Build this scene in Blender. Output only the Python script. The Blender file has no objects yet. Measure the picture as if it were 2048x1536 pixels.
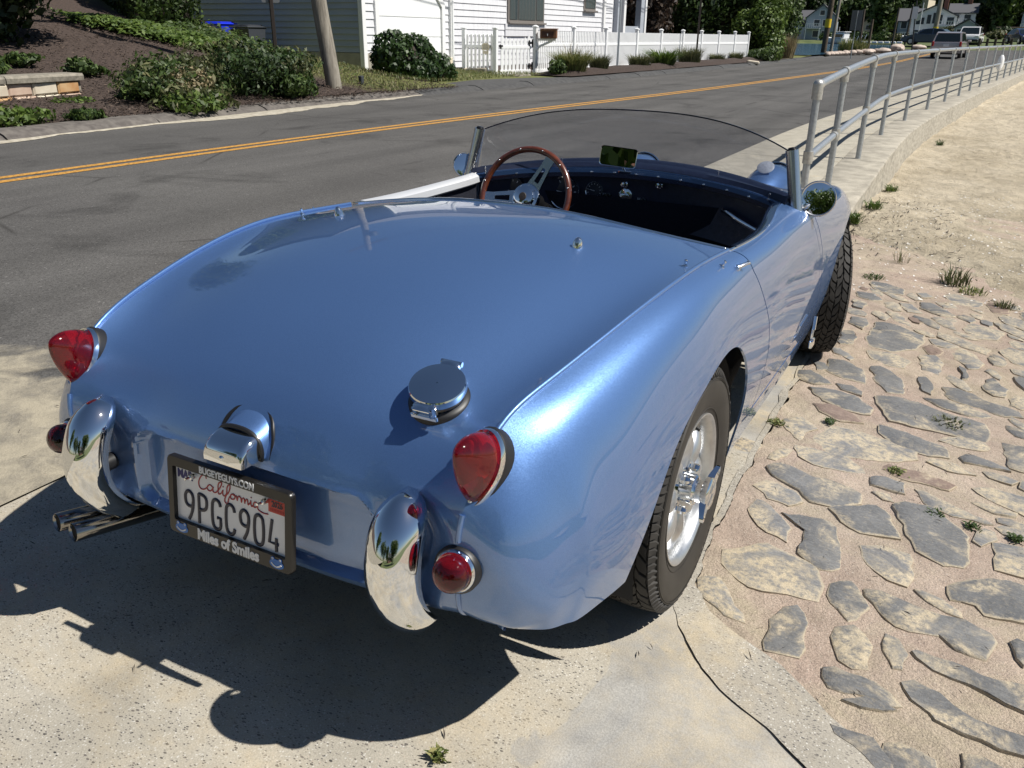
import bpy, bmesh, math, random
import numpy as np
from mathutils import Vector, Matrix, Quaternion

# ------------------------------------------------------------------ camera, sky, sun
scn = bpy.context.scene
COL = scn.collection
YAW, PITCH, ROLL = 0.48980, math.radians(22.9), math.radians(0.7)
def cam_axes(yaw, pitch, roll):
    f = Vector((-math.sin(yaw)*math.cos(pitch), math.cos(yaw)*math.cos(pitch), -math.sin(pitch)))
    r = Vector((math.cos(yaw), math.sin(yaw), 0)); u = r.cross(f)
    c, s = math.cos(roll), math.sin(roll)
    return c*r + s*u, -s*r + c*u, f
CAMPOS = Vector((1.073, -1.617, 1.221))
cd = bpy.data.cameras.new('camera'); cam = bpy.data.objects.new('camera', cd); COL.objects.link(cam)
_r, _u, _f = cam_axes(YAW, PITCH, ROLL)
cam.matrix_world = Matrix(((_r.x, _u.x, -_f.x, CAMPOS.x), (_r.y, _u.y, -_f.y, CAMPOS.y), (_r.z, _u.z, -_f.z, CAMPOS.z), (0, 0, 0, 1)))
cd.sensor_fit = 'HORIZONTAL'; cd.sensor_width = 36.0; cd.lens = 36.0*1656/2048
cd.clip_start = 0.05; cd.clip_end = 3000
scn.camera = cam

SUN_DIR = Vector((0.26, 0.061, 0.359)).normalized()
SUN_EL = math.asin(SUN_DIR.z); SUN_AZ = math.atan2(SUN_DIR.x, SUN_DIR.y)
world = bpy.data.worlds.new('World'); scn.world = world; world.use_nodes = True
wn = world.node_tree; wn.nodes.clear()
sky = wn.nodes.new('ShaderNodeTexSky'); sky.sky_type = 'NISHITA'; sky.sun_disc = False
sky.sun_elevation = SUN_EL; sky.sun_rotation = SUN_AZ
sky.air_density = 1.0; sky.dust_density = 0.25; sky.ozone_density = 2.6
bg = wn.nodes.new('ShaderNodeBackground'); bg.inputs['Strength'].default_value = 0.05
wo = wn.nodes.new('ShaderNodeOutputWorld')
wn.links.new(sky.outputs[0], bg.inputs[0]); wn.links.new(bg.outputs[0], wo.inputs[0])
sd = bpy.data.lights.new('sun', 'SUN'); sd.energy = 5.0; sd.angle = math.radians(0.53); sd.color = (1.0, 0.955, 0.88)
sun = bpy.data.objects.new('sun', sd); COL.objects.link(sun)
sun.rotation_mode = 'QUATERNION'; sun.rotation_quaternion = (-SUN_DIR).to_track_quat('-Z', 'Y'); sun.location = SUN_DIR*30
vs = scn.view_settings; vs.view_transform = 'Standard'; vs.look = 'None'; vs.exposure = 0.3; vs.gamma = 1.0; vs.use_curve_mapping = False

# ------------------------------------------------------------------ helpers
rng = np.random.default_rng(7); random.seed(7)
def V(*a): return Vector(a)
def tag(o, label=None, cat=None, group=None, kind=None):
    if label: o['label'] = label
    if cat: o['category'] = cat
    if group: o['group'] = group
    if kind: o['kind'] = kind
    return o
def thing(name, label, cat, loc=(0, 0, 0), rotz=0.0, group=None):
    o = bpy.data.objects.new(name, None); COL.objects.link(o); o.empty_display_size = .1
    o.location = loc; o.rotation_euler = (0, 0, rotz)
    return tag(o, label, cat, group)
def link_mesh(name, me, mats, parent=None):
    o = bpy.data.objects.new(name, me); COL.objects.link(o)
    if mats is not None:
        for m in (mats if isinstance(mats, (list, tuple)) else [mats]): me.materials.append(m)
    if parent is not None: o.parent = parent
    return o
def inst(name, src, parent=None, loc=None, mat=None):
    o = bpy.data.objects.new(name, src.data); COL.objects.link(o)
    if parent is not None: o.parent = parent
    if mat is not None: o.matrix_basis = mat
    if loc is not None: o.location = loc
    return o
def copy_tree(o, parent=None):
    c = o.copy(); COL.objects.link(c); c.parent = parent
    for ch in list(o.children): copy_tree(ch, c)
    return c
def frame(o, x, y=None, z=None):
    """matrix with columns x,y,z at origin o"""
    return Matrix(((x[0], y[0], z[0], o[0]), (x[1], y[1], z[1], o[1]), (x[2], y[2], z[2], o[2]), (0, 0, 0, 1)))
def frame_z(o, z, up=(0, 0, 1)):
    z = Vector(z).normalized(); up = Vector(up)
    x = up.cross(z)
    if x.length < 1e-4: x = Vector((1, 0, 0))
    x.normalize(); y = z.cross(x)
    return frame(o, x, y, z)
class MB:
    def __init__(s): s.v = []; s.f = []; s.mi = []
    def add(s, vs, fs, mi=0, M=None):
        b = len(s.v)
        if M is not None: vs = [M @ Vector(p) for p in vs]
        s.v += [tuple(p) for p in vs]; s.f += [tuple(i+b for i in f) for f in fs]; s.mi += [mi]*len(fs)
        return s
    def box(s, c, d, M=None, mi=0):
        x, y, z = c; a, b, h = d[0]/2, d[1]/2, d[2]/2
        vs = [(x+i*a, y+j*b, z+k*h) for k in (-1, 1) for j in (-1, 1) for i in (-1, 1)]
        return s.add(vs, [(0, 2, 3, 1), (4, 5, 7, 6), (0, 1, 5, 4), (2, 6, 7, 3), (0, 4, 6, 2), (1, 3, 7, 5)], mi, M)
    def bbox(s, c, d, bv, M=None, mi=0):
        """box with chamfered vertical+horizontal edges (three stacked rings)"""
        x, y, z = c; a, b, h = d[0]/2, d[1]/2, d[2]/2
        def ring(ax, by, zz):
            ch = min(bv, ax*.9, by*.9)
            return [(x-ax+ch, y-by, zz), (x+ax-ch, y-by, zz), (x+ax, y-by+ch, zz), (x+ax, y+by-ch, zz), (x+ax-ch, y+by, zz), (x-ax+ch, y+by, zz), (x-ax, y+by-ch, zz), (x-ax, y-by+ch, zz)]
        R = ring(a-bv, b-bv, z-h)+ring(a, b, z-h+bv)+ring(a, b, z+h-bv)+ring(a-bv, b-bv, z+h)
        fs = [tuple(range(7, -1, -1)), tuple(range(24, 32))]
        for r in range(3):
            for i in range(8): fs.append((r*8+i, r*8+(i+1) % 8, r*8+8+(i+1) % 8, r*8+8+i))
        return s.add(R, fs, mi, M)
    def loft(s, rings, closed=True, cap0=True, cap1=True, mi=0, M=None):
        n = len(rings[0]); vs = [p for r in rings for p in r]; fs = []
        for r in range(len(rings)-1):
            for i in range(n if closed else n-1):
                j = (i+1) % n
                fs.append((r*n+i, r*n+j, (r+1)*n+j, (r+1)*n+i))
        if cap0: fs.append(tuple(range(n-1, -1, -1)))
        if cap1: fs.append(tuple(range((len(rings)-1)*n, len(rings)*n)))
        return s.add(vs, fs, mi, M)
    def tube(s, pts, r, n=10, closed=False, caps=True, mi=0, M=None, flat=None):
        pts = [Vector(p) for p in pts]; N = len(pts); rs = [float(q) for q in r] if isinstance(r, (list, tuple)) else [float(r)]*N
        T = []
        for i in range(N):
            if closed: t = pts[(i+1) % N]-pts[i-1]
            else: t = pts[min(i+1, N-1)]-pts[max(i-1, 0)]
            T.append(t.normalized())
        up = Vector((0, 0, 1)) if abs(T[0].z) < .9 else Vector((1, 0, 0))
        x = T[0].cross(up).normalized(); rings = []
        for i in range(N):
            x = (x-T[i]*x.dot(T[i])).normalized(); y = T[i].cross(x)
            fy = flat if flat else 1.0
            rings.append([pts[i]+rs[i]*(math.cos(2*math.pi*k/n)*x+fy*math.sin(2*math.pi*k/n)*y) for k in range(n)])
        if closed: rings.append(rings[0])
        return s.loft(rings, True, caps and not closed, caps and not closed, mi, M)
    def lathe(s, prof, M=None, n=32, mi=0, cap0=False, cap1=False):
        """prof [(r,h)] about local z"""
        rings = [[(r*math.cos(2*math.pi*k/n), r*math.sin(2*math.pi*k/n), h) for k in range(n)] for r, h in prof]
        return s.loft(rings, True, cap0, cap1, mi, M)
    def sphere(s, c, r, n=16, m=10, M=None, mi=0):
        r = r if isinstance(r, (list, tuple)) else (r, r, r)
        rings = []
        for i in range(1, m):
            a = math.pi*i/m
            rings.append([(c[0]+r[0]*math.sin(a)*math.cos(2*math.pi*k/n), c[1]+r[1]*math.sin(a)*math.sin(2*math.pi*k/n), c[2]-r[2]*math.cos(a)) for k in range(n)])
        return s.loft(rings, True, True, True, mi, M)
    def prism(s, poly, vec, mi=0, M=None):
        a = [Vector(p) for p in poly]; b = [p+Vector(vec) for p in a]
        return s.loft([a, b], True, True, True, mi, M)
    def build(s, name, mats, parent=None, smooth=35, fix=True):
        me = bpy.data.meshes.new(name); me.from_pydata(s.v, [], s.f)
        if any(s.mi): me.polygons.foreach_set('material_index', s.mi)
        if fix:
            bm = bmesh.new(); bm.from_mesh(me); bmesh.ops.recalc_face_normals(bm, faces=bm.faces); bm.to_mesh(me); bm.free()
        if smooth:
            me.shade_smooth(); me.set_sharp_from_angle(angle=math.radians(smooth))
        me.update()
        return link_mesh(name, me, mats, parent)
def quads_mesh(name, Q, mat, parent=None, tri=False):
    """Q: (N,4,3) array -> one mesh of N separate quads"""
    N, k = Q.shape[0], Q.shape[1]
    me = bpy.data.meshes.new(name)
    me.vertices.add(N*k); me.vertices.foreach_set('co', np.ascontiguousarray(Q, dtype=np.float32).reshape(-1))
    me.loops.add(N*k); me.loops.foreach_set('vertex_index', np.arange(N*k, dtype=np.int32))
    me.polygons.add(N); me.polygons.foreach_set('loop_start', np.arange(0, N*k, k, dtype=np.int32))
    me.update(calc_edges=True); me.validate()
    return link_mesh(name, me, mat, parent)
def grid_mesh(name, P, mats, parent=None, mi=None, smooth=True, flip=False):
    """P (nu,nv,3)"""
    nu, nv = P.shape[:2]; me = bpy.data.meshes.new(name)
    i = np.arange(nu-1)[:, None]*nv+np.arange(nv-1)[None, :]
    F = np.stack([i, i+1, i+nv+1, i+nv], -1).reshape(-1, 4)
    if flip: F = F[:, ::-1]
    me.vertices.add(nu*nv); me.vertices.foreach_set('co', np.ascontiguousarray(P, dtype=np.float32).reshape(-1))
    me.loops.add(F.size); me.loops.foreach_set('vertex_index', np.ascontiguousarray(F, dtype=np.int32).reshape(-1))
    me.polygons.add(len(F)); me.polygons.foreach_set('loop_start', np.arange(0, F.size, 4, dtype=np.int32))
    me.update(calc_edges=True)
    if smooth: me.shade_smooth()
    if mi is not None: me.polygons.foreach_set('material_index', np.asarray(mi, dtype=np.int32))
    return link_mesh(name, me, mats, parent)
def ss(a, b, x):
    t = np.clip((np.asarray(x, float)-a)/(b-a), 0, 1); return t*t*(3-2*t)
def vnoise(x, y, seed=0):
    """cheap smooth value noise, arrays ok"""
    x = np.asarray(x, float); y = np.asarray(y, float)
    def h(i, j): 
        n = np.sin(i*127.1+j*311.7+seed*74.7)*43758.5453
        return n-np.floor(n)
    xi, yi = np.floor(x), np.floor(y); fx, fy = x-xi, y-yi
    fx = fx*fx*(3-2*fx); fy = fy*fy*(3-2*fy)
    return (h(xi, yi)*(1-fx)+h(xi+1, yi)*fx)*(1-fy)+(h(xi, yi+1)*(1-fx)+h(xi+1, yi+1)*fx)*fy
def fbm(x, y, seed=0, o=4):
    s = 0; a = .5
    for k in range(o): s = s+a*vnoise(x*2**k, y*2**k, seed+k*13); a *= .5
    return s

# ------------------------------------------------------------------ materials
class NT:
    def __init__(s, name):
        s.m = bpy.data.materials.new(name); s.m.use_nodes = True; s.t = s.m.node_tree; s.t.nodes.clear()
        s.out = s.n('OutputMaterial'); s.b = s.n('BsdfPrincipled'); s.l(s.b.outputs[0], s.out.inputs[0]); s._co = None
    def n(s, k, **kw):
        x = s.t.nodes.new('ShaderNode'+k)
        for a, b in kw.items(): setattr(x, a, b)
        return x
    def l(s, a, b): s.t.links.new(a, b)
    def set(s, **kw):
        for k, v in kw.items():
            i = s.b.inputs[k.replace('_', ' ')]
            if hasattr(v, 'is_output'): s.l(v, i)
            else: i.default_value = (*v, 1) if i.type == 'RGBA' and len(v) == 3 else v
        return s
    def co(s, world=False, scale=None):
        if world: o = s.n('NewGeometry').outputs['Position']
        else: o = s.n('TexCoord').outputs['Object']
        if scale:
            mp = s.n('Mapping'); mp.inputs['Scale'].default_value = scale; s.l(o, mp.inputs[0]); o = mp.outputs[0]
        return o
    def noise(s, co, sc, det=4, rough=.55, dist=0):
        x = s.n('TexNoise'); s.l(co, x.inputs['Vector']); x.inputs['Scale'].default_value = sc; x.inputs['Detail'].default_value = det
        x.inputs['Roughness'].default_value = rough; x.inputs['Distortion'].default_value = dist
        return x.outputs['Fac']
    def voro(s, co, sc, feat='F1', rnd=1.0):
        x = s.n('TexVoronoi', feature=feat); s.l(co, x.inputs['Vector']); x.inputs['Scale'].default_value = sc; x.inputs['Randomness'].default_value = rnd
        return x
    def ramp(s, fac, stops, interp='LINEAR'):
        x = s.n('ValToRGB'); x.color_ramp.interpolation = interp; e = x.color_ramp.elements
        while len(e) < len(stops): e.new(.5)
        for i, (p, c) in enumerate(stops):
            e[i].position = p; e[i].color = (*c, 1) if isinstance(c, tuple) else (c, c, c, 1)
        s.l(fac, x.inputs[0]); return x.outputs[0]
    def mix(s, fac, a, b, mode='MIX'):
        x = s.n('Mix', data_type='RGBA', blend_type=mode)
        for k, v in ((0, fac), (6, a), (7, b)):
            if hasattr(v, 'is_output'): s.l(v, x.inputs[k])
            else: x.inputs[k].default_value = (*v, 1) if isinstance(v, tuple) and len(v) == 3 else v
        return x.outputs[2]
    def math(s, op, a, b=None, clamp=False):
        x = s.n('Math', operation=op, use_clamp=clamp)
        for k, v in ((0, a), (1, b)):
            if v is None: continue
            if hasattr(v, 'is_output'): s.l(v, x.inputs[k])
            else: x.inputs[k].default_value = v
        return x.outputs[0]
    def bump(s, h, strength=.3, dist=.01):
        x = s.n('Bump'); x.inputs['Strength'].default_value = strength; x.inputs['Distance'].default_value = dist
        s.l(h, x.inputs['Height']); s.l(x.outputs[0], s.b.inputs['Normal']); return s
    def sep(s, co):
        x = s.n('SeparateXYZ'); s.l(co, x.inputs[0]); return x.outputs
def mat(name, col, rough=.5, metal=0.0, coat=0.0, **kw):
    t = NT(name); t.set(Base_Color=col, Roughness=rough, Metallic=metal, Coat_Weight=coat, **kw); return t.m
def nmat(name, c0, c1, sc, rough=.7, bump=0.0, world=False, det=5, stretch=None, bs=None, lo=.35, hi=.65, metal=0.0):
    t = NT(name); co = t.co(world, stretch); f = t.noise(co, sc, det)
    t.set(Base_Color=t.ramp(f, [(lo, c0), (hi, c1)]), Roughness=rough, Metallic=metal)
    if bump: t.bump(f if not bs else t.noise(co, bs, 4), bump, .01)
    return t.m
def leafmat(name, stops, rough=.55):
    t = NT(name); g = t.n('NewGeometry')
    f = t.math('MULTIPLY', g.outputs['Random Per Island'], 1.0)
    c = t.ramp(f, stops); t.set(Base_Color=c, Roughness=rough)
    tr = t.n('BsdfTranslucent'); t.l(c, tr.inputs[0]); mx = t.n('MixShader'); mx.inputs[0].default_value = .28
    t.l(t.b.outputs[0], mx.inputs[1]); t.l(tr.outputs[0], mx.inputs[2]); t.l(mx.outputs[0], t.out.inputs[0])
    return t.m
MT = {}
def build_materials():
    # car paint: metallic base with fine flake, clear coat
    t = NT('car_paint_blue'); co = t.co(); f = t.voro(co, 900).outputs['Color']
    hue = t.ramp(t.noise(co, 700, 2), [(.3, (.100, .202, .44)), (.7, (.122, .238, .50))])
    t.set(Base_Color=hue, Metallic=.68, Roughness=.42, Coat_Weight=1.0, Coat_Roughness=.02, Coat_IOR=1.85)
    nm = t.n('NormalMap'); nm.inputs['Strength'].default_value = .04; t.l(f, nm.inputs['Color']); t.l(nm.outputs[0], t.b.inputs['Normal'])
    MT['paint'] = t.m
    MT['chrome'] = mat('polished_chrome', (.82, .83, .84), .035, 1.0)
    MT['chrome_d'] = mat('dark_polished_steel', (.30, .285, .265), .10, 1.0)
    MT['alu'] = nmat('cast_aluminium', (.55, .56, .57), (.68, .69, .70), 30, .34, .05, metal=.9)
    MT['alu_b'] = mat('brushed_aluminium', (.66, .67, .68), .25, 1.0)
    MT['alu_c'] = mat('pale_satin_aluminium', (.78, .79, .80), .45, .6)
    MT['black'] = mat('black_rubber', (.012, .012, .013), .45)
    MT['blackgl'] = mat('black_gloss', (.01, .01, .011), .18)
    t = NT('tyre_rubber'); co = t.co(); f = t.noise(co, 18, 5)
    t.set(Base_Color=t.ramp(f, [(.3, (.018, .017, .016)), (.7, (.042, .038, .034))]), Roughness=.72); t.bump(t.noise(co, 160, 3), .15, .002); MT['tyre'] = t.m
    t = NT('tyre_sidewall'); co = t.co(); f = t.noise(co, 14, 5)
    t.set(Base_Color=t.ramp(f, [(.3, (.022, .019, .016)), (.7, (.034, .030, .025))]), Roughness=.62); t.bump(t.noise(co, 160, 3), .1, .002); MT['sidewall'] = t.m
    MT['navy'] = nmat('navy_vinyl', (.006, .010, .028), (.010, .016, .042), 60, .42, .1)
    MT['navygl'] = mat('navy_paint', (.012, .03, .075), .25, .3, 1.0)
    MT['carpet'] = nmat('navy_carpet', (.004, .005, .012), (.008, .010, .022), 200, .95, .4)
    MT['under'] = mat('underbody_black', (.012, .012, .014), .8)
    t = NT('varnished_wood'); co = t.co(False, (1, 1, 1)); f = t.noise(co, 30, 6, .6, 2.0)
    t.set(Base_Color=t.ramp(f, [(.3, (.06, .014, .006)), (.7, (.16, .04, .014))]), Roughness=.3, Coat_Weight=1.0, Coat_Roughness=.05); MT['wood'] = t.m
    # red lenses
    t = NT('red_lens'); t.set(Base_Color=(.50, .006, .016), Roughness=.04, IOR=1.46, Transmission_Weight=.90, Coat_Weight=.5, Coat_Roughness=.02); MT['red'] = t.m
    t = NT('dark_red_lens'); t.set(Base_Color=(.38, .006, .016), Roughness=.03, IOR=1.46, Transmission_Weight=1.0, Coat_Weight=.3, Coat_Roughness=.02)
    t.bump(t.voro(t.co(), 150).outputs['Distance'], .12, .002); MT['dred'] = t.m
    # perspex
    t = NT('clear_acrylic'); tr = t.n('BsdfTransparent'); tr.inputs[0].default_value = (.76, .77, .80, 1)
    gl = t.n('BsdfGlossy'); gl.inputs['Roughness'].default_value = .03; lw = t.n('LayerWeight'); lw.inputs[0].default_value = .5; fr = t.math('ADD', t.math('MULTIPLY', t.math('POWER', lw.outputs['Facing'], 6.0), .55), .035)
    df = t.n('BsdfDiffuse'); df.inputs[0].default_value = (.8, .8, .8, 1)
    mx = t.n('MixShader'); t.l(fr, mx.inputs[0]); t.l(tr.outputs[0], mx.inputs[1]); t.l(gl.outputs[0], mx.inputs[2])
    sc = t.ramp(t.noise(t.co(False, (1, 1, 2.5)), 9, 5, .6, 1.5), [(.45, .085), (.8, .24)]); m2 = t.n('MixShader'); t.l(sc, m2.inputs[0])  # white diffuse noise puts haze and reflection streaks, plus scratches, into the acrylic
    t.l(mx.outputs[0], m2.inputs[1]); t.l(df.outputs[0], m2.inputs[2]); t.l(m2.outputs[0], t.out.inputs[0]); MT['acrylic'] = t.m
    MT['mirror'] = mat('mirror_glass', (.88, .9, .92), .005, 1.0)
    MT['gauge'] = mat('gauge_face', (.01, .014, .03), .3)
    MT['white'] = mat('white_paint', (.78, .79, .80), .45)
    MT['plate'] = mat('plate_white', (.74, .75, .78), .3, 0, .3)
    MT['ink'] = mat('plate_ink', (.012, .014, .035), .35)
    MT['redink'] = mat('plate_red_ink', (.35, .012, .02), .4)
    MT['navyink'] = mat('plate_navy_ink', (.03, .03, .16), .4)
    MT['sticker'] = mat('sticker_red', (.5, .045, .03), .45)
    MT['frame_blk'] = mat('plate_frame_black', (.011, .010, .009), .3)
    MT['silver_ink'] = mat('silver_lettering', (.72, .73, .75), .45)
    MT['blue_ink'] = mat('blue_emblem', (.03, .16, .50), .4)
    MT['leather'] = mat('tan_trim', (.05, .04, .035), .6)
    # asphalt with drifted sand by the apron
    t = NT('road_asphalt'); p = t.co(True); xyz = t.sep(p)
    big = t.noise(p, .5, 5); fine = t.noise(p, 160, 3, .7); vor = t.voro(p, 120)
    spk = t.ramp(vor.outputs['Color'], [(.0, .55), (.55, 1.0), (.9, 1.1), (1.0, 2.6)])
    base = t.ramp(big, [(.3, (.086, .083, .080)), (.7, (.112, .108, .103))])
    c = t.mix(1.0, base, spk, 'MULTIPLY'); c = t.mix(1.0, c, t.ramp(fine, [(.3, .72), (.7, 1.3)]), 'MULTIPLY')
    trk = t.noise(t.co(True, (1.5, .05, 1)), 1.0, 4); c = t.mix(1.0, c, t.ramp(trk, [(.35, .84), (.62, 1.12)]), 'MULTIPLY')
    stn = t.ramp(t.noise(p, .9, 6, .65, .6), [(.54, 1.0), (.66, .66)]); c = t.mix(1.0, c, stn, 'MULTIPLY')
    ck = t.n('TexVoronoi', feature='DISTANCE_TO_EDGE'); wob = t.mix(.12, p, t.n('TexNoise').outputs['Color']); t.l(wob, ck.inputs['Vector']); ck.inputs['Scale'].default_value = .42
    ckm = t.math('MULTIPLY', t.ramp(ck.outputs['Distance'], [(.0, 1.0), (.010, 0.0)]), t.ramp(t.noise(p, .7, 3), [(.46, 0.0), (.55, .75)])); c = t.mix(ckm, c, (.035, .033, .031))
    # sand: near the apron (y below ~0.25) and along the far gutter is separate geometry
    sy = t.math('ADD', xyz['Y'], t.math('MULTIPLY', t.math('SUBTRACT', t.noise(p, 3.2, 6, .62, .7), .5), 1.7))
    sx = t.math('MULTIPLY', t.math('ADD', xyz['X'], 2.4), .10)
    sd_ = t.math('SUBTRACT', t.math('ADD', .26, sx), sy)
    m = t.ramp(sd_, [(.0, .0), (.32, 1.0)]); grain = t.noise(p, 320, 2)
    sand = t.mix(t.noise(p, 6, 5), (.34, .30, .225), (.46, .41, .31)); sand = t.mix(1.0, sand, t.ramp(grain, [(.3, .78), (.7, 1.15)]), 'MULTIPLY')
    m2 = t.math('MULTIPLY', m, t.ramp(t.noise(p, 7, 6, .7, .4), [(.30, .25), (.62, .92)]))
    c = t.mix(m2, c, sand); t.set(Base_Color=c, Roughness=.9, Specular_IOR_Level=.25); t.bump(t.math('ADD', vor.outputs['Distance'], fine), .35, .004); MT['asphalt'] = t.m
    # yellow paint, slightly worn
    t = NT('yellow_road_paint'); p = t.co(True); w = t.ramp(t.noise(p, 34, 6, .75), [(.38, .38), (.56, 1.0)])
    t.set(Base_Color=t.mix(1.0, (.58, .30, .06), w, 'MULTIPLY'), Roughness=.8); t.bump(t.noise(p, 160, 3), .3, .003); MT['yellow'] = t.m
    # apron concrete with aggregate chips, sand dust
    def concrete(name, chips=1.0, sandamt=.45, grey=((.33, .325, .31), (.43, .415, .385)), chipcol=((.05, .05, .055), (.16, .155, .15)), patch=False):
        t = NT(name); p = t.co(True); cs = t.n('Mapping'); cs.inputs['Scale'].default_value = (1, 1.9, 1); cs.inputs['Rotation'].default_value = (0, 0, .5)
        wob = t.mix(.035, p, t.n('TexNoise').outputs['Color']); t.l(wob, cs.inputs[0]); q = cs.outputs[0]
        v1 = t.voro(q, 78); v2 = t.voro(q, 150); v3 = t.voro(p, 230)
        def chip(v, thr, r):
            sel = t.math('GREATER_THAN', t.sep(v.outputs['Color'])['X'], thr); near = t.math('LESS_THAN', v.outputs['Distance'], r); return t.math('MULTIPLY', sel, near)
        k1 = chip(v1, 1-.13*chips, .31); k2 = chip(v2, 1-.27*chips, .37); k3 = chip(v3, .86, .4)
        base = t.mix(t.noise(p, 2.2, 6), grey[0], grey[1]); base = t.mix(1.0, base, t.ramp(t.noise(p, 300, 2), [(.3, .8), (.7, 1.16)]), 'MULTIPLY')
        c1 = t.mix(t.sep(v1.outputs['Color'])['Y'], chipcol[0], chipcol[1]); c2 = t.mix(t.sep(v2.outputs['Color'])['Y'], chipcol[0], (.24, .22, .20))
        c = t.mix(k3, base, (.56, .54, .49)); c = t.mix(k2, c, c2); c = t.mix(k1, c, c1)
        sn = t.noise(p, 1.9, 7, .66, .8); fn = t.noise(p, 26, 4, .7)
        m = t.math('MULTIPLY', t.ramp(sn, [(.62-sandamt*.3, 0.0), (.72-sandamt*.2, 1.0)]), t.ramp(fn, [(.30, .25), (.58, 1.0)]))
        sand = t.mix(t.noise(p, 9, 4), (.42, .355, .25), (.53, .455, .335)); sand = t.mix(1.0, sand, t.ramp(t.noise(p, 420, 2), [(.3, .72), (.7, 1.2)]), 'MULTIPLY')
        if patch:
            pm = t.ramp(t.math('ADD', t.noise(p, 2.3, 5, .55, .5), t.math('MULTIPLY', t.math('SUBTRACT', t.sep(p)['X'], .62), .35)), [(.53, 0.0), (.545, 1.0)]); c = t.mix(pm, c, t.mix(1.0, t.mix(t.ramp(t.noise(p, 9, 7, .68), [(.3, 0.0), (.7, 1.0)]), (.28, .275, .265), (.41, .395, .36)), t.ramp(t.noise(p, 240, 3), [(.3, .80), (.7, 1.15)]), 'MULTIPLY'))
            m = t.math('MULTIPLY', m, t.math('SUBTRACT', 1.0, t.math('MULTIPLY', pm, .25)))
        c = t.mix(t.math('MULTIPLY', m, .85), c, sand); c = t.mix(1.0, c, t.ramp(t.noise(p, 5, 6, .6), [(.3, .84), (.7, 1.1)]), 'MULTIPLY'); c = t.mix(1.0, c, t.ramp(t.noise(p, 1.3, 5, .6), [(.30, .80), (.45, 1.0)]), 'MULTIPLY'); t.set(Base_Color=c, Roughness=.92, Specular_IOR_Level=.2)
        h = t.math('ADD', t.math('MULTIPLY', t.math('ADD', k1, k2), .5), t.noise(p, 240, 3)); t.bump(h, .35, .003)
        return t.m
    MT['apron'] = concrete('apron_concrete', .95, .75, ((.36, .335, .285), (.46, .425, .355)), ((.06, .058, .056), (.20, .18, .16)), True)
    MT['strip'] = concrete('exposed_aggregate_strip', 1.25, .30, ((.30, .275, .235), (.41, .38, .32)), ((.10, .095, .09), (.24, .22, .19)))
    MT['walk'] = concrete('sidewalk_concrete', .22, .12, ((.36, .335, .275), (.45, .415, .34)), ((.2, .19, .17), (.3, .28, .25)))
    t = NT('seawall_concrete'); p = t.co(True); c = t.mix(t.noise(p, 2.5, 6), (.33, .30, .245), (.43, .395, .325))
    c = t.mix(1.0, c, t.ramp(t.noise(t.co(True, (2, 2, 8)), 3, 5), [(.35, .7), (.65, 1.1)]), 'MULTIPLY'); t.set(Base_Color=c, Roughness=.9); t.bump(t.noise(p, 40, 5), .5, .01); MT['seawall'] = t.m
    # pinkish mortar of the ramp
    t = NT('ramp_mortar'); p = t.co(True); c = t.mix(t.ramp(t.noise(p, 2.4, 6, .6), [(.35, 0.0), (.65, 1.0)]), (.42, .325, .265), (.48, .395, .315))
    k = t.voro(p, 170); sel = t.math('MULTIPLY', t.math('GREATER_THAN', t.sep(k.outputs['Color'])['X'], .72), t.math('LESS_THAN', k.outputs['Distance'], .4))
    c = t.mix(t.math('MULTIPLY', sel, .7), c, t.mix(t.sep(k.outputs['Color'])['Y'], (.22, .17, .14), (.62, .54, .45)))
    sand = t.mix(t.noise(p, 8, 4), (.40, .335, .24), (.51, .44, .33)); m = t.math('MULTIPLY', t.ramp(t.noise(p, 2.3, 7, .66, .9), [(.47, 0.0), (.62, .9)]), t.ramp(t.noise(p, 30, 4, .7), [(.3, .3), (.6, 1.0)]))
    c = t.mix(m, c, sand); c = t.mix(1.0, c, t.ramp(t.noise(p, 260, 3), [(.3, .68), (.7, 1.22)]), 'MULTIPLY'); c = t.mix(1.0, c, t.ramp(t.noise(p, 6, 6, .65), [(.3, .80), (.7, 1.12)]), 'MULTIPLY')
    t.set(Base_Color=c, Roughness=.95, Specular_IOR_Level=.15); t.bump(t.math('ADD', t.noise(p, 200, 4, .7), t.math('MULTIPLY', t.noise(p, 14, 5, .65), 3.0)), .8, .008); MT['mortar'] = t.m
    def stone(name, c0, c1, thr):
        t = NT(name); p = t.co(True); c = t.mix(t.ramp(t.noise(p, 7, 6, .6), [(.3, 0.0), (.7, 1.0)]), c0, c1)
        c = t.mix(1.0, c, t.ramp(t.noise(t.co(True, (1, 3, 1)), 60, 4, .7), [(.3, .75), (.7, 1.25)]), 'MULTIPLY')
        sand = t.mix(t.noise(p, 10, 4), (.43, .36, .245), (.53, .45, .33)); sand = t.mix(1.0, sand, t.ramp(t.noise(p, 380, 2), [(.3, .75), (.7, 1.2)]), 'MULTIPLY')
        m = t.math('MULTIPLY', t.ramp(t.noise(p, 5, 7, .68, .8), [(thr, 0.0), (thr+.13, 1.0)]), t.ramp(t.noise(p, 55, 5, .75), [(.38, .12), (.56, 1.0)]))
        dust = t.ramp(t.noise(p, 130, 4, .7), [(.55, 0.0), (.72, .35)]); m = t.math('MAXIMUM', m, dust)
        at = t.n('Attribute'); at.attribute_name = 'rim'; e = t.math('ADD', t.math('MULTIPLY', at.outputs['Fac'], 1.0), t.math('MULTIPLY', t.math('SUBTRACT', t.noise(p, 45, 5, .7), .5), 1.3)); m = t.math('MAXIMUM', m, t.ramp(e, [(.55, 0.0), (.85, .75)]))
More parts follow.
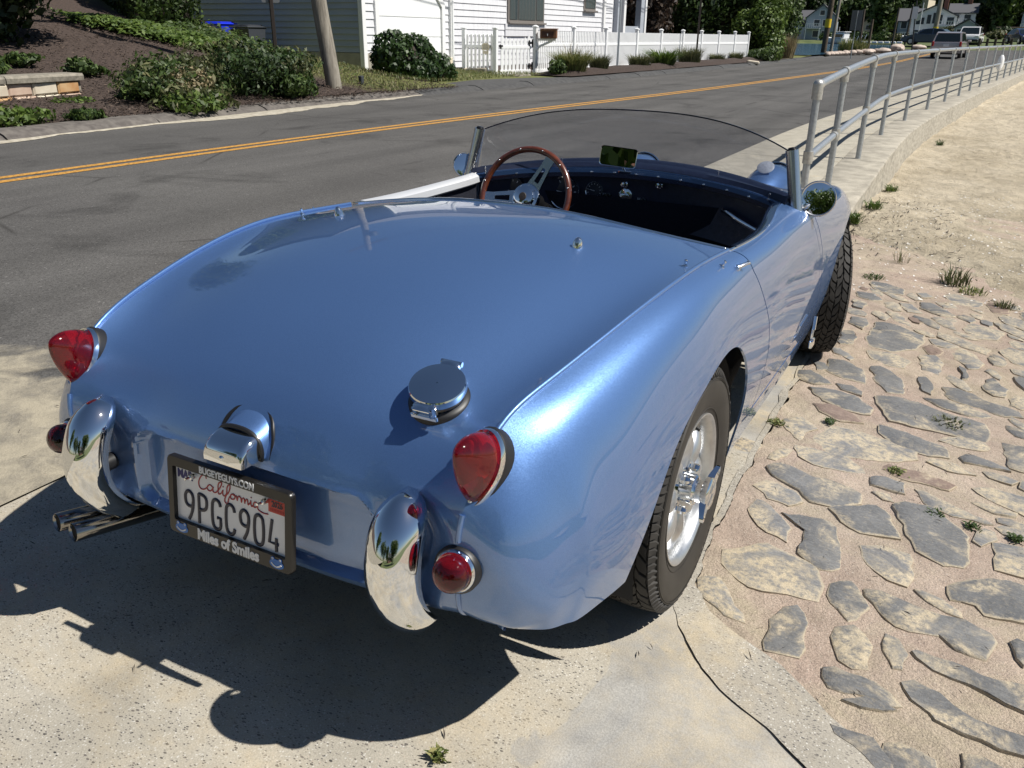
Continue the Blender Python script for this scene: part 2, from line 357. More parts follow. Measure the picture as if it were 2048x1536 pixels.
        c = t.mix(m, c, sand); t.set(Base_Color=c, Roughness=.82, Specular_IOR_Level=.3); t.bump(t.math('ADD', t.noise(p, 120, 4, .7), t.math('MULTIPLY', t.noise(p, 16, 5), 2.2)), .5, .006); return t.m
    MT['stone_g'] = stone('slate_stone', (.112, .114, .117), (.185, .184, .181), .50)
    MT['stone_s'] = stone('sandy_stone', (.15, .15, .155), (.21, .21, .205), .40)
    MT['stone_b'] = stone('brown_stone', (.18, .13, .105), (.24, .18, .15), .52)
    t = NT('beach_sand'); p = t.co(True); c = t.mix(t.ramp(t.noise(p, 1.2, 7, .6), [(.3, 0.0), (.7, 1.0)]), (.47, .40, .29), (.64, .56, .43))
    c = t.mix(1.0, c, t.ramp(t.noise(p, 330, 3), [(.3, .75), (.7, 1.18)]), 'MULTIPLY'); c = t.mix(1.0, c, t.ramp(t.noise(p, 3.5, 7, .68), [(.32, .78), (.6, 1.08)]), 'MULTIPLY'); peb = t.voro(p, 45)
    sel = t.math('MULTIPLY', t.math('GREATER_THAN', t.sep(peb.outputs['Color'])['X'], .93), t.math('LESS_THAN', peb.outputs['Distance'], .28)); c = t.mix(sel, c, t.mix(t.sep(peb.outputs['Color'])['Y'], (.14, .12, .10), (.72, .70, .66)))
    t.set(Base_Color=c, Roughness=.97, Specular_IOR_Level=.12); t.bump(t.math('ADD', t.math('MULTIPLY', t.noise(p, 9, 6, .65), 3.0), t.noise(p, 90, 4, .7)), .9, .025); MT['sand'] = t.m
    t = NT('bark_mulch'); p = t.co(True); c = t.ramp(t.noise(p, 26, 6, .75), [(.25, (.020, .013, .010)), (.6, (.062, .042, .034)), (.8, (.13, .095, .075))])
    t.set(Base_Color=c, Roughness=.95); t.bump(t.noise(p, 30, 6, .75), .9, .04); MT['mulch'] = t.m
    t = NT('verge_ground'); p = t.co(True); xyz = t.sep(p)
    mul = t.ramp(t.noise(p, 26, 6, .75), [(.25, (.020, .013, .010)), (.55, (.075, .052, .042)), (.8, (.17, .125, .10))])
    grs = t.ramp(t.noise(p, 14, 6, .7), [(.3, (.07, .085, .022)), (.55, (.16, .17, .05)), (.75, (.30, .26, .12))])
    gm = t.math('MULTIPLY', t.ramp(t.math('ADD', xyz['Y'], t.math('MULTIPLY', t.noise(p, 1.5, 4), 1.5)), [(0, 0.0), (1, 1.0)]), 1.0)
    mr = t.n('MapRange'); mr.inputs[1].default_value = 12.6; mr.inputs[2].default_value = 13.4; t.l(t.math('ADD', xyz['Y'], t.math('SUBTRACT', t.noise(p, 2, 4), .5)), mr.inputs[0])
    mr2 = t.n('MapRange'); mr2.inputs[1].default_value = 22.3; mr2.inputs[2].default_value = 21.6; t.l(t.math('ADD', xyz['Y'], t.math('SUBTRACT', t.noise(p, 2, 4), .5)), mr2.inputs[0])
    mr3 = t.n('MapRange'); mr3.inputs[1].default_value = 52; mr3.inputs[2].default_value = 54; t.l(xyz['Y'], mr3.inputs[0])
    gmask = t.math('MAXIMUM', t.math('MULTIPLY', mr.outputs[0], mr2.outputs[0]), mr3.outputs[0])
    t.set(Base_Color=t.mix(gmask, mul, grs), Roughness=.95); t.bump(t.noise(p, 30, 6, .75), .9, .04); MT['verge'] = t.m
    MT['kerb'] = nmat('asphalt_kerb', (.085, .075, .068), (.15, .135, .12), 9, .9, .5, True)
    MT['kerb_d'] = nmat('dark_asphalt', (.045, .045, .046), (.075, .074, .073), 9, .9, .5, True)
    MT['gutter'] = nmat('gutter_sand', (.32, .285, .22), (.48, .44, .36), 12, .95, .4, True)
    t = NT('grass_land'); p = t.co(True); t.set(Base_Color=t.ramp(t.noise(p, .25, 6), [(.3, (.05, .075, .02)), (.7, (.13, .15, .05))]), Roughness=.95); MT['land'] = t.m
    t = NT('harbour_water'); p = t.co(True, (1, .35, 1)); t.set(Base_Color=(.03, .085, .14), Roughness=.12, IOR=1.33); t.bump(t.noise(p, 1.2, 5, .6), .6, .15); MT['water'] = t.m
    # galvanised pipe
    t = NT('galvanised_steel'); co = t.co(True); c = t.ramp(t.voro(co, 40).outputs['Distance'], [(0, (.34, .37, .40)), (.6, (.46, .49, .52))])
    t.set(Base_Color=c, Metallic=.75, Roughness=.42); t.bump(t.noise(co, 60, 4), .1, .004); MT['galv'] = t.m
    MT['fitting'] = nmat('cast_fitting', (.46, .45, .42), (.60, .59, .56), 40, .42, .15, metal=.7)
    # house
    MT['siding_g'] = nmat('grey_clapboard', (.35, .38, .43), (.40, .43, .48), 3, .6, .05, stretch=(.3, .3, 1))
    t = NT('weathered_white_shingle'); co = t.co(True, (1, 1, .12)); c = t.ramp(t.noise(co, 14, 5, .7), [(.3, (.56, .57, .60)), (.7, (.70, .70, .72))]); t.set(Base_Color=c, Roughness=.75); t.bump(t.noise(co, 40, 3), .3, .006); MT['shingle'] = t.m
    MT['trim'] = mat('white_trim', (.80, .80, .80), .45)
    MT['vinyl'] = mat('white_vinyl', (.83, .84, .85), .35)
    MT['foundation'] = nmat('concrete_foundation', (.30, .28, .24), (.38, .35, .30), 5, .9, .2)
    MT['roof'] = nmat('grey_shingle_roof', (.10, .10, .105), (.17, .17, .175), 8, .9, .3)
    MT['glass'] = mat('window_glass', (.03, .045, .055), .05, 0, 0, Specular_IOR_Level=.8)
    MT['glassfar'] = mat('dark_window', (.02, .03, .045), .15)
    MT['winframe'] = mat('taupe_window_frame', (.20, .18, .165), .5)
    MT['curtain'] = mat('pale_curtain', (.45, .48, .46), .9)
    MT['brownbox'] = nmat('cedar_wood', (.14, .06, .028), (.24, .11, .05), 12, .6, .1, stretch=(1, 8, 8))
    MT['dkbrown'] = mat('dark_brown_steel', (.03, .022, .018), .5, .3)
    MT['blackiron'] = mat('black_iron', (.015, .015, .016), .5)
    t = NT('weathered_pole_wood'); co = t.co(False, (1, 1, .09)); c = t.ramp(t.noise(co, 16, 6, .7, .6), [(.3, (.115, .10, .08)), (.5, (.25, .225, .185)), (.75, (.36, .335, .285))]); t.set(Base_Color=c, Roughness=.9); t.bump(t.noise(co, 22, 5, .7), .7, .02); MT['pole'] = t.m
    MT['polefar'] = nmat('dark_pole_wood', (.06, .045, .03), (.11, .085, .06), 6, .9, .2)
    MT['binblue'] = mat('blue_plastic', (.012, .035, .62), .4)
    MT['bingrey'] = mat('dark_grey_plastic', (.045, .05, .06), .45)
    MT['signback'] = mat('sign_back_metal', (.16, .17, .18), .45, .6)
    MT['wallstone'] = nmat('pink_granite', (.42, .29, .22), (.52, .40, .31), 5, .85, .3)
    MT['wallstone2'] = nmat('ochre_granite', (.40, .20, .075), (.50, .33, .17), 5, .85, .3)
    MT['wallstone3'] = nmat('pale_granite', (.50, .43, .33), (.60, .54, .43), 5, .85, .3)
    MT['wallcap'] = nmat('lichened_coping', (.17, .155, .125), (.30, .27, .22), 14, .95, .5)
    MT['boulder'] = nmat('pink_boulder', (.40, .32, .27), (.58, .49, .42), 4, .9, .4)
    # foliage
    MT['leaf_dark'] = leafmat('leaf_dark', [(0, (.012, .028, .008)), (.6, (.030, .060, .014)), (1, (.06, .10, .025))])
    MT['leaf_mid'] = leafmat('leaf_mid', [(0, (.022, .045, .010)), (.6, (.055, .095, .020)), (1, (.10, .15, .035))])
    MT['leaf_bright'] = leafmat('leaf_bright', [(0, (.04, .075, .012)), (.6, (.085, .14, .022)), (1, (.15, .21, .045))])
    MT['leaf_gloss'] = leafmat('leaf_glossy', [(0, (.010, .026, .006)), (.6, (.028, .062, .012)), (1, (.055, .105, .022))], .5)
    MT['leaf_olive'] = leafmat('leaf_olive', [(0, (.05, .06, .022)), (.6, (.10, .115, .045)), (1, (.20, .19, .09))])
    MT['leaf_red'] = leafmat('leaf_purple', [(0, (.022, .014, .012)), (.6, (.05, .035, .026)), (1, (.09, .06, .04))])
    MT['blade'] = leafmat('grass_blade', [(0, (.06, .085, .02)), (.6, (.17, .20, .055)), (1, (.36, .33, .14))])
    MT['chip'] = leafmat('bark_chip', [(0, (.018, .012, .010)), (.6, (.055, .038, .030)), (1, (.15, .11, .085))], .9)
    MT['lawn'] = leafmat('lawn_blade', [(0, (.05, .08, .018)), (.55, (.12, .15, .04)), (1, (.34, .29, .15))])
    MT['straw'] = leafmat('dry_straw', [(0, (.16, .12, .06)), (.6, (.30, .24, .13)), (1, (.42, .36, .22))])
    MT['twig'] = mat('dark_twig', (.035, .026, .02), .9)
    MT['trunk'] = nmat('tree_bark', (.045, .035, .027), (.10, .08, .062), 10, .95, .6, stretch=(1, 1, .2))
    MT['farwhite'] = mat('far_white_wall', (.70, .71, .72), .6); MT['fargrey'] = mat('far_grey_wall', (.30, .36, .42), .6); MT['farcream'] = mat('far_cream_wall', (.70, .62, .48), .6)
    MT['farroof'] = mat('far_roof', (.09, .09, .10), .8); MT['farbrick'] = mat('far_brick', (.22, .10, .07), .8)
    MT['suv'] = mat('suv_taupe_paint', (.42, .385, .385), .3, .3, .8); MT['carwhite'] = mat('white_car_paint', (.78, .78, .78), .25, 0, .8); MT['cargrey'] = mat('grey_blue_car_paint', (.11, .14, .19), .25, .5, .8)
    MT['carblue'] = mat('navy_car_paint', (.018, .025, .09), .2, .3, 1.0); MT['carglass'] = mat('car_glass', (.012, .018, .02), .05, 0, 0, Specular_IOR_Level=.7)
    MT['tail'] = mat('tail_light_red', (.35, .012, .012), .25); MT['pipe_shade'] = mat('bore_shade', (.003, .003, .003), .9)
    MT['yellowband'] = mat('yellow_band', (.65, .47, .02), .6); MT['shell'] = mat('shell_white', (.72, .70, .66), .6)
    MT['reflector'] = nmat('perforated_disc', (.25, .27, .32), (.33, .36, .42), 90, .5)
build_materials()

# ------------------------------------------------------------------ the setting
def interp_xy(pts, y):
    ys = [p[0] for p in pts]; xs = [p[1] for p in pts]; return np.interp(y, ys, xs)
def smooth_curve(pts, y, w=2.0):
    y = np.asarray(y, float); return sum(interp_xy(pts, y+d*w) for d in (-1, -.5, 0, .5, 1))/5
ROAD_L = [(-30, -8.7), (4.3, -8.85), (7.6, -9.2), (11.9, -9.55), (19.2, -9.1), (28, -8.75), (39.4, -8.6), (56, -8.9), (80, -8.0), (110, -5.5), (150, 0), (260, 18)]
ROAD_Y = [(-30, -6.5), (2.7, -6.33), (6.5, -6.25), (11, -5.92), (19.7, -5.13), (37.7, -4.05), (56, -3.65), (75, -2.9), (100, -1.2), (150, 4), (260, 22)]
WALK_L = [(3.4, -1.28), (7.4, -1.27), (12, -1.27), (17.4, -.91), (30.6, .02), (50, 1.5), (70, 3.2), (100, 6.5), (150, 14), (260, 34)]
RAIL_X = [(5, -.02), (8.5, 0.0), (11, -.07), (13.6, .03), (16.4, .2), (18.85, .37), (21.1, .57), (23.7, .73), (26, .92), (37, 1.88), (50, 3.0), (70, 4.8), (90, 7.3)]
def rise(y): return .012*np.maximum(np.asarray(y, float)-55, 0)
def walk_z(y): return rise(y)-.20*(1-np.clip((np.asarray(y, float)-4.2)/5.2, 0, 1))**1.6
def H(x, y):
    x = np.asarray(x, float); y = np.asarray(y, float); w = ss(-1.1, -.2, x)
    z = -.021*np.clip(y, 0, 2.2)-.05*np.maximum(y-2.2, 0)
    return w*z-.05*np.maximum(0, x-.75)
def bank(x, y):
    x = np.asarray(x, float); y = np.asarray(y, float); d = np.maximum(0, -9.5-x)
    g = ss(14.5, 17, y); d = np.minimum(d, 22)
    z = .05+(.12*d+.010*d*d)*(1-g)+.03*np.minimum(d, 4)*g*(1-ss(45, 60, y))
    return np.minimum(z, 3.4)+rise(y)+ss(50, 64, y)*.10
# land to the horizon
grid_mesh('land', np.array([[(x, y, -.75) for y in (-900, 900)] for x in (-1300, 1300)], float), MT['land'])['kind'] = 'structure'
# harbour water on the left beyond the road, and on the right
w_ = MB(); w_.add([(-300, 57.5, .2), (-9.35, 57.5, .2), (-8.3, 75, .2), (-8.0, 90, .2), (-9, 182, .2), (-300, 182, .2)], [(0, 1, 2, 3, 4, 5)]); o = w_.build('water', MT['water'], None, 0, False); o['kind'] = 'structure'
# road
ys = np.concatenate([np.linspace(-25, 3.39, 30), [3.4], np.linspace(4.2, 60, 60), np.linspace(63, 260, 40)])
R_ = []
for y in ys:
    xl = smooth_curve(ROAD_L, y)-.02; xr = -1.108 if y < 3.395 else smooth_curve(WALK_L, y)-.004
    s = np.linspace(0, 1, 14); x = xl+(xr-xl)*s
    R_.append(np.stack([x, np.full_like(x, y), np.full_like(x, float(rise(y)))], -1))
o = grid_mesh('road', np.array(R_), MT['asphalt']); o['kind'] = 'structure'; ROAD = o
ysl = np.concatenate([np.linspace(-25, 60, 120), np.linspace(61, 200, 70)])
for off in (-.105, .105):
    xc = smooth_curve(ROAD_Y, ysl); P = np.stack([np.stack([xc+off+d, ysl, rise(ysl)+.004+d*0], -1) for d in (-.055, .055)], 1)
    grid_mesh('centre_line', P, MT['yellow'], ROAD)
# sandy gutter along the far edge of the road: ragged thin drift
yg = np.linspace(-12, 14.5, 300); xg = smooth_curve(ROAD_L, yg)
wd = -.5*ss(13, 17, yg)*(vnoise(yg*.9, yg*0, 29) < .55)+.02*(1-ss(12, 18, yg))-.03*ss(14, 19, yg)+.95*np.clip(fbm(yg*.5, yg*0, 3)-.22, 0, 1)*(1-.75*ss(11, 18, yg))+.09*vnoise(yg*4, yg*0, 9)+.05*vnoise(yg*11, yg*0, 19); wd = np.maximum(wd*(1-ss(12, 14.4, yg)), .002)
P = np.stack([np.stack([xg-.03+wd*s, yg, .005+.012*math.sin(math.pi*s)*np.ones_like(yg)], -1) for s in np.linspace(0, 1, 6)], 1)
o = grid_mesh('gutter_sand', P, MT['gutter'], ROAD)
# kerb, in lengths
kerb = thing('kerb', 'low worn asphalt kerb along the far side of the road', 'kerb', (0, 0, 0)); 
ye = np.arange(-12, 62, 2.35)
for a, b in zip(ye[:-1], ye[1:]):
    m = MB(); rings = []
    jz = random.uniform(-.012, .012)
    for y in np.linspace(a+.012, b-.012, 6):
        x = float(smooth_curve(ROAD_L, y)); hh = .085+jz+.012*(vnoise(y*2, 0, 5)-.5); wv = .05*(vnoise(y*1.3, 3, 8)-.5)
        rings.append([(x-.42, y, -.02), (x-.42, y, hh+.02), (x-.20+wv, y, hh+.015), (x-.07+wv*.5, y, hh-.03), (x+.01, y, .0), (x+.01, y, -.02)])
    m.loft(rings); m.build('kerb_length', MT['kerb'] if a < 13.4 else MT['kerb_d'], kerb, 30)
# verge: bark mulch bank on the left, grass by the house
xs_ = np.concatenate([np.linspace(0, 3, 16), np.linspace(3.4, 14, 34), np.linspace(15, 60, 16)]); yv = np.concatenate([np.linspace(-14, 24, 96), np.linspace(24.8, 58.5, 44)])
P = []
for y in yv:
    xl = float(smooth_curve(ROAD_L, y))-.40; x = xl-xs_; z = bank(x, y)+.02+.09*(fbm(x*.9, np.full_like(x, y)*.9, 21)-.5)*np.minimum(xs_, 2)/2
    P.append(np.stack([x, np.full_like(x, y), z], -1))
o = grid_mesh('verge', np.array(P), MT['verge'], flip=True); o['kind'] = 'structure'
# dark driveway apron at the garage
m = MB(); m.loft([[(float(smooth_curve(ROAD_L, y))-.44, y, .075+.02*s), (float(smooth_curve(ROAD_L, y))-.44-1.0+1.0*abs(y-18)/4.5, y, .09+.03*s), (float(smooth_curve(ROAD_L, y))-.44, y, .02)] for s, y in ((0, 13.8), (1, 15.5), (1, 18), (1, 20), (0, 22))])
o = m.build('driveway_apron', MT['kerb_d'], None, 30); o['kind'] = 'structure'
# bed of mulch before the picket fence
m = []
for y in np.linspace(21.6, 47, 60):
    xl = float(smooth_curve(ROAD_L, y))-.46; s = np.linspace(0, 1, 9); x = xl-1.9*s
    e = ss(21.6, 22.6, y); z = .075+.16*np.sin(np.pi*np.minimum(s*1.2, 1)**.7)*e*(.8+.5*vnoise(s*4, np.full_like(s, y*1.3), 4))+.05
    m.append(np.stack([x, np.full_like(x, y), z], -1))
o = grid_mesh('mulch_bed', np.array(m), MT['mulch'], flip=True); o['kind'] = 'structure'

# apron, aggregate strip and ramp, with a crack between apron and strip
XB = [(-4, 4.9), (-3, 3.8), (-2, 2.75), (-1.2, 2.0), (-.75, 1.5), (-.55, 1.25), (-.37, 1.04), (-.31, .95), (-.26, .84), (-.22, .78), (-.15, .73), (-.09, .69), (0, .665), (.3, .64), (3.5, .58)]
XS = [(-4, 5.2), (-3, 4.1), (-2, 3.05), (-1.2, 2.3), (-.75, 1.78), (-.5, 1.45), (-.3, 1.16), (-.24, 1.09), (-.21, 1.04), (-.12, .93), (-.08, .84), (-.03, .75), (.05, .70), (.3, .66), (3.5, .60)]
def xb(y): return interp_xy(XB, y)+.022*(fbm(y*9, y*0+3, 31)-.5)*2
def xs2(y): return np.maximum(interp_xy(XS, y)+.03*(fbm(y*8, y*0+7, 35)-.5)*2, xb(y)+.02)
ya = np.concatenate([np.linspace(-4, -1.2, 30), np.linspace(-1.19, .6, 220), np.linspace(.62, 3.39, 40)])
def strip_grid(f0, f1, n, pw=1.0, seed=0, rough=.0):
    out = []
    for y in ya:
        a, b = float(f0(y)), float(f1(y)); x = a+(b-a)*np.linspace(0, 1, n)**pw
        z = H(x, y)+rough*(fbm(x*6, np.full_like(x, y)*6, seed)-.45)
        out.append(np.stack([x, np.full_like(x, y), z], -1))
    return np.array(out)
o = grid_mesh('apron', strip_grid(lambda y: np.float64(-1.1), lambda y: xb(np.float64(y))-(-.0022+.0050*float(np.clip(vnoise(y*34, 0, 3)-.25, 0, 1))*float(np.clip(vnoise(y*7, 2, 9)*1.6-.2, 0, 1))*float(1-ss(-.1, .15, y))), 60, 1, 1, .006), MT['apron']); o['kind'] = 'structure'
o = grid_mesh('aggregate_strip', strip_grid(lambda y: xb(np.float64(y))+.0005, lambda y: xs2(np.float64(y))-.0005, 14, 1, 2, .008)+np.array([0, 0, .004]), MT['strip']); o['kind'] = 'structure'
yr = np.concatenate([np.linspace(-4, -1.2, 16), np.linspace(-1.19, .6, 170), np.linspace(.61, 3, 200), np.linspace(3.02, 7.5, 120)])
P = []
for y in yr:
    a = float(xs2(np.float64(min(y, 3.39))))-.55*float(ss(2.9, 3.8, y)); x = a+(9-a)*np.linspace(0, 1, 170)**2.2
    z = H(x, y)+.012*(fbm(x*5, np.full_like(x, y)*5, 5)-.45)-.002+.006*(fbm(x*24, np.full_like(x, y)*24, 6)-.45)
    P.append(np.stack([x, np.full_like(x, y), z], -1))
RAMP = grid_mesh('ramp', np.array(P), MT['mortar']); RAMP['kind'] = 'structure'
m = MB(); m.add([(-1.2, -4, -.012), (.75, -4, -.012), (.75, 2.2, -.06), (-1.2, 2.2, -.06), (6, -4, -.30), (6, 2.2, -.36)], [(0, 1, 2, 3), (1, 4, 5, 2)]); o = m.build('subsoil', MT['strip'], None, 0, False); o['kind'] = 'structure'
STONES=[('s',[(0.796,1.078),(0.843,1.227),(0.902,1.228),(1.09,1.209),(1.103,1.123),(1.054,1.06),(0.944,1.01),(0.857,0.986)]),
('g',[(0.976,1.324),(1.038,1.326),(1.183,1.285),(1.203,1.203),(1.14,1.177),(1.042,1.195),(0.99,1.259)]),
('g',[(1.229,1.23),(1.278,1.265),(1.377,1.233),(1.383,1.219),(1.305,1.201),(1.247,1.187)]),
('g',[(1.363,1.433),(1.429,1.441),(1.479,1.407),(1.472,1.237),(1.383,1.247),(1.365,1.366)]),
('g',[(0.714,0.781),(0.74,0.822),(0.841,0.789),(0.905,0.801),(0.981,0.765),(0.985,0.707),(0.915,0.652),(0.855,0.633),(0.82,0.685),(0.739,0.727)]),
('g',[(0.991,0.894),(1.008,0.917),(1.092,0.914),(1.095,0.844),(1.069,0.85),(0.994,0.846)]),
('s',[(1.004,0.805),(1.057,0.817),(1.076,0.77),(1.043,0.769)]),
('g',[(0.919,0.625),(0.951,0.661),(1.03,0.716),(1.07,0.678),(1.106,0.568),(1.08,0.564),(1.009,0.535),(0.962,0.577)]),
('g',[(1.078,0.756),(1.108,0.792),(1.174,0.8),(1.217,0.75),(1.265,0.688),(1.278,0.56),(1.263,0.52),(1.216,0.507),(1.189,0.512),(1.155,0.538),(1.121,0.63),(1.091,0.707)]),
('s',[(1.125,0.896),(1.156,0.902),(1.237,0.85),(1.331,0.806),(1.308,0.798),(1.233,0.789),(1.174,0.807)]),
('s',[(1.342,0.856),(1.377,0.866),(1.433,0.855),(1.437,0.817),(1.348,0.825)]),
('s',[(1.018,0.464),(1.086,0.504),(1.131,0.497),(1.149,0.394),(1.142,0.346),(1.095,0.348),(1.056,0.366)]),
('s',[(1.333,0.695),(1.408,0.713),(1.448,0.697),(1.443,0.576),(1.336,0.557),(1.341,0.613)]),
('g',[(0.803,0.511),(0.931,0.542),(0.97,0.439),(0.983,0.329),(0.941,0.301),(0.883,0.344),(0.873,0.463)]),
('s',[(0.715,0.247),(0.806,0.329),(0.936,0.298),(0.96,0.154),(0.918,0.157),(0.839,0.126),(0.777,0.137),(0.731,0.186)]),
('g',[(1.236,0.407),(1.285,0.472),(1.371,0.518),(1.42,0.507),(1.419,0.366),(1.311,0.324),(1.296,0.364),(1.248,0.342)]),
('g',[(1.058,0.264),(1.092,0.276),(1.178,0.267),(1.274,0.271),(1.321,0.255),(1.325,0.196),(1.312,0.15),(1.254,0.151),(1.221,0.173),(1.137,0.16),(1.095,0.194)]),
('g',[(0.891,0.08),(0.917,0.107),(0.946,0.087),(0.957,-0.005),(0.955,-0.068),(0.924,-0.083),(0.882,-0.085),(0.878,-0.003),(0.883,0.046)]),
('g',[(1.012,0.074),(1.047,0.106),(1.073,0.087),(1.089,0.053),(1.096,-0.028),(1.058,-0.047),(1.019,-0),(1.008,0.036)]),
('g',[(1.362,0.246),(1.38,0.262),(1.411,0.26),(1.426,0.202),(1.391,0.171),(1.37,0.216)]),
('g',[(1.174,0.082),(1.189,0.092),(1.256,0.086),(1.313,0.082),(1.39,0.1),(1.428,0.072),(1.421,0.004),(1.387,0.01),(1.321,0.034),(1.258,0.039),(1.215,0.035),(1.182,0.063)]),
('g',[(1.012,-0.079),(1.033,-0.063),(1.114,-0.066),(1.141,-0.078),(1.168,-0.117),(1.145,-0.124),(1.085,-0.119),(1.03,-0.132)]),
('g',[(1.054,-0.146),(1.098,-0.119),(1.158,-0.127),(1.135,-0.144),(1.094,-0.159)]),
('g',[(1.159,-0.038),(1.188,-0.02),(1.239,-0.025),(1.253,-0.051),(1.302,-0.069),(1.385,-0.063),(1.422,-0.073),(1.412,-0.121),(1.384,-0.108),(1.341,-0.115),(1.283,-0.113),(1.235,-0.11),(1.222,-0.098),(1.184,-0.08)]),
('g',[(1.045,-0.229),(1.083,-0.229),(1.123,-0.223),(1.141,-0.243),(1.174,-0.299),(1.14,-0.308),(1.096,-0.27),(1.061,-0.254)]),
('g',[(1.144,-0.229),(1.17,-0.213),(1.233,-0.217),(1.241,-0.259),(1.166,-0.298),(1.148,-0.251)]),
('g',[(1.279,-0.169),(1.315,-0.162),(1.36,-0.176),(1.352,-0.225),(1.281,-0.257)]),
('s',[(0.686,0.083),(0.734,0.111),(0.774,0.043),(0.826,-0.018),(0.806,-0.021),(0.756,-0.008),(0.707,0.032)]),
('s',[(0.583,0.946),(0.66,0.932),(0.627,0.855),(0.572,0.842)]),
('g',[(1.471,0.38),(1.551,0.376),(1.571,0.319),(1.521,0.288),(1.475,0.31)]),
('g',[(1.478,0.681),(1.552,0.66),(1.568,0.562),(1.509,0.544),(1.468,0.582)]),
('g',[(1.502,1.224),(1.598,1.207),(1.617,1.095),(1.534,1.069),(1.497,1.121)]),
('g',[(1.447,-0.026),(1.515,-0.016),(1.529,-0.056),(1.473,-0.084)]),
('g',[(0.702,3.627),(0.783,3.637),(0.886,3.569),(0.892,3.415),(0.786,3.391),(0.728,3.475)]),
('g',[(0.659,3.289),(0.746,3.3),(0.806,3.181),(0.754,3.131),(0.677,3.174)]),
('g',[(0.664,3.089),(0.744,3.051),(0.732,2.904),(0.685,2.916)]),
('s',[(0.953,3.527),(1,3.572),(1.053,3.492),(0.988,3.431)]),
('s',[(1.067,3.381),(1.141,3.426),(1.18,3.32),(1.109,3.276)]),
('g',[(0.704,2.69),(0.773,2.702),(0.793,2.6),(0.78,2.492),(0.71,2.573)]),
('g',[(0.708,2.399),(0.748,2.408),(0.775,2.324),(0.766,2.198),(0.714,2.177)]),
('s',[(0.847,2.941),(0.901,2.947),(0.973,2.803),(0.978,2.728),(0.905,2.782)]),
('s',[(0.891,3.189),(0.945,3.216),(1.019,3.056),(0.94,3.027)]),
('g',[(0.829,2.672),(0.896,2.693),(1.037,2.592),(1.05,2.497),(1.02,2.336),(0.935,2.23),(0.847,2.252),(0.819,2.364)]),
('s',[(0.842,2.155),(0.939,2.187),(1.019,2.125),(0.999,2.017),(0.934,2.006),(0.86,2.07)]),
('s',[(1.05,2.234),(1.107,2.284),(1.14,2.22),(1.134,2.031),(1.068,2.057)]),
('s',[(1.104,2.726),(1.187,2.689),(1.321,2.564),(1.306,2.486),(1.214,2.538),(1.116,2.626)]),
('s',[(1.125,3.067),(1.169,3.065),(1.179,2.991),(1.137,2.973)]),
('g',[(0.713,1.921),(0.771,1.933),(0.854,1.868),(0.879,1.718),(0.8,1.729),(0.728,1.775)]),
('g',[(0.628,1.714),(0.675,1.742),(0.764,1.632),(0.707,1.595),(0.638,1.623)]),
('g',[(0.783,1.646),(0.837,1.663),(0.887,1.622),(0.888,1.58),(0.805,1.594)]),
('g',[(0.882,1.94),(0.909,1.961),(0.978,1.913),(1.013,1.842),(1.023,1.713),(0.958,1.687),(0.913,1.79)]),
('g',[(1.062,1.928),(1.096,1.953),(1.12,1.877),(1.12,1.763),(1.085,1.782),(1.063,1.857)]),
('g',[(1.213,2.194),(1.235,2.159),(1.251,2.071),(1.224,2.026),(1.216,2.094)]),
('g',[(1.293,2.007),(1.333,2.133),(1.387,2.03),(1.379,1.934),(1.333,1.922)]),
('g',[(1.161,1.884),(1.214,1.901),(1.307,1.838),(1.408,1.787),(1.431,1.734),(1.339,1.716),(1.244,1.749),(1.185,1.769)]),
('g',[(0.695,1.542),(0.767,1.566),(0.865,1.552),(0.927,1.474),(0.934,1.41),(0.846,1.394),(0.773,1.442)]),
('g',[(0.939,1.607),(1.029,1.642),(1.185,1.604),(1.308,1.578),(1.312,1.411),(1.251,1.411),(1.133,1.414),(1.011,1.399),(0.969,1.505)]),
('b',[(0.743,1.379),(0.791,1.414),(0.874,1.376),(0.92,1.315),(0.849,1.282),(0.778,1.325)]),
('s',[(0.675,1.183),(0.729,1.234),(0.792,1.167),(0.764,1.112),(0.753,1.036),(0.697,1.105)]),
('g',[(1.374,1.607),(1.457,1.612),(1.453,1.503),(1.391,1.546)]),
('s',[(1.349,3.146),(1.425,3.132),(1.535,2.997),(1.514,2.869),(1.39,3.021)]),
('s',[(1.236,3.257),(1.298,3.248),(1.289,3.154),(1.245,3.178)]),
('g',[(0.653,1.871),(0.707,1.864),(0.733,1.79),(0.693,1.766)]),
('s',[(1.406,2.327),(1.47,2.338),(1.466,2.237),(1.418,2.267)]),
('s',[(1.531,2.583),(1.637,2.551),(1.66,2.398),(1.556,2.396)]),
('g',[(1.517,2.037),(1.626,1.968),(1.604,1.831),(1.523,1.892)])]

def stone_mesh(poly, seed):
    r = random.Random(seed); P = [Vector((p[0], p[1], 0)) for p in poly]; out = []
    n = len(P)
    for i in range(n):
        a, b = P[i], P[(i+1) % n]; k = max(1, int((b-a).length/.024))
        for j in range(k):
            q = a.lerp(b, j/k); nrm = (b-a).normalized().cross(Vector((0, 0, 1)))
            out.append(q+nrm*r.uniform(-.006, .006)+(Vector((r.uniform(-.004, .004), r.uniform(-.004, .004), 0))))
    # soften corners
    N = len(out); out = [(out[i-1]+out[i]*11+out[(i+1) % N])/13 for i in range(N)]
    c = sum(out, Vector())/N; out = [c+(p-c)*1.085 for p in out]
    return out
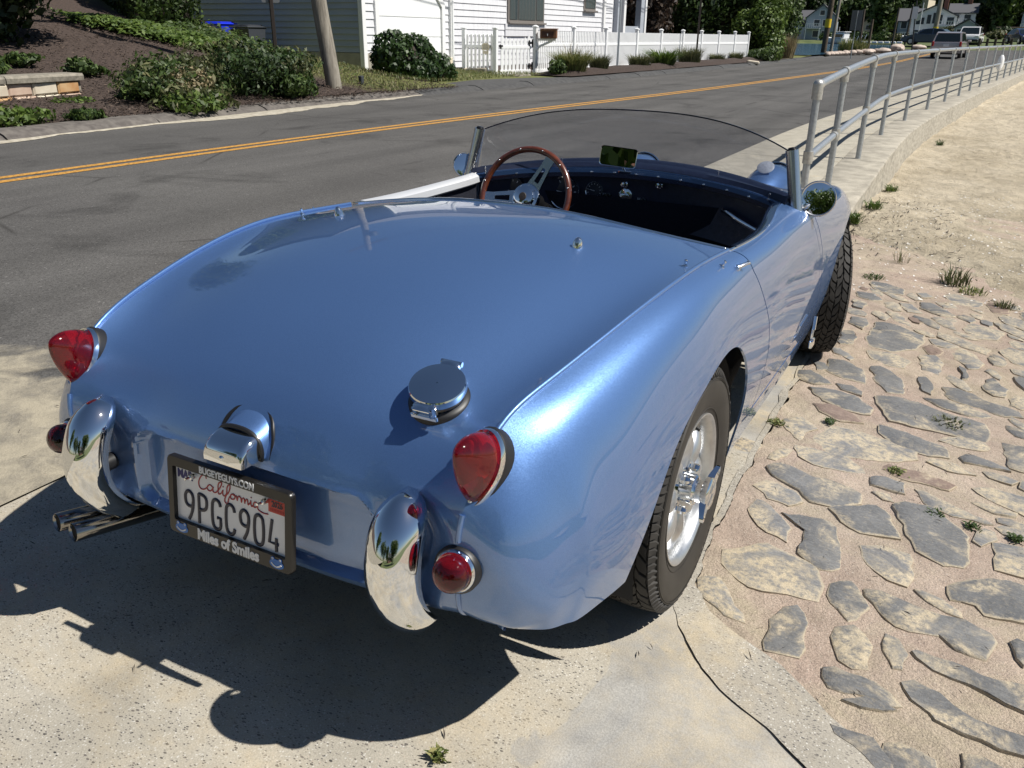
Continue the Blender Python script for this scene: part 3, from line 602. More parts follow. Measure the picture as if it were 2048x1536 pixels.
# smaller sand covered stones wedged between the large ones
GX, GY, GR = np.arange(.60, 2.3, .01), np.arange(-.95, 3.75, .01), .01
OCC = np.zeros((len(GX), len(GY)), bool); gxx, gyy = np.meshgrid(GX, GY, indexing='ij')
def inside(poly, px, py):
    r = np.zeros(np.shape(px), bool); n = len(poly)
    for i in range(n):
        (x1, y1), (x2, y2) = poly[i], poly[(i+1) % n]
        if y1 != y2: r ^= ((y1 > py) != (y2 > py)) & (px < (x2-x1)*(py-y1)/(y2-y1)+x1)
    return r
def mark(poly, grow):
    c = np.mean(poly, axis=0); P = [tuple(c+(np.array(p)-c)*(1+grow/max(.02, np.linalg.norm(np.array(p)-c)))) for p in poly]; a = np.array(P)
    i0, i1 = np.searchsorted(GX, a[:, 0].min()), np.searchsorted(GX, a[:, 0].max())+1; j0, j1 = np.searchsorted(GY, a[:, 1].min()), np.searchsorted(GY, a[:, 1].max())+1
    OCC[i0:i1, j0:j1] |= inside(P, gxx[i0:i1, j0:j1], gyy[i0:i1, j0:j1])
OCC |= gxx < (xs2(gyy)+.035)
DIRS = []
for k, poly in STONES:
    mark(poly, .012); a = np.array(poly); a = a-a.mean(0); w_, v_ = np.linalg.eigh(a.T @ a); DIRS.append((np.mean(poly, axis=0), math.atan2(v_[1, 1], v_[0, 1])))
rs = random.Random(11); extra = []
for size, tries in ((.15, 1500), (.115, 2000), (.085, 2600), (.062, 3600)):
    for _ in range(tries):
        if len(extra) >= 215: break
        x, y = rs.uniform(.64, 2.2), rs.uniform(-.85, 3.6); i, j = int((x-.60)/GR), int((y+.95)/GR)
        if OCC[min(i, len(GX)-1), min(j, len(GY)-1)]: continue
        d0 = min(DIRS, key=lambda q: (q[0][0]-x)**2+(q[0][1]-y)**2); a0 = d0[1]+rs.uniform(-.35, .35); asp = rs.uniform(.38, .75); n = rs.choice((5, 6, 6, 7)); ph = rs.uniform(0, 6.28); P = []
        for q in range(n):
            t_ = ph+2*math.pi*(q+rs.uniform(-.22, .22))/n; r_ = size*rs.uniform(.85, 1.1); u, v = r_*math.cos(t_), r_*asp*math.sin(t_); P.append((x+u*math.cos(a0)-v*math.sin(a0), y+u*math.sin(a0)+v*math.cos(a0)))
        sm = [(x+(p[0]-x)*f, y+(p[1]-y)*f) for p in P for f in (1.0, .8)]+[((P[q][0]+P[q-1][0])/2, (P[q][1]+P[q-1][1])/2) for q in range(n)]
        if any(OCC[min(max(int((p[0]-.60)/GR), 0), len(GX)-1), min(max(int((p[1]+.95)/GR), 0), len(GY)-1)] for p in sm): continue
        if sum((P[q][0]*P[(q+1) % n][1]-P[(q+1) % n][0]*P[q][1]) for q in range(n)) < 0: P = P[::-1]
        extra.append((rs.choice('sssssggb'), P)); mark(P, .010)
STONES = STONES+extra
for i, (k, poly) in enumerate(STONES):
    out = stone_mesh(poly, i); N = len(out); c = sum(out, Vector())/N
    hgt = {'g': .0055, 's': .0025, 'b': .0045}[k]*random.uniform(.6, 1.25); tx, ty = random.uniform(-.012, .012), random.uniform(-.012, .012)
    def zz(p, h):
        d = p-c; return float(H(p.x, p.y))+h+d.x*tx+d.y*ty+.006*(float(fbm(p.x*11, p.y*11, 40+i))-.45)
    inset = min(.012, .12*min((p-c).length for p in out))
    A = [Vector((p.x, p.y, zz(p, -.02))) for p in out]
    B = [Vector((p.x, p.y, zz(p, hgt*.25))) for p in out]
    I = [p+(c-p).normalized()*inset for p in out]; Cc = [Vector((p.x, p.y, zz(p, hgt))) for p in I]
    I2 = [p.lerp(c, .55) for p in out]; D = [Vector((p.x, p.y, zz(p, hgt+.001))) for p in I2]
    mb = MB(); mb.loft([A, B, Cc, D], True, False, False); b0 = 3*N; mb.v.append((c.x, c.y, zz(c, hgt+.001))); cc = len(mb.v)-1
    for j in range(N): mb.f.append((b0+j, b0+(j+1) % N, cc)); mb.mi.append(0)
    so = mb.build('paving_stone', MT['stone_'+k], RAMP, 50); at = so.data.attributes.new('rim', 'FLOAT', 'POINT'); at.data.foreach_set('value', [1.0]*(2*N)+[.55]*N+[0.0]*N+[0.0])

# beach sand
def sand_z(x, y):
    # height relative to a boundary line running from (1.9,3.3) to (.39,5.5)
    x = np.asarray(x, float); y = np.asarray(y, float)
    dd = ((x-.40)*.80+(y-5.25)*.60)
    z0 = H(np.minimum(x, 6), np.minimum(y, 6.2))
    far = -.34-.010*np.maximum(x-2, 0)+.0025*np.maximum(y-8, 0)
    a = z0+.10*np.clip(dd, -1, 1.2)-.012
    w = ss(.3, 2.2, dd); z = a*(1-w)+far*w
    lump = (.07*(fbm(x*1.1, y*1.1, 51)-.47)+.075*(fbm(x*4.2, y*4.2, 53)-.47)+.028*(fbm(x*13, y*13, 57)-.47))*ss(-.5, .5, dd)+.02*(fbm(x*3, y*3, 60)-.47)
    wall = .02*np.exp(-np.maximum(x-(.30+0*y), 0)*2.2)*ss(5.5, 9, y)
    return z+lump+wall
xa = np.concatenate([np.linspace(0, 3.2, 120), np.linspace(3.25, 12, 70), np.linspace(12.5, 60, 40)]); yb_ = np.concatenate([np.linspace(2.4, 9, 190), np.linspace(9.05, 24, 150), np.linspace(24.5, 70, 70), np.linspace(72, 200, 30)])
P = []
for y in yb_:
    x0 = float(smooth_curve(RAIL_X, max(y, 5)))+.26 if y > 5.6 else .26; x = x0+xa
    P.append(np.stack([x, np.full_like(x, y), sand_z(x-(x0-.26), y)], -1))
o = grid_mesh('beach', np.array(P), MT['sand']); o['kind'] = 'structure'
def sand_at(x, y):
    x0 = float(smooth_curve(RAIL_X, max(y, 5)))+.26 if y > 5.6 else .26
    return float(max(sand_z(x-(x0-.26), y), H(x, y)))
# sidewalk slabs and sea wall
WALK = bpy.data.objects.new('sidewalk', None); COL.objects.link(WALK); WALK['kind'] = 'structure'
ye = np.concatenate([np.arange(3.45, 60, 1.55), np.arange(60.5, 130, 6)])
for a, b in zip(ye[:-1], ye[1:]):
    g = .006 if b < 40 else .015; m = MB(); rings = []
    for y in np.linspace(a+g, b-g, 3):
        xl = float(smooth_curve(WALK_L, y)); xr = float(smooth_curve(RAIL_X, max(y, 5)))-.14; z = float(walk_z(y))
        zl = float(rise(y))+.012; rings.append([(xl, y, zl-.3), (xl, y, zl-.004), (xl+.02, y, zl), (xr, y, z+.016), (xr, y, z-.3)])
    m.loft(rings); m.build('slab', MT['walk'], WALK, 30)
WALL = thing('sea_wall', 'low pale concrete sea wall with crumbling outer edge under the pipe railing', 'wall', (0, 5, 0))
ye = np.concatenate([np.arange(5.2, 60, 3.1), np.arange(60.5, 130, 8)])
for a, b in zip(ye[:-1], ye[1:]):
    m = MB(); rings = []
    for y in np.linspace(a+.004, b-.004, 12):
        xr = float(smooth_curve(RAIL_X, max(y, 5))); z = float(walk_z(y)); e = .010*(float(fbm(y*3.2, 1.0, 71))-.5)*2; e2 = .014*(float(fbm(y*1.1, 4.0, 75))-.5)*2
        q = [(xr-.135, -.6), (xr-.135, .014), (xr-.13, .016), (xr+.285+e, .016), (xr+.305+e, .004+e*.3), (xr+.312+e2, -.12), (xr+.335+e2*1.5, -.28), (xr+.34, -.6)]
        rings.append([(x, y-5, z+h) for x, h in q])
    m.loft(rings); m.build('wall_section', MT['seawall'], WALL, 40)

# pipe railing
RAIL = thing('pipe_railing', 'galvanised pipe railing with two rails along the sea wall', 'railing', (0, 5.2, 0))
posts = [5.2, 6.45, 8.45, 11.05, 13.6, 16.3, 18.85, 21.2, 23.7, 26.1]+[26.1+2.45*k for k in range(1, 18)]
def rx(y): return float(smooth_curve(RAIL_X, y, 1.0))
PT = .029
def rp(y, z): return Vector((rx(y), y-5.2, z+float(walk_z(y))))
for a, b in zip(posts[:-1], posts[1:]):
    for z, nm in ((1.04, 'top_rail'), (.52, 'mid_rail')):
        m = MB(); m.tube([rp(y, z) for y in np.linspace(a+(.03 if a > 5.3 else .0), b-.0, 4)], PT if z > .6 else PT*.95, 12); m.build(nm, MT['galv'], RAIL, 50)
for i, y in enumerate(posts):
    p0 = rp(y, .0); m = MB(); m.tube([p0, p0+V(0, 0, 1.0)], PT*.95, 12); po = m.build('post', MT['galv'], RAIL, 50)
    m = MB(); m.tube([p0+V(0, 0, .012), p0+V(0, 0, .10)] if i == 0 else [p0+V(0, 0, .012), p0+V(0, 0, .018)], PT*1.45 if i == 0 else PT*1.2, 12); m.build('base_flange', MT['fitting'], po, 50)
    m = MB()
    if i == 0: m.tube([p0+V(0, 0, .94), p0+V(0, 0, 1.045)], PT*1.35, 14); m.sphere(p0+V(0, 0, 1.045), PT*1.35, 14, 8); m.tube([p0+V(0, 0, 1.04), rp(y+.07, 1.04)], PT*1.3, 14)
    else:
        m.tube([p0+V(0, 0, .955), p0+V(0, 0, 1.04)], PT*1.3, 12); m.tube([rp(y-.045, 1.04), rp(y+.045, 1.04)], PT*1.35, 12)
    m.build('top_coupling', MT['fitting'], po, 50)
    m = MB(); m.tube([p0+V(0, 0, .475), p0+V(0, 0, .565)], PT*1.3, 12); m.build('mid_coupling', MT['fitting'], po, 50)
    if i in (1, 3): m = MB(); m.tube([rp(y-.13, .52), rp(y-.07, .52)], PT*1.15, 12); m.build('rail_sleeve', MT['fitting'], po, 50)

bg_ = thing('plastic_bag', 'crumpled white plastic bag caught on the far part of the pipe railing', 'bag', (rx(31), 31, .32))
m = MB(); m.sphere((0, 0, .22), (.10, .13, .26), 12, 9); o = m.build('bag_film', MT['vinyl'], bg_, 20)
for v in o.data.vertices:
    q = 1+.7*(float(fbm(v.co.x*14, v.co.y*14+v.co.z*9, 3))-.45); v.co = (v.co.x*q, v.co.y*q, v.co.z)

# ------------------------------------------------------------------ the roadster
_c = Matrix([list(v) for v in cam_axes(0.48980, 0.38100, 0.0217)]).transposed()
_w = Matrix([list(v) for v in cam_axes(YAW, PITCH, ROLL)]).transposed()
CR = _w @ _c.transposed(); CA = Vector((.62, 0, 0))
CAR = thing('roadster', 'light blue metallic vintage open two-seat roadster seen from behind, parked beside the stone ramp', 'car')
CAR.matrix_world = Matrix.Translation(CA - CR @ CA) @ CR.to_4x4()

ROWS = [ # nose -> tail, ten columns from centre line to sill
 [(0,2.62,.30),(.2,2.61,.30),(.35,2.57,.30),(.45,2.53,.30),(.52,2.49,.31),(.56,2.47,.31),(.585,2.44,.30),(.596,2.42,.29),(.59,2.42,.27),(.57,2.42,.24)],
 [(0,2.60,.47),(.2,2.59,.465),(.35,2.56,.46),(.45,2.53,.46),(.52,2.5,.47),(.565,2.48,.45),(.595,2.45,.42),(.608,2.43,.37),(.60,2.43,.31),(.58,2.43,.25)],
 [(0,2.4,.60),(.2,2.4,.595),(.36,2.38,.58),(.46,2.37,.58),(.54,2.36,.60),(.595,2.35,.58),(.632,2.33,.53),(.65,2.32,.44),(.645,2.32,.34),(.62,2.32,.24)],
 [(0,2.1,.69),(.2,2.1,.68),(.36,2.1,.665),(.48,2.1,.66),(.56,2.1,.695),(.62,2.1,.685),(.664,2.1,.63),(.684,2.1,.52),(.679,2.1,.37),(.645,2.1,.22)],
 [(0,1.83,.745),(.2,1.83,.735),(.36,1.82,.715),(.48,1.8,.705),(.57,1.8,.735),(.63,1.8,.722),(.672,1.8,.665),(.690,1.8,.54),(.684,1.8,.37),(.645,1.8,.2)],
 [(0,1.62,.785),(.2,1.60,.775),(.36,1.57,.755),(.48,1.55,.745),(.58,1.5,.752),(.636,1.5,.732),(.670,1.5,.68),(.684,1.5,.54),(.677,1.5,.35),(.634,1.5,.16)],
 [(0,1.46,.812),(.2,1.43,.806),(.36,1.36,.794),(.49,1.28,.780),(.59,1.22,.760),(.642,1.25,.732),(.668,1.28,.68),(.679,1.28,.54),(.673,1.28,.35),(.632,1.28,.14)],
 [(0,1.30,.800),(.2,1.28,.795),(.36,1.23,.785),(.48,1.17,.772),(.568,1.12,.757),(.634,1.12,.732),(.662,1.12,.68),(.676,1.12,.54),(.671,1.12,.35),(.632,1.12,.14)],
 [(0,1.0,.80),(.2,1.0,.79),(.37,.98,.775),(.49,.94,.755),(.588,.9,.741),(.637,.9,.722),(.661,.9,.67),(.676,.9,.54),(.671,.9,.35),(.632,.9,.14)],
 [(0,.65,.805),(.2,.65,.795),(.37,.65,.775),(.49,.65,.755),(.600,.65,.733),(.638,.65,.716),(.661,.65,.665),(.677,.65,.53),(.672,.65,.35),(.635,.65,.15)],
 [(0,.33,.808),(.2,.333,.801),(.37,.345,.780),(.49,.38,.758),(.590,.42,.738),(.630,.42,.722),(.657,.42,.67),(.677,.42,.53),(.675,.42,.35),(.645,.42,.17)],
 [(0,.16,.812),(.2,.16,.806),(.38,.165,.783),(.52,.185,.7555),(.584,.2,.746),(.628,.2,.722),(.660,.2,.665),(.684,.2,.53),(.684,.2,.36),(.66,.2,.2)],
 [(0,-.02,.803),(.2,-.02,.796),(.375,-.015,.772),(.518,-.005,.7435),(.581,0,.744),(.63,0,.715),(.664,0,.65),(.688,0,.53),(.688,0,.38),(.665,0,.25)],
 [(0,-.22,.772),(.2,-.22,.764),(.365,-.217,.738),(.500,-.208,.7125),(.562,-.2,.720),(.615,-.2,.69),(.652,-.2,.62),(.678,-.2,.50),(.682,-.2,.38),(.667,-.2,.26)],
 [(0,-.40,.720),(.19,-.40,.713),(.345,-.40,.689),(.468,-.40,.668),(.53,-.4,.680),(.585,-.4,.65),(.627,-.4,.58),(.660,-.4,.47),(.668,-.4,.37),(.655,-.4,.265)],
 [(0,-.495,.677),(.19,-.495,.671),(.33,-.493,.650),(.450,-.488,.638),(.5135,-.48,.661),(.571,-.475,.631),(.614,-.47,.561),(.648,-.465,.458),(.657,-.465,.365),(.643,-.47,.268)],
 [(0,-.572,.625),(.19,-.572,.619),(.32,-.569,.604),(.436,-.562,.609),(.499,-.545,.640),(.557,-.535,.607),(.602,-.525,.540),(.637,-.523,.45),(.645,-.526,.36),(.630,-.535,.272)],
 [(0,-.612,.585),(.19,-.611,.580),(.315,-.608,.568),(.425,-.606,.577),(.4915,-.592,.614),(.549,-.577,.578),(.594,-.560,.514),(.629,-.550,.432),(.636,-.549,.352),(.621,-.557,.276)],
 [(0,-.64,.54),(.19,-.639,.536),(.30,-.636,.527),(.41,-.641,.537),(.487,-.632,.575),(.545,-.612,.545),(.590,-.592,.485),(.622,-.577,.41),(.627,-.572,.34),(.612,-.577,.279)],
 [(0,-.672,.455),(.19,-.671,.452),(.30,-.667,.446),(.40,-.670,.446),(.478,-.680,.47),(.535,-.668,.445),(.575,-.650,.405),(.602,-.628,.36),(.606,-.612,.318),(.592,-.608,.286)],
 [(0,-.678,.37),(.19,-.676,.37),(.30,-.672,.369),(.39,-.673,.37),(.475,-.678,.388),(.522,-.672,.374),(.556,-.660,.352),(.578,-.642,.328),(.580,-.632,.306),(.569,-.627,.291)],
 [(0,-.667,.285),(.19,-.666,.286),(.30,-.663,.290),(.39,-.663,.297),(.474,-.668,.318),(.505,-.664,.313),(.528,-.656,.307),(.545,-.648,.301),(.550,-.643,.297),(.545,-.640,.294)],
 [(0,-.627,.262),(.19,-.626,.263),(.30,-.624,.267),(.39,-.625,.273),(.470,-.635,.290),(.495,-.634,.287),(.512,-.630,.284),(.524,-.627,.282),(.528,-.624,.281),(.525,-.622,.280)],
]
RW = np.array(ROWS, float)
def nat_spline(kn, Y):
    """natural cubic spline second derivatives along axis 0"""
    n = len(kn); h = np.diff(kn); A = np.zeros((n, n)); B = np.zeros((n,)+Y.shape[1:]); A[0, 0] = A[-1, -1] = 1
    for i in range(1, n-1):
        A[i, i-1] = h[i-1]; A[i, i] = 2*(h[i-1]+h[i]); A[i, i+1] = h[i]
        B[i] = 6*((Y[i+1]-Y[i])/h[i]-(Y[i]-Y[i-1])/h[i-1])
    return np.linalg.solve(A, B.reshape(n, -1)).reshape(B.shape)
def ev_spline(kn, Y, D, t):
    t = np.asarray(t, float); i = np.clip(np.searchsorted(kn, t, side='right')-1, 0, len(kn)-2); h = kn[i+1]-kn[i]
    sh = (-1,)+(1,)*(Y.ndim-1); a = ((kn[i+1]-t)/h).reshape(sh); b = ((t-kn[i])/h).reshape(sh); h2 = (h*h/6).reshape(sh)
    return a*Y[i]+b*Y[i+1]+((a**3-a)*D[i]+(b**3-b)*D[i+1])*h2
KV = np.concatenate([[0], np.cumsum(np.linalg.norm(np.diff(RW, axis=1), axis=2).mean(0))])
KU = np.concatenate([[0], np.cumsum(np.linalg.norm(np.diff(RW, axis=0), axis=2)[:, 4:8].mean(1))])
RT = RW.transpose(1, 0, 2)
DV = nat_spline(KV, RT)
# symmetric across the centre line: mirror the first columns so that the spline has no end effect there
MIR = RT[1:4][::-1]*np.array([-1, 1, 1]); RTm = np.concatenate([MIR, RT]); KVm = np.concatenate([-KV[1:4][::-1], KV]); DVm = nat_spline(KVm, RTm)
def crease(v):
    """the bead is a crease: separate splines inside and outside column 4"""
    v = np.asarray(v, float)
    a = ev_spline(KVI, RTI, DVI, np.minimum(v, KV[4])); b = ev_spline(KVO, RTO, DVO, np.maximum(v, KV[4]))
    w = (v <= KV[4]).reshape(-1, 1, 1); return np.where(w, a, b)
KVI = np.concatenate([-KV[1:5][::-1], KV[:5]]); RTI = np.concatenate([RT[1:5][::-1]*np.array([-1, 1, 1]), RT[:5]]); DVI = nat_spline(KVI, RTI)
KVO = KV[4:]; RTO = RT[4:]; DVO = nat_spline(KVO, RTO)
def surf(v, tfun):
    """v: list of v params; tfun(row polyline curve (T,3)) -> t samples. returns list of arrays"""
    C = crease(v)                      # (nv, nrows, 3)
    out = []
    for k in range(len(v)):
        Y = C[k]; D = nat_spline(KU, Y); out.append(ev_spline(KU, Y, D, tfun(v[k], Y, D)))
    return np.array(out)
TT = np.linspace(KU[0], KU[-1], 900)
def t_at(Y, D, g):
    """first t where g(points) changes sign, searching nose -> tail"""
    P = ev_spline(KU, Y, D, TT); s = g(P); i = np.where((s[:-1] > 0) & (s[1:] <= 0))[0]
    i = i[0] if len(i) else 0; f = s[i]/(s[i]-s[i+1]+1e-12); return TT[i]+f*(TT[i+1]-TT[i])
GR = lambda z: np.interp(z, [.10, .267, .418, .519, .69, .75], [.62, .643, .648, .60, .44, .425])
GF = lambda z: np.interp(z, [.12, .22, .366, .45, .566, .70, .76], [1.36, 1.39, 1.465, 1.455, 1.39, 1.24, 1.215])
KA, K3, K5 = KU[10], KU[7], KU[5]
def t_rear(v, Y, D):
    return KA if v <= KV[4]+1e-9 else t_at(Y, D, lambda P: P[:, 1]-GR(P[:, 2]))
def t_front(v, Y, D, off=0.0):
    return t_at(Y, D, lambda P: P[:, 1]-GF(P[:, 2])-off)
def t_clam(v, Y, D):
    if v < KV[4]:
        f = v/KV[4]; e = t_at(Y, D, lambda P: P[:, 1]-(1.60-.375*f**1.7)); return e
    return t_front(v, Y, D)
dG = .0028
vI = np.linspace(0, KV[4], 70); vO = np.linspace(KV[4], KV[9], 64)
def bunch(a, b, n, p=1.0): return a+(b-a)*np.linspace(0, 1, n)**p
def piece(name, vlist, tf, mats, mirror=True, sides=(1,), thick=.006, parent=CAR, cut=None, recess=False):
    P = surf(vlist, tf)
    if recess:
        X, Z = P[..., 0], P[..., 2]; q = .045
        dx = np.abs(X)-(.300-q); dz = np.abs(Z-.388)-(.083-q)
        sd_ = np.sqrt(np.maximum(dx, 0)**2+np.maximum(dz, 0)**2)+np.minimum(np.maximum(dx, dz), 0)-q
        tail = (P[..., 1] < -.6); mk = ss(.003, -.012, sd_)*tail
        lip = np.exp(-(sd_/.008)**2)*tail
        P[..., 1] += .020*mk-.003*lip
    objs = []
    for s in sides:
        Q = P*np.array([s, 1, 1])
        V_ = [Q]
        if mirror: V_ = [np.concatenate([(Q*np.array([-1, 1, 1]))[::-1][:-1], Q], 0)]
        G = V_[0]; o = grid_mesh(name, G, mats, None, flip=(s < 0))
        me = o.data; bm = bmesh.new(); bm.from_mesh(me); bmesh.ops.remove_doubles(bm, verts=bm.verts, dist=1e-6); bmesh.ops.recalc_face_normals(bm, faces=bm.faces)
        cz = sum((f.normal.dot(Vector((f.calc_center_median().x, f.calc_center_median().y*.2, f.calc_center_median().z-.35))) for f in bm.faces))
        if cz < 0: bmesh.ops.reverse_faces(bm, faces=bm.faces)
        bm.to_mesh(me); bm.free()
        md = o.modifiers.new('s', 'SOLIDIFY'); md.thickness = thick; md.offset = -1; md.use_even_offset = False
        tmp = []
        if cut:
            for poly in cut:
                m = MB(); m.loft([[(x0, y, z) for y, z in poly] for x0 in (.40, 1.0)]); c1 = m.build('tmp', None, None, 0)
                m = MB(); m.loft([[(x0, y, z) for y, z in poly] for x0 in (-1.0, -.40)]); c2 = m.build('tmp', None, None, 0); tmp += [c1, c2]
            for c in tmp:
                b = o.modifiers.new('b', 'BOOLEAN'); b.operation = 'DIFFERENCE'; b.object = c; b.solver = 'EXACT'
        bpy.context.view_layer.update(); dg = bpy.context.evaluated_depsgraph_get(); ev = o.evaluated_get(dg)
        nm = bpy.data.meshes.new_from_object(ev); o.modifiers.clear(); o.data = nm
        for c in tmp: bpy.data.objects.remove(c)
        nm.shade_smooth(); nm.set_sharp_from_angle(angle=math.radians(32)); o.parent = parent; objs.append(o)
    return objs
def arc_poly(pts, n=50):
    p = np.array(pts, float); k = np.concatenate([[0], np.cumsum(np.linalg.norm(np.diff(p, axis=0), axis=1))]); D = nat_spline(k, p); q = ev_spline(k, p, D, np.linspace(0, k[-1], n))
    return [tuple(a) for a in q]
REAR_ARCH = [(-.405, .05)]+arc_poly([(-.378, .262), (-.340, .335), (-.262, .432), (-.175, .495), (-.068, .540), (.046, .568), (.142, .572), (.240, .553), (.325, .505), (.392, .43), (.425, .33), (.435, .23)])+[(.44, .05)]
FRONT_ARCH = [(1.655, .05)]+arc_poly([(1.66, .23), (1.68, .36), (1.74, .47), (1.84, .555), (1.97, .60), (2.10, .60), (2.24, .555), (2.34, .47), (2.40, .36), (2.41, .23)])+[(2.42, .05)]
vr = np.concatenate([vI, vO[1:]])
piece('rear_body', vr, lambda v, Y, D: np.concatenate([bunch(t_rear(v, Y, D)+(0 if v <= KV[4]+1e-9 else dG), KU[16], 76), np.linspace(KU[16], KU[21], 70)[1:], np.linspace(KU[21], KU[22], 4)[1:]]), MT['paint'], cut=[REAR_ARCH], recess=True)
piece('bonnet', np.concatenate([vI[::2], [KV[4]], vO[1::2], [KV[9]]]), lambda v, Y, D: bunch(KU[0], t_clam(v, Y, D)-dG, 70), MT['paint'], cut=[FRONT_ARCH])
vs_ = KV[8]+.55*(KV[9]-KV[8])
vD = np.linspace(KV[4], vs_-.003, 44)
piece('door', vD, lambda v, Y, D: bunch(t_front(v, Y, D, -.045)+dG, t_rear(v, Y, D)-dG, 40), MT['paint'], False, (1, -1), .012)
piece('sill', np.linspace(vs_+.002, KV[9], 8), lambda v, Y, D: bunch(t_front(v, Y, D, -.045)+dG*.2, t_rear(v, Y, D)+dG*.9, 30), MT['paint'], False, (1, -1), .01)
piece('scuttle', np.concatenate([vI[::2], [KV[4]], vO[1::2], [KV[9]]]), lambda v, Y, D: bunch(t_clam(v, Y, D)+dG, K3+(0 if v <= KV[4]+1e-9 else 0) if v <= KV[4]+1e-9 else t_front(v, Y, D, -.045), 24), [MT['paint']], True, (1,), .008)
def at_surf(v, t):
    """position and outward normal at (v,t)"""
    def p(v, t):
        C = crease([v])[0]; D = nat_spline(KU, C); return Vector(ev_spline(KU, C, D, np.array([t]))[0])
    e = .004; a = p(v, t); dv = p(v+e, t)-p(v-e, t); dt = p(v, t+e)-p(v, t-e); n = dt.cross(dv).normalized()
    if n.dot(a-Vector((0, a.y*.5, .3))) < 0: n = -n
    return a, n
def find_surf(x, y, lim=(0, 9)):
    """deck/fender point above (x,y): coarse search"""
    best = None
    for v in np.linspace(KV[0], KV[6], 90):
        C = crease([v])[0]; D = nat_spline(KU, C); P = ev_spline(KU, C, D, TT); d = (P[:, 0]-x)**2+(P[:, 1]-y)**2; i = d.argmin()
        if best is None or d[i] < best[0]: best = (d[i], v, TT[i])
    return at_surf(best[1], best[2])

# seam beads, cockpit edge trim
beadY = crease([KV[4]])[0]; beadD = nat_spline(KU, beadY)
for s in (1, -1):
    for a, b in ((KA+.02, KU[17]+.004), (KU[18]+.70*(KU[19]-KU[18]), KU[19]+.15*(KU[20]-KU[19])), (KU[20]+.1*(KU[21]-KU[20]), KU[22])):
        pts = ev_spline(KU, beadY, beadD, np.linspace(a, b, 60)); m = MB()
        m.tube([(s*p[0], p[1], p[2]+.0028) for p in pts], .0050, 10); m.build('seam_bead', MT['paint'], CAR, 60)
trim = []
edge = surf(np.linspace(0, KV[4], 40), lambda v, Y, D: np.array([KA]))[:, 0]
dash_e = surf(np.linspace(0, KV[4], 40), lambda v, Y, D: np.array([K3]))[:, 0]
side_e = ev_spline(KU, beadY, beadD, np.linspace(K3, KA, 30))
loop = [tuple(p*np.array([1, 1, 1])+np.array([0, 0, .001])) for p in edge]+[tuple(p+np.array([0, 0, .001])) for p in side_e[::-1][1:]]
full = [(-x, y, z) for x, y, z in loop[::-1][:-1]]+loop
m = MB(); m.tube(full, .0045, 8); m.build('cockpit_edge_trim', MT['chrome'], CAR, 60)

# cockpit tub, dash, floor, inner structure
m = MB()
pr = [(.0, .0)]
rings = []
for y, zt, w in ((.42, .735, .575), (.65, .728, .585), (.9, .736, .575), (1.10, .75, .552)):
    rings.append([(w, y, zt), (w, y, .35), (w-.05, y, .17), (-w+.05, y, .17), (-w, y, .35), (-w, y, zt)])
m.loft(rings, False, False, False)
m.add([(-.6, .36, .12), (.6, .36, .12), (.585, .40, .728), (.2, .32, .792), (-.2, .32, .792), (-.585, .40, .728)], [(0, 1, 2, 3, 4, 5)])
m.add([(-.6, 1.36, .12), (.6, 1.36, .12), (.6, 1.25, .7), (-.6, 1.25, .7)], [(0, 1, 2, 3)])
m.build('cockpit_tub', MT['carpet'], CAR, 30)
m = MB(); m.bbox((0, .85, .27), (.2, 1.0, .22), .04); m.build('transmission_tunnel', MT['carpet'], CAR, 30)
def seat(x):
    m = MB(); m.bbox((x, .72, .24), (.42, .48, .14), .035); M_ = Matrix.Translation((x, .50, .30)) @ Matrix.Rotation(math.radians(-14), 4, 'X'); m.bbox((0, 0, .16), (.42, .10, .36), .04, M_); m.build('seat', MT['navy'], CAR, 40)
seat(.27); seat(-.27)
m = MB(); m.bbox((0, .40, .17), (.85, .9, .06), .01); m.bbox((0, 1.6, .2), (.9, 1.3, .1), .01); m.box((0, -.36, .30), (.85, .40, .04)); m.build('underbody', MT['under'], CAR, 30)
# dash: a padded roll at the top and a flat panel below it
dn = np.concatenate([dash_e[::-1]*np.array([-1, 1, 1]), dash_e[1:]])
m = MB(); rings = []
for p in dn:
    rings.append([(p[0], p[1]+.015, p[2]-.002), (p[0], p[1]-.006, p[2]-.004), (p[0], p[1]-.016, p[2]-.018), (p[0], p[1]-.010, p[2]-.034), (p[0], p[1]+.02, p[2]-.040)])
m.loft(rings, True); m.build('dash_roll', MT['navygl'], CAR, 50)
m = MB(); m.loft([[(p[0]*.985, p[1]+.012, p[2]-.034) for p in dn], [(p[0]*.985, p[1]+.014, p[2]-.15) for p in dn], [(p[0]*.98, p[1]-.0, p[2]-.20) for p in dn], [(p[0]*.98, p[1]+.05, p[2]-.205) for p in dn]], False, False, False); DASH = m.build('dashboard', MT['navy'], CAR, 50)
for p in dn[4:-4:6]:
    m = MB(); m.sphere((p[0], p[1]-.017, p[2]-.016), .005, 10, 6); m.build('snap_stud', MT['chrome'], DASH, 60)
def dash_pt(x, dz):
    y = np.interp(abs(x), dash_e[:, 0], dash_e[:, 1]); z = np.interp(abs(x), dash_e[:, 0], dash_e[:, 2]); return Vector((x, y+.012, z-dz))
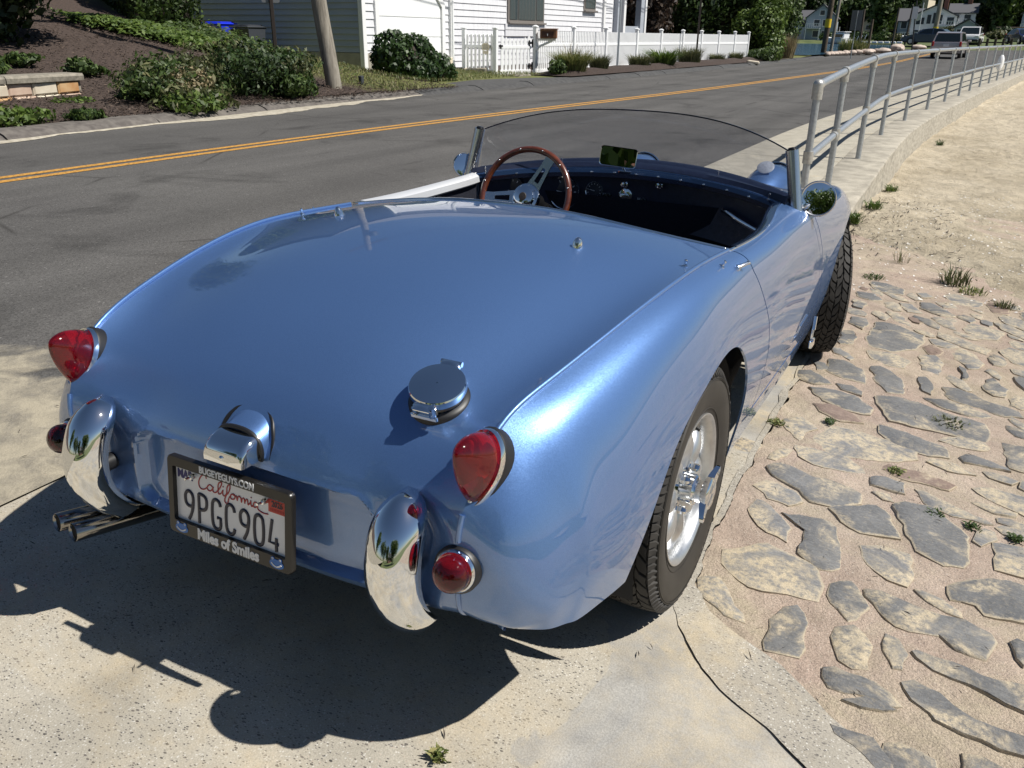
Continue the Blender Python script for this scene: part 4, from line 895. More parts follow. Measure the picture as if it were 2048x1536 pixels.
def text(name, s, size, M_, material, parent, sx=1.0, bold=0.0, ext=.0006, sp=1.0, shear=0.0):
    c = bpy.data.curves.new('t', 'FONT'); c.body = s; c.size = size; c.align_x = 'CENTER'; c.align_y = 'CENTER'; c.offset = bold; c.extrude = ext; c.space_character = sp; c.shear = shear; c.resolution_u = 4
    o = bpy.data.objects.new('t', c); COL.objects.link(o); bpy.context.view_layer.update()
    me = bpy.data.meshes.new_from_object(o.evaluated_get(bpy.context.evaluated_depsgraph_get())); bpy.data.objects.remove(o)
    me.transform(M_ @ Matrix.Diagonal((sx, 1, 1, 1))); me.materials.clear(); return link_mesh(name, me, material, parent)
def dashM(p): return frame(p, (1, 0, 0), (0, .10, .995), (0, -.995, .10))
for x, dz, r in ((-.445, .085, .050), (-.262, .098, .054), (-.150, .088, .030)):
    p = dash_pt(x, dz)+V(0, -.002, 0); M_ = dashM(p); g = MB()
    g.lathe([(r*1.0, 0), (r*1.05, .012), (r*1.12, .014), (r*1.16, .006), (r*1.16, 0)], M_, 32); go = g.build('gauge', MT['chrome'], CAR, 50)
    g = MB(); g.lathe([(.0001, .009), (r*1.05, .009)], M_, 32); g.build('dial', MT['gauge'], go, 0, False)
    g = MB()
    for k in range(11):
        a = math.radians(225-27*k); g.box((0, 0, 0), (r*.16, r*.05, .001), M_ @ Matrix.Translation((r*.84*math.cos(a), r*.84*math.sin(a), .0102)) @ Matrix.Rotation(a, 4, 'Z'))
    g.box((r*.25, 0, .0108), (r*.7, r*.06, .001), M_ @ Matrix.Rotation(math.radians(170), 4, 'Z')); g.build('scale', MT['silver_ink'], go, 0)
for x, dz, ch in ((-.098, .105, 'W'), (.040, .112, 'H'), (-.035, .060, None), (.10, .05, None), (-.22, .035, 'C')):
    p = dash_pt(x, dz); k = MB(); M_ = dashM(p)
    if ch != 'C': k.lathe([(.012, 0), (.012, .006), (.007, .008), (.006, .018), (.009, .020), (.008, .028), (.001, .029)], M_, 16); ko = k.build('dash_switch', MT['chrome'] if ch is None else MT['blackgl'], CAR, 50)
    if ch: text('switch_letter', ch, .016, dashM(p+V(-.018 if ch != 'C' else 0, -.002, .004)), MT['silver_ink'], DASH)
p = dash_pt(-.03, .10); k = MB(); M_ = dashM(p); k.lathe([(.024, 0), (.026, .008), (.018, .010), (.001, .010)], M_, 20); k.lathe([(.010, .01), (.010, .022), (.001, .022)], M_, 16)
k.bbox((0, .0, .036), (.022, .018, .003), .001, M_); k.tube([M_ @ V(0, -.008, .036), M_ @ V(.003, -.03, .034), M_ @ V(.006, -.055, .03)], .003, 6); k.bbox((.007, -.07, .03), (.018, .03, .004), .002, M_)
k.build('ignition_key', MT['chrome'], CAR, 50)
k = MB(); a = dash_pt(.36, .085)+V(0, -.03, 0); b = dash_pt(.50, .115)+V(0, -.03, 0); k.tube([a+V(0, .03, 0), a, a.lerp(b, .5)+V(0, -.008, 0), b, b+V(0, .03, 0)], .006, 8, flat=1.6); k.build('grab_handle', MT['chrome'], CAR, 50)

# steering wheel
SC = V(-.312, 1.045, .700); SN = V(0, -.94, .34).normalized()
SM = frame_z(SC, SN, (0, 0, 1)); SW = bpy.data.objects.new('steering_wheel', None); COL.objects.link(SW); SW.parent = CAR
Rr = .172
m = MB(); m.tube([SM @ V(Rr*math.cos(a), Rr*math.sin(a), .012) for a in np.linspace(0, 2*math.pi, 72, endpoint=False)], .0115, 12, True); rim = m.build('wood_rim', MT['wood'], SW, 60)
for k in range(12):
    a = 2*math.pi*(k+.5)/12; m = MB(); m.sphere(SM @ V(Rr*math.cos(a), Rr*math.sin(a), .0235), .0035, 8, 5); m.build('rivet', MT['alu_b'], rim, 60)
for a0 in (62, 185, 300):
    a = math.radians(a0); M_ = SM @ Matrix.Rotation(a, 4, 'Z')
    def bar(y0, y1): 
        m.prism([(.035, y0-.008, -.005), (.035, y0+.008, -.005), (Rr-.004, y1+.006, .010), (Rr-.004, y1-.006, .010)], (0, 0, .004), 0, M_)
    m = MB(); bar(-.020, -.010); bar(.020, .010); m.prism([(Rr-.05, -.019, .006), (Rr-.05, .019, .006), (Rr, .020, .012), (Rr, -.020, .012)], (0, 0, .0035), 0, M_); m.prism([(.03, -.03, -.006), (.03, .03, -.006), (.065, .026, -.002), (.065, -.026, -.002)], (0, 0, .0038), 0, M_)
    m.build('spoke', MT['alu_b'], SW, 30)
m = MB(); m.lathe([(.052, -.012), (.054, .0), (.050, .008), (.040, .010), (.038, .022), (.030, .026), (.001, .027)], SM, 36); hub = m.build('hub', MT['chrome'], SW, 40)
m = MB(); m.lathe([(.015, .0272), (.014, .029), (.001, .0295)], SM, 20); m.build('badge', MT['leather'], hub, 40)
for k in range(9):
    a = 2*math.pi*k/9; m = MB(); m.sphere(SM @ V(.045*math.cos(a), .045*math.sin(a), .009), .0035, 8, 5); m.build('bolt', MT['chrome'], hub, 60)
m = MB(); m.tube([SC+SN*-.01, SC+SN*-.09], .034, 20); m.tube([SC+SN*-.09, SC+SN*-.32], .02, 14); m.build('steering_column', MT['blackgl'], CAR, 50)
# interior door capping (sunlit, pale) on the far door
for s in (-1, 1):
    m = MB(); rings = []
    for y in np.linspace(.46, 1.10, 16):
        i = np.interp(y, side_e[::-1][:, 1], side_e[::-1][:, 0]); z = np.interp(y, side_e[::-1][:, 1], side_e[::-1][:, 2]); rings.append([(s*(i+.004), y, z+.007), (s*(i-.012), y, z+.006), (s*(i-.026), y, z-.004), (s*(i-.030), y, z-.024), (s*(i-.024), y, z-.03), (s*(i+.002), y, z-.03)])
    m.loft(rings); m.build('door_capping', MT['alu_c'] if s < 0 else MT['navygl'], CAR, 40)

# windscreen: clear acrylic, black seal, end stanchions
n = 41; base, top = [], []
for k in range(n):
    q = -1+2*k/(n-1); x = .583*q
    base.append(Vector((x, 1.425-.245*abs(q)**2.1, .808-.045*abs(q)**2)))
    top.append(Vector((.568*q, 1.262-.105*abs(q)**2.3, 1.006-.094*abs(q)**2.6)))
m = MB(); G = []
for j in range(9):
    f = j/8; G.append([base[k].lerp(top[k], f)+V(0, .012*math.sin(math.pi*f), 0) for k in range(n)])
m.loft(G, False, False, False); WS = m.build('windscreen', MT['acrylic'], CAR, 60)
m = MB(); m.tube(top, .0024, 6); m.build('screen_edge', mat('acrylic_edge', (.006, .006, .02), .2, 0, .5), WS, 60)
m = MB(); rings = []
for k, p in enumerate(base):
    rings.append([p+V(0, .02, .004), p+V(0, .008, .014), p+V(0, -.010, .012), p+V(0, -.028, .006), p+V(0, -.034, .0045), p+V(0, -.10*(1-.45*abs(-1+2*k/(n-1))**3), .0045+.010*abs(-1+2*k/(n-1))**2), p+V(0, -.118*(1-.45*abs(-1+2*k/(n-1))**3), -.006), p+V(0, .02, -.03)])
m.loft(rings); m.build('scuttle_seal', MT['navy'], CAR, 40)
for s in (1, -1):
    b, t = Vector((s*.612, 1.150, .730)), Vector((s*.572, 1.160, .918)); ax = (t-b).normalized(); fw = Vector((0, 1, 0)); sd2 = ax.cross(fw).normalized()
    m = MB(); rings = []
    for f in (0, .12, .3, .6, .9, 1.0):
        c = b.lerp(t, f); w = .026-.008*f; h = .021
        rings.append([c+fw*(w*math.cos(a))+sd2*(h*math.sin(a)) for a in np.linspace(0, 2*math.pi, 16, endpoint=False)])
    m.loft(rings); m.tube([b+fw*.024-ax*.0, b+fw*.03-ax*.035+V(s*.02, 0, -.01), b+fw*.03+V(s*.028, -.02, -.055)], [.016, .014, .004], 10); st = m.build('windscreen_stanchion', MT['alu_b'], CAR, 40)
    m = MB(); m.lathe([(.013, -.004), (.015, .002), (.011, .008), (.001, .009)], frame_z(t, ax), 10); m.build('end_cap', MT['blackgl'], st, 40)
# mirrors
for c, rr in ((V(.668, 1.19, .771), .0535), (V(-.672, 1.215, .771), .046)):
    nrm = (Vector((1.08, -1.64, 1.187))-c).normalized(); nrm = (nrm+V(0.10*(1 if c.x < 0 else 1.2), 0,   .16 if c.x < 0 else .04)).normalized(); M_ = frame_z(c, nrm)
    m = MB(); m.lathe([(rr*.93, .004), (rr, .006), (rr*1.06, 0), (rr*1.05, -.010), (rr*.85, -.024), (rr*.4, -.034), (.001, -.036)], M_, 40)
    base_p = Vector((.640*(1 if c.x > 0 else -1), 1.16, .745)); m.tube([c-nrm*.03, (c-nrm*.045).lerp(base_p, .5), base_p], .006, 8); mo = m.build('side_mirror', MT['chrome'] if c.x < 0 else MT['alu_b'], CAR, 45)
    m = MB(); m.lathe([(.001, .0065), (rr*.5, .006), (rr*.94, .0042)], M_, 40); m.build('mirror_glass', MT['mirror'], mo, 60)
c = V(-.044, 1.245, .845); nrm = V(.40, -.91, .05).normalized(); M_ = frame_z(c, nrm) @ Matrix.Rotation(math.radians(-6), 4, 'Z')
m = MB()
def rrect(w, h, r, n=6): 
    o = []
    for cx, cy, a0 in ((w-r, h-r, 0), (-w+r, h-r, 90), (-w+r, -h+r, 180), (w-r, -h+r, 270)):
        for k in range(n+1): a = math.radians(a0+90*k/n); o.append((cx+r*math.cos(a), cy+r*math.sin(a)))
    return o
R1 = rrect(.066, .034, .010)
m.loft([[(x*.97, y*.95, .0) for x, y in R1], [(x, y, .0015) for x, y in R1], [(x, y, -.006) for x, y in R1], [(x*.85, y*.8, -.02) for x, y in R1]], True, True, True, 0, M_); m.tube([c+V(0.01, .02, -.03), c+V(.012, .04, -.052)], .005, 8); m.bbox((c.x+.012, c.y+.045, c.z-.055), (.05, .02, .006), .002); mo = m.build('rear_view_mirror', MT['chrome'], CAR, 40)
m = MB(); m.add([M_ @ V(x*.95, y*.93, .0018) for x, y in R1], [tuple(range(len(R1)))]); m.build('mirror_glass', MT['mirror'], mo, 0, False)
# headlight pods on the bonnet
for s in (1, -1):
    c = V(s*.315, 2.16, .665); M_ = Matrix.Translation(c); m = MB(); rings = []
    for a in np.linspace(0, 1, 14):
        y = -.34+.46*a; r = .098*math.sin(math.pi*min(1, (.06+a*.62)))**.75 if a < .75 else .098*(1-.12*(a-.75)/.25)
        rings.append([(s*.315+r*1.0*math.cos(t), 2.16+y, .662+r*.98*math.sin(t)-.05*(1-a)**2) for t in np.linspace(0, 2*math.pi, 28, endpoint=False)])
    m.loft(rings); hp = m.build('headlight_pod', MT['paint'], CAR, 50)
    m = MB(); m.lathe([(.094, .0), (.096, .012), (.085, .02), (.001, .035)], frame_z(V(s*.315, 2.278, .66), (0, 1, 0)), 28); m.build('headlight_lens', MT['chrome'], hp, 50)
    if s == 1: m = MB(); q, nq = V(.315, 2.035, .757), V(0, -.62, .78); m.lathe([(.001, .004), (.03, .003), (.036, 0)], frame_z(q, nq), 20); m.build('perforated_disc', MT['reflector'], hp, 50)

# ---- rear lamps
def teardrop(k, n=36):
    o = []
    for i in range(n):
        a = 2*math.pi*i/n; b = math.cos(a); t = (b+1)/2        # b: +1 top .. -1 bottom
        w = .0425*math.sin(math.acos(max(-1, min(1, b))))*(.74+.26*t+.20*math.sin(math.pi*t)*t)
        o.append((k*w*(1 if math.sin(a) >= 0 else -1), k*.0695*b))
    return o
for s in (1, -1):
    top_, bot_ = Vector((s*.4875, -.596, .638)), Vector((s*.4865, -.660, .506)); up = (top_-bot_).normalized()
    nrm = V(s*-.07, -.88, .46); nrm = (nrm-up*nrm.dot(up)).normalized(); xx = up.cross(nrm); M_ = frame((top_+bot_)/2-nrm*.015, xx, up, nrm)
    L = bpy.data.objects.new('tail_lamp', None); COL.objects.link(L); L.parent = CAR
    m = MB(); m.loft([[(x, y, -.035) for x, y in teardrop(.985)], [(x, y, .007) for x, y in teardrop(.99)], [(x, y, .011) for x, y in teardrop(.955)]], True, True, True, 0, M_); m.build('gasket', MT['black'], L, 50)
    m = MB(); m.loft([[(x, y, .006) for x, y in teardrop(.95)], [(x, y, .016) for x, y in teardrop(.945)], [(x, y, .022) for x, y in teardrop(.90)], [(x, y, .020) for x, y in teardrop(.82)]], True, True, True, 0, M_); m.build('chrome_bezel', MT['chrome'], L, 50)
    m = MB(); rings = []
    for f in np.sin(np.linspace(0, 1, 18)*math.pi/2):
        h = .019+.080*f; k = .82*max(1e-4, 1-f**1.45)**.62
        k = max(k, .02); rings.append([(x*(1-.10*f), y+.019*f, h) for x, y in teardrop(k)])
    m.loft(rings, True, True, True, 0, M_); ln = m.build('lens', MT['red'], L, 60)
    m = MB(); m.loft([[(x, y, .0175) for x, y in teardrop(.84)], [(x, y, .0182) for x, y in teardrop(.84)]], True, True, True, 0, M_); m.sphere((0, .012, .0182), (.022, .024, .006), 16, 8, M_); m.build('lamp_reflector', MT['alu_b'], L, 40)
    for yy, hh in ((.052, .028), (-.052, .024)):
        m = MB(); m.lathe([(.0055, -.006), (.0055, .001), (.004, .003), (.001, .0035)], M_ @ Matrix.Translation((0, yy, hh)), 12); m.build('screw', MT['chrome'], ln, 40)
    c = Vector((s*.4785, -.684, .413)); M_ = frame_z(c, (s*.10, -.96, .20)); L = bpy.data.objects.new('round_lamp', None); COL.objects.link(L); L.parent = CAR
    m = MB(); m.lathe([(.040, -.03), (.041, .004), (.037, .010), (.03, .010)], M_, 36); m.build('gasket', MT['black'], L, 45)
    m = MB(); m.lathe([(.036, .006), (.036, .013), (.033, .017), (.029, .016)], M_, 36); m.build('chrome_bezel', MT['chrome'], L, 45)
    m = MB(); m.lathe([(.0305, .008), (.0305, .026)]+[(.0305*math.cos(a), .026+.026*math.sin(a)) for a in np.linspace(.15, 1.52, 9)], M_, 32); m.build('lens', MT['dred'], L, 60)
    m = MB(); m.lathe([(.0001, .0075), (.030, .0078)], M_, 24); m.build('lamp_reflector', MT['alu_b'], L, 40, False)
# ---- overriders: curved chrome blades
for s in (1, -1):
    m = MB(); rings = []
    N = 26
    for k in range(N+1):
        f = k/N
        z = .517-.268*f
        yc = -.665-.060*math.sin(math.pi*min(1, f*1.08))**.8+.0*f
        if f > .6: yc = yc+.012*((f-.6)/.4)**2
        hw = .048*min(1, math.sqrt(max(0, 1-((.20-f)/.20)**2)) if f < .20 else 1)*(1-.16*max(0, (f-.45)/.55)); 
        if f > .86: hw *= math.sqrt(max(0.0, 1-((f-.86)/.14)**2))
        hw = max(hw, .006); dp = .058*(hw/.048)**.6; xc = s*(.376+.006*f)
        row = []
        for j in range(17):
            a = math.pi*j/16; row.append((xc+s*hw*math.cos(a), yc+.012-dp*math.sin(a)**.85, z+.012*math.sin(a)*(1-2*f)))
        rings.append(row)
    m.loft(rings, False, False, False); o = m.build('overrider', MT['chrome'], CAR, 60)
    md = o.modifiers.new('s', 'SOLIDIFY'); md.thickness = .003; md.offset = -1
    m = MB(); m.tube([V(s*.376, -.64, .38), V(s*.376, -.70, .38)], .018, 12); m.build('overrider_bracket', MT['black'], CAR, 50)
# ---- number plate lamp on its plinth
P0 = V(0, -.630, .5); m = MB(); rings = []
def arch(w, h, z0, n=22):
    o = [(-w, z0)]
    for k in range(n+1):
        a = math.pi*(1-k/n); o.append((w*math.copysign(abs(math.cos(a))**.8, math.cos(a)), z0+.012+(h-.012)*math.sin(a)**.8))
    return o+[(w, z0)]
AX = V(-.0, -.86, -.40).normalized()
def arch_ring(w, h, y): return [(x, y+.25*z*(y > -.62), .492+z) for x, z in arch(w, h, 0)]
m.loft([arch_ring(.060, .072, -.58), arch_ring(.060, .072, -.622), arch_ring(.056, .060, -.648), arch_ring(.053, .052, -.668)]); pl = m.build('plate_lamp_plinth', MT['paint'], CAR, 45)
m = MB(); 
def on_tail(x, z):
    return np.interp(z, [.37, .455, .54, .625, .712], [-.678, -.672, -.640, -.570, -.42])
pts = [(x, float(on_tail(x, .490+z))-.001, .490+z) for x, z in arch(.064, .078, 0)]; m.tube(pts, .0042, 8); m.build('plinth_gasket', MT['black'], pl, 60)
m = MB(); m.tube([(x, y-.002, z) for x, y, z in arch_ring(.0535, .0525, -.668)], .0045, 8, True); m.build('plinth_gasket', MT['black'], pl, 60)
m = MB()
yb0 = -.668
def hood(w, h, y, z): 
    return [(x, y, z+q) for x, q in rrect_h(w, h)]
def rrect_h(w, h, r=.014):
    o = []
    for cx, cy, a0 in ((w-r, h-r, 0), (-w+r, h-r, 90)):
        for k in range(7): a = math.radians(a0+90*k/6); o.append((cx+r*math.cos(a), cy+r*math.sin(a)))
    return o+[(-w, 0), (w, 0)]
zb = .4915
m.loft([hood(.050, .046, yb0-.002, zb), hood(.050, .045, yb0-.014, zb-.001), hood(.0495, .040, yb0-.030, zb-.002), hood(.048, .031, yb0-.042, zb-.003), hood(.046, .022, yb0-.047, zb-.003)]); lh = m.build('plate_lamp_hood', MT['chrome'], CAR, 40)
m = MB(); m.sphere((0, yb0-.047, zb+.010), .005, 10, 6); m.build('screw', MT['chrome'], lh, 50)
# ---- licence plate in its frame
PT_, PY, PZ = .107, -.704, .3835
NP = frame(V(-.006, PY, PZ), (1, 0, 0), (0, math.sin(PT_), math.cos(PT_)), (0, -math.cos(PT_), math.sin(PT_)))
NPL = bpy.data.objects.new('license_plate', None); COL.objects.link(NPL); NPL.parent = CAR
m = MB(); R1 = rrect(.151, .0755, .008); m.loft([[(x, y, -.001) for x, y in R1], [(x, y, .0005) for x, y in R1]], True, True, True, 0, NP); m.build('plate_sheet', MT['plate'], NPL, 30)
m = MB(); Ro, Ri = rrect(.1565, .0805, .011), rrect(.1405, .0555, .003); Rm = rrect(.1545, .0785, .010)
sh = .004
ins = [(x, y+sh) for x, y in Ri]
m.loft([[(x, y, -.003) for x, y in Ro], [(x, y, .006) for x, y in Ro], [(x, y, .009) for x, y in Rm], [(x*1.005, (y-sh)*1.01+sh, .009) for x, y in ins], [(x, y, .002) for x, y in ins], [(x, y, -.004) for x, y in ins]], True, False, False, 0, NP); m.build('plate_frame', MT['frame_blk'], NPL, 40)
# embossed characters drawn as strokes
GL = {'9': [[(.5, .62), (.46, .50), (.30, .46), (.12, .52), (.05, .68), (.08, .86), (.27, .97), (.45, .90), (.52, .72), (.50, .52), (.40, .24), (.24, .02)]],
 'P': [[(.06, 0), (.06, .98)], [(.06, .98), (.30, .98), (.46, .92), (.52, .74), (.46, .56), (.30, .48), (.08, .48)]],
 'G': [[(.52, .80), (.46, .93), (.28, .99), (.11, .92), (.05, .75), (.05, .25), (.12, .08), (.28, .01), (.45, .05), (.52, .18)], [(.52, .18), (.52, .40), (.33, .40)]],
 'C': [[(.52, .78), (.46, .93), (.28, .99), (.11, .92), (.05, .75), (.05, .25), (.12, .08), (.28, .01), (.45, .07), (.52, .22)]],
 '0': [[(.28, .99), (.12, .93), (.05, .77), (.05, .23), (.12, .07), (.28, .01), (.44, .07), (.51, .23), (.51, .77), (.44, .93), (.28, .99)]],
 '4': [[(.20, .99), (.04, .24), (.54, .24)], [(.42, .42), (.42, 0)]]}
def strokes(name, lines, M_, w, th, material, parent, sm=True):
    m = MB()
    for ln in lines:
        p = np.array(ln, float)
        if sm and len(p) > 3:
            k = np.concatenate([[0], np.cumsum(np.linalg.norm(np.diff(p, axis=0), axis=1))+1e-6*np.arange(1, len(p))]); D = nat_spline(k, p); p = ev_spline(k, p, D, np.linspace(0, k[-1], max(12, 4*len(p))))
        m.tube([(a, b, 0) for a, b in p], w, 8, False, True, 0, M_)
        # flatten along the normal
    o = m.build(name, material, parent, 60)
    inv = M_.inverted(); me = o.data
    for v in me.vertices:
        q = inv @ v.co; q.z *= th; v.co = M_ @ q
    return o
cw, chh, x0 = .0250, .0615, -.1200
for i, ch in enumerate('9PGC904'):
    gx_ = x0+i*.0358; M_ = NP @ Matrix.Translation((gx_, -.0465, .0012))
    lines = [[(a*cw/.56, b*chh) for a, b in ln] for ln in GL[ch]]
    strokes('plate_character', lines, M_, .0036, .5, MT['ink'], NPL, ch not in '4')
CA_ = [[(.085, .80), (.06, .98), (.01, .96), (-.06, .70), (-.09, .35), (-.05, .08), (.03, .10), (.10, .28)], [(.22, .42), (.17, .50), (.12, .40), (.10, .22), (.14, .12), (.20, .22), (.24, .44), (.23, .18), (.28, .14), (.32, .26)],
 [(.32, .26), (.40, .62), (.42, .92), (.38, .86), (.345, .40), (.36, .14), (.41, .22)], [(.42, .26), (.455, .46), (.45, .20), (.48, .14), (.52, .28)], [(.455, .66), (.462, .70)],
 [(.52, .22), (.60, .66), (.60, .95), (.56, .84), (.53, .30), (.50, -.22), (.535, -.28), (.57, -.02), (.60, .22)], [(.66, .44), (.62, .32), (.63, .14), (.68, .14), (.715, .30), (.70, .44), (.66, .44), (.73, .38)], [(.745, .44), (.765, .16), (.775, .34), (.81, .46), (.83, .38)],
 [(.84, .44), (.855, .14), (.87, .34), (.905, .44), (.92, .30), (.925, .14)], [(.925, .14), (.945, .36), (.975, .44), (.99, .28), (1.0, .14), (1.02, .22)], [(1.03, .22), (1.055, .44), (1.06, .20), (1.075, .12), (1.10, .20)], [(1.06, .62), (1.066, .66)],
 [(1.19, .40), (1.15, .46), (1.115, .34), (1.12, .14), (1.16, .16), (1.20, .40), (1.20, .14), (1.25, .02), (1.33, -.02), (1.42, .02)]]
strokes('california_script', [[(a*.116, b*.033) for a, b in ln] for ln in CA_], NP @ Matrix.Translation((-.070, .0245, .0012)) @ Matrix.Rotation(math.radians(-1.0), 4, 'Z'), .00135, .5, MT['redink'], NPL)
text('month_sticker', 'MAR', .0235, NP @ Matrix.Translation((-.1165, .0440, .0012)), MT['navyink'], NPL, .82, .0007)
m = MB(); m.box((.1165, .0415, .0010), (.0420, .0250, .0010), NP); st = m.build('year_sticker', MT['sticker'], NPL, 0); text('year', '2026', .0155, NP @ Matrix.Translation((.1165, .0455, .0019)), MT['ink'], st, .85, .0004, .0003)
m = MB()
for k in range(9): m.box((.1015+.0037*k, .0345, .0017), (.0018, .0050, .0004), NP)
m.build('sticker_serial', MT['redink'], st, 0)
text('dealer_line', 'BUGEYEGUYS.COM', .0185, NP @ Matrix.Translation((.0, .0692, .0094)), MT['silver_ink'], NPL, .86, .0006)
text('slogan', 'Miles of Smiles', .0300, NP @ Matrix.Translation((0, -.0655, .0094)), MT['silver_ink'], NPL, .88, .0013)
for x in (-.1215, .1215):
    m = MB(); E_ = NP @ Matrix.Translation((x, -.0655, .0095)); m.loft([[(.017*math.cos(a)*(1-.08*math.sin(a)), .0095*math.sin(a), 0) for a in np.linspace(0, 2*math.pi, 24, endpoint=False)], [(.0165*math.cos(a), .009*math.sin(a), .0006) for a in np.linspace(0, 2*math.pi, 24, endpoint=False)]], True, True, True, 0, E_)
    for q in (-.009, .009): m.lathe([(.0045, 0), (.0042, .0008), (.001, .0009)], E_ @ Matrix.Translation((q, .0085, 0)), 12)
    em = m.build('car_emblem', MT['blue_ink'], NPL, 30)
    strokes('emblem_grin', [[(-.012, .0005), (-.006, -.0035), (0, -.005), (.006, -.0035), (.012, .0005)]], E_ @ Matrix.Translation((0, 0, .001)), .0016, .4, MT['silver_ink'], em)
    m = MB()
    for q in (-.009, .009): m.lathe([(.0022, .0009), (.001, .0012)], E_ @ Matrix.Translation((q, .0095, 0)), 10)
    m.build('emblem_eyes', MT['silver_ink'], em, 0)
for x in (-.0905, .0905):
    M_ = NP @ Matrix.Translation((x, .0485, 0)); m = MB(); m.tube([M_ @ V(0, 0, 0), M_ @ V(0, 0, .024)], .0026, 8); m.lathe([(.0050, .008), (.0050, .013), (.0022, .014)], M_, 6); m.lathe([(.0060, .001), (.0055, .008)], M_, 14); m.build('plate_bolt', MT['chrome'], NPL, 40)
m = MB(); m.box((0, PY+.018, PZ+.02), (.16, .028, .03)); m.build('plate_bracket', MT['black'], CAR, 0)
# ---- fuel cap
fp, fn = find_surf(.349, -.528); fn = (fn+V(0, .05, .25)).normalized(); FM = frame_z(fp-fn*.004, fn, (0, 1, 0)); FM = FM @ Matrix.Rotation(math.radians(8), 4, 'Z')
m = MB(); m.lathe([(.0575, -.02), (.0560, .002), (.052, .008), (.044, .010)], FM, 48); m.build('filler_grommet', MT['black'], CAR, 50)
FO = bpy.data.objects.new('fuel_cap', None); COL.objects.link(FO); FO.parent = CAR
m = MB(); m.lathe([(.043, .004), (.043, .020), (.0490, .022), (.0505, .025), (.0505, .037), (.0490, .0395), (.0475, .040), (.001, .0412)], FM, 64); cap = m.build('cap_lid', MT['chrome'], FO, 30)
m = MB(); m.bbox((0, .054, .033), (.036, .016, .014), .003, FM); m.tube([FM @ V(-.02, .060, .034), FM @ V(.02, .060, .034)], .005, 10); m.build('hinge', MT['chrome'], FO, 40)
m = MB(); m.bbox((0, -.052, .026), (.042, .012, .022), .003, FM); m.bbox((0, -.060, .036), (.034, .014, .006), .002, FM); m.tube([FM @ V(.016, -.060, .020), FM @ V(.016, -.060, .041)], .005, 8); m.tube([FM @ V(-.016, -.058, .016), FM @ V(-.016, -.062, .036)], .004, 8); m.bbox((0, -.060, .016), (.05, .006, .010), .002, FM); m.build('latch', MT['chrome'], FO, 40)
# ---- deck and door-top fasteners
def stud(x, y, h=.016, r=.0035, br=.0075):
    p, n = find_surf(abs(x), y); p = V(math.copysign(p.x, x), p.y, p.z); n = V(math.copysign(n.x, x), n.y, n.z) if abs(p.x) > .02 else n
    M_ = frame_z(p, n); m = MB(); m.lathe([(br, -.002), (br, .002), (r, .004), (r*.8, h*.6), (r*1.25, h*.75), (r*1.1, h), (.0005, h*1.08)], M_, 14); m.build('tonneau_stud', MT['chrome'], CAR, 40)
for s in (1, -1):
    stud(s*.560, .150); stud(s*.615, .262)
    p, n = find_surf(.334, .046); p.x *= s; n.x *= s; M_ = frame_z(p, n); m = MB(); m.lathe([(.013, -.002), (.0125, .003), (.010, .012), (.0075, .018), (.004, .0215), (.0005, .0225)], M_, 20); m.build('deck_button', MT['chrome'], CAR, 60)
    p, n = find_surf(.632, .330); p.x *= s; n.x *= s; M_ = frame_z(p, n); m = MB(); m.lathe([(.0085, -.002), (.0085, .003), (.004, .005)], M_, 14); m.tube([p+n*.003, p+n*.006+V(s*.006, .012, .002), p+n*.010+V(s*.012, .026, .004)], [.005, .0045, .004], 8); m.sphere(p+n*.010+V(s*.012, .027, .004), .0055, 10, 6); m.build('turn_button', MT['chrome'], CAR, 50)
    for x, y in ((.530, 1.13), (.30, 1.32)): stud(s*x, y, .02, .003, .006)
    m = MB(); m.sphere((s*.575, .50, .724), .010, 10, 6); m.tube([(s*.575, .50, .72), (s*.590, .54, .731)], .004, 8); m.build('cockpit_fastener', MT['chrome'], CAR, 50)
    m = MB(); m.sphere((s*.560, 1.02, .735), .009, 10, 6); m.tube([(s*.560, 1.02, .735), (s*.578, 1.05, .742)], .004, 8); m.build('cockpit_fastener', MT['chrome'], CAR, 50)
    # bonnet latch on the sill by the front wheel
    m = MB(); m.tube([(s*.688, 1.44, .315), (s*.690, 1.42, .27)], .006, 8); m.tube([(s*.688, 1.42, .272), (s*.684, 1.44, .232), (s*.69, 1.46, .225)], .0045, 8); m.bbox((s*.686, 1.45, .21), (.012, .06, .03), .003); m.build('bonnet_latch', MT['chrome'], CAR, 40)
m = MB(); m.sphere((-.605, .78, .729), (.012, .016, .006), 12, 8); m.build('door_cap_badge', MT['blackgl'], CAR, 50)
# ---- wheel wells
for s in (1, -1):
    for yc, zc, r in ((.02, .27, .345), (2.04, .28, .36)):
        m = MB(); prof = [(yc+r*math.cos(a), zc+r*math.sin(a)*.93) for a in np.linspace(-.3, math.pi+.3, 22)]
        m.loft([[(s*.655, y, z) for y, z in prof], [(s*.36, y, z) for y, z in prof]], False, False, False); m.add([(s*.36, y, z) for y, z in prof], [tuple(range(len(prof)))])
        m.build('wheel_well', MT['under'], CAR, 50)
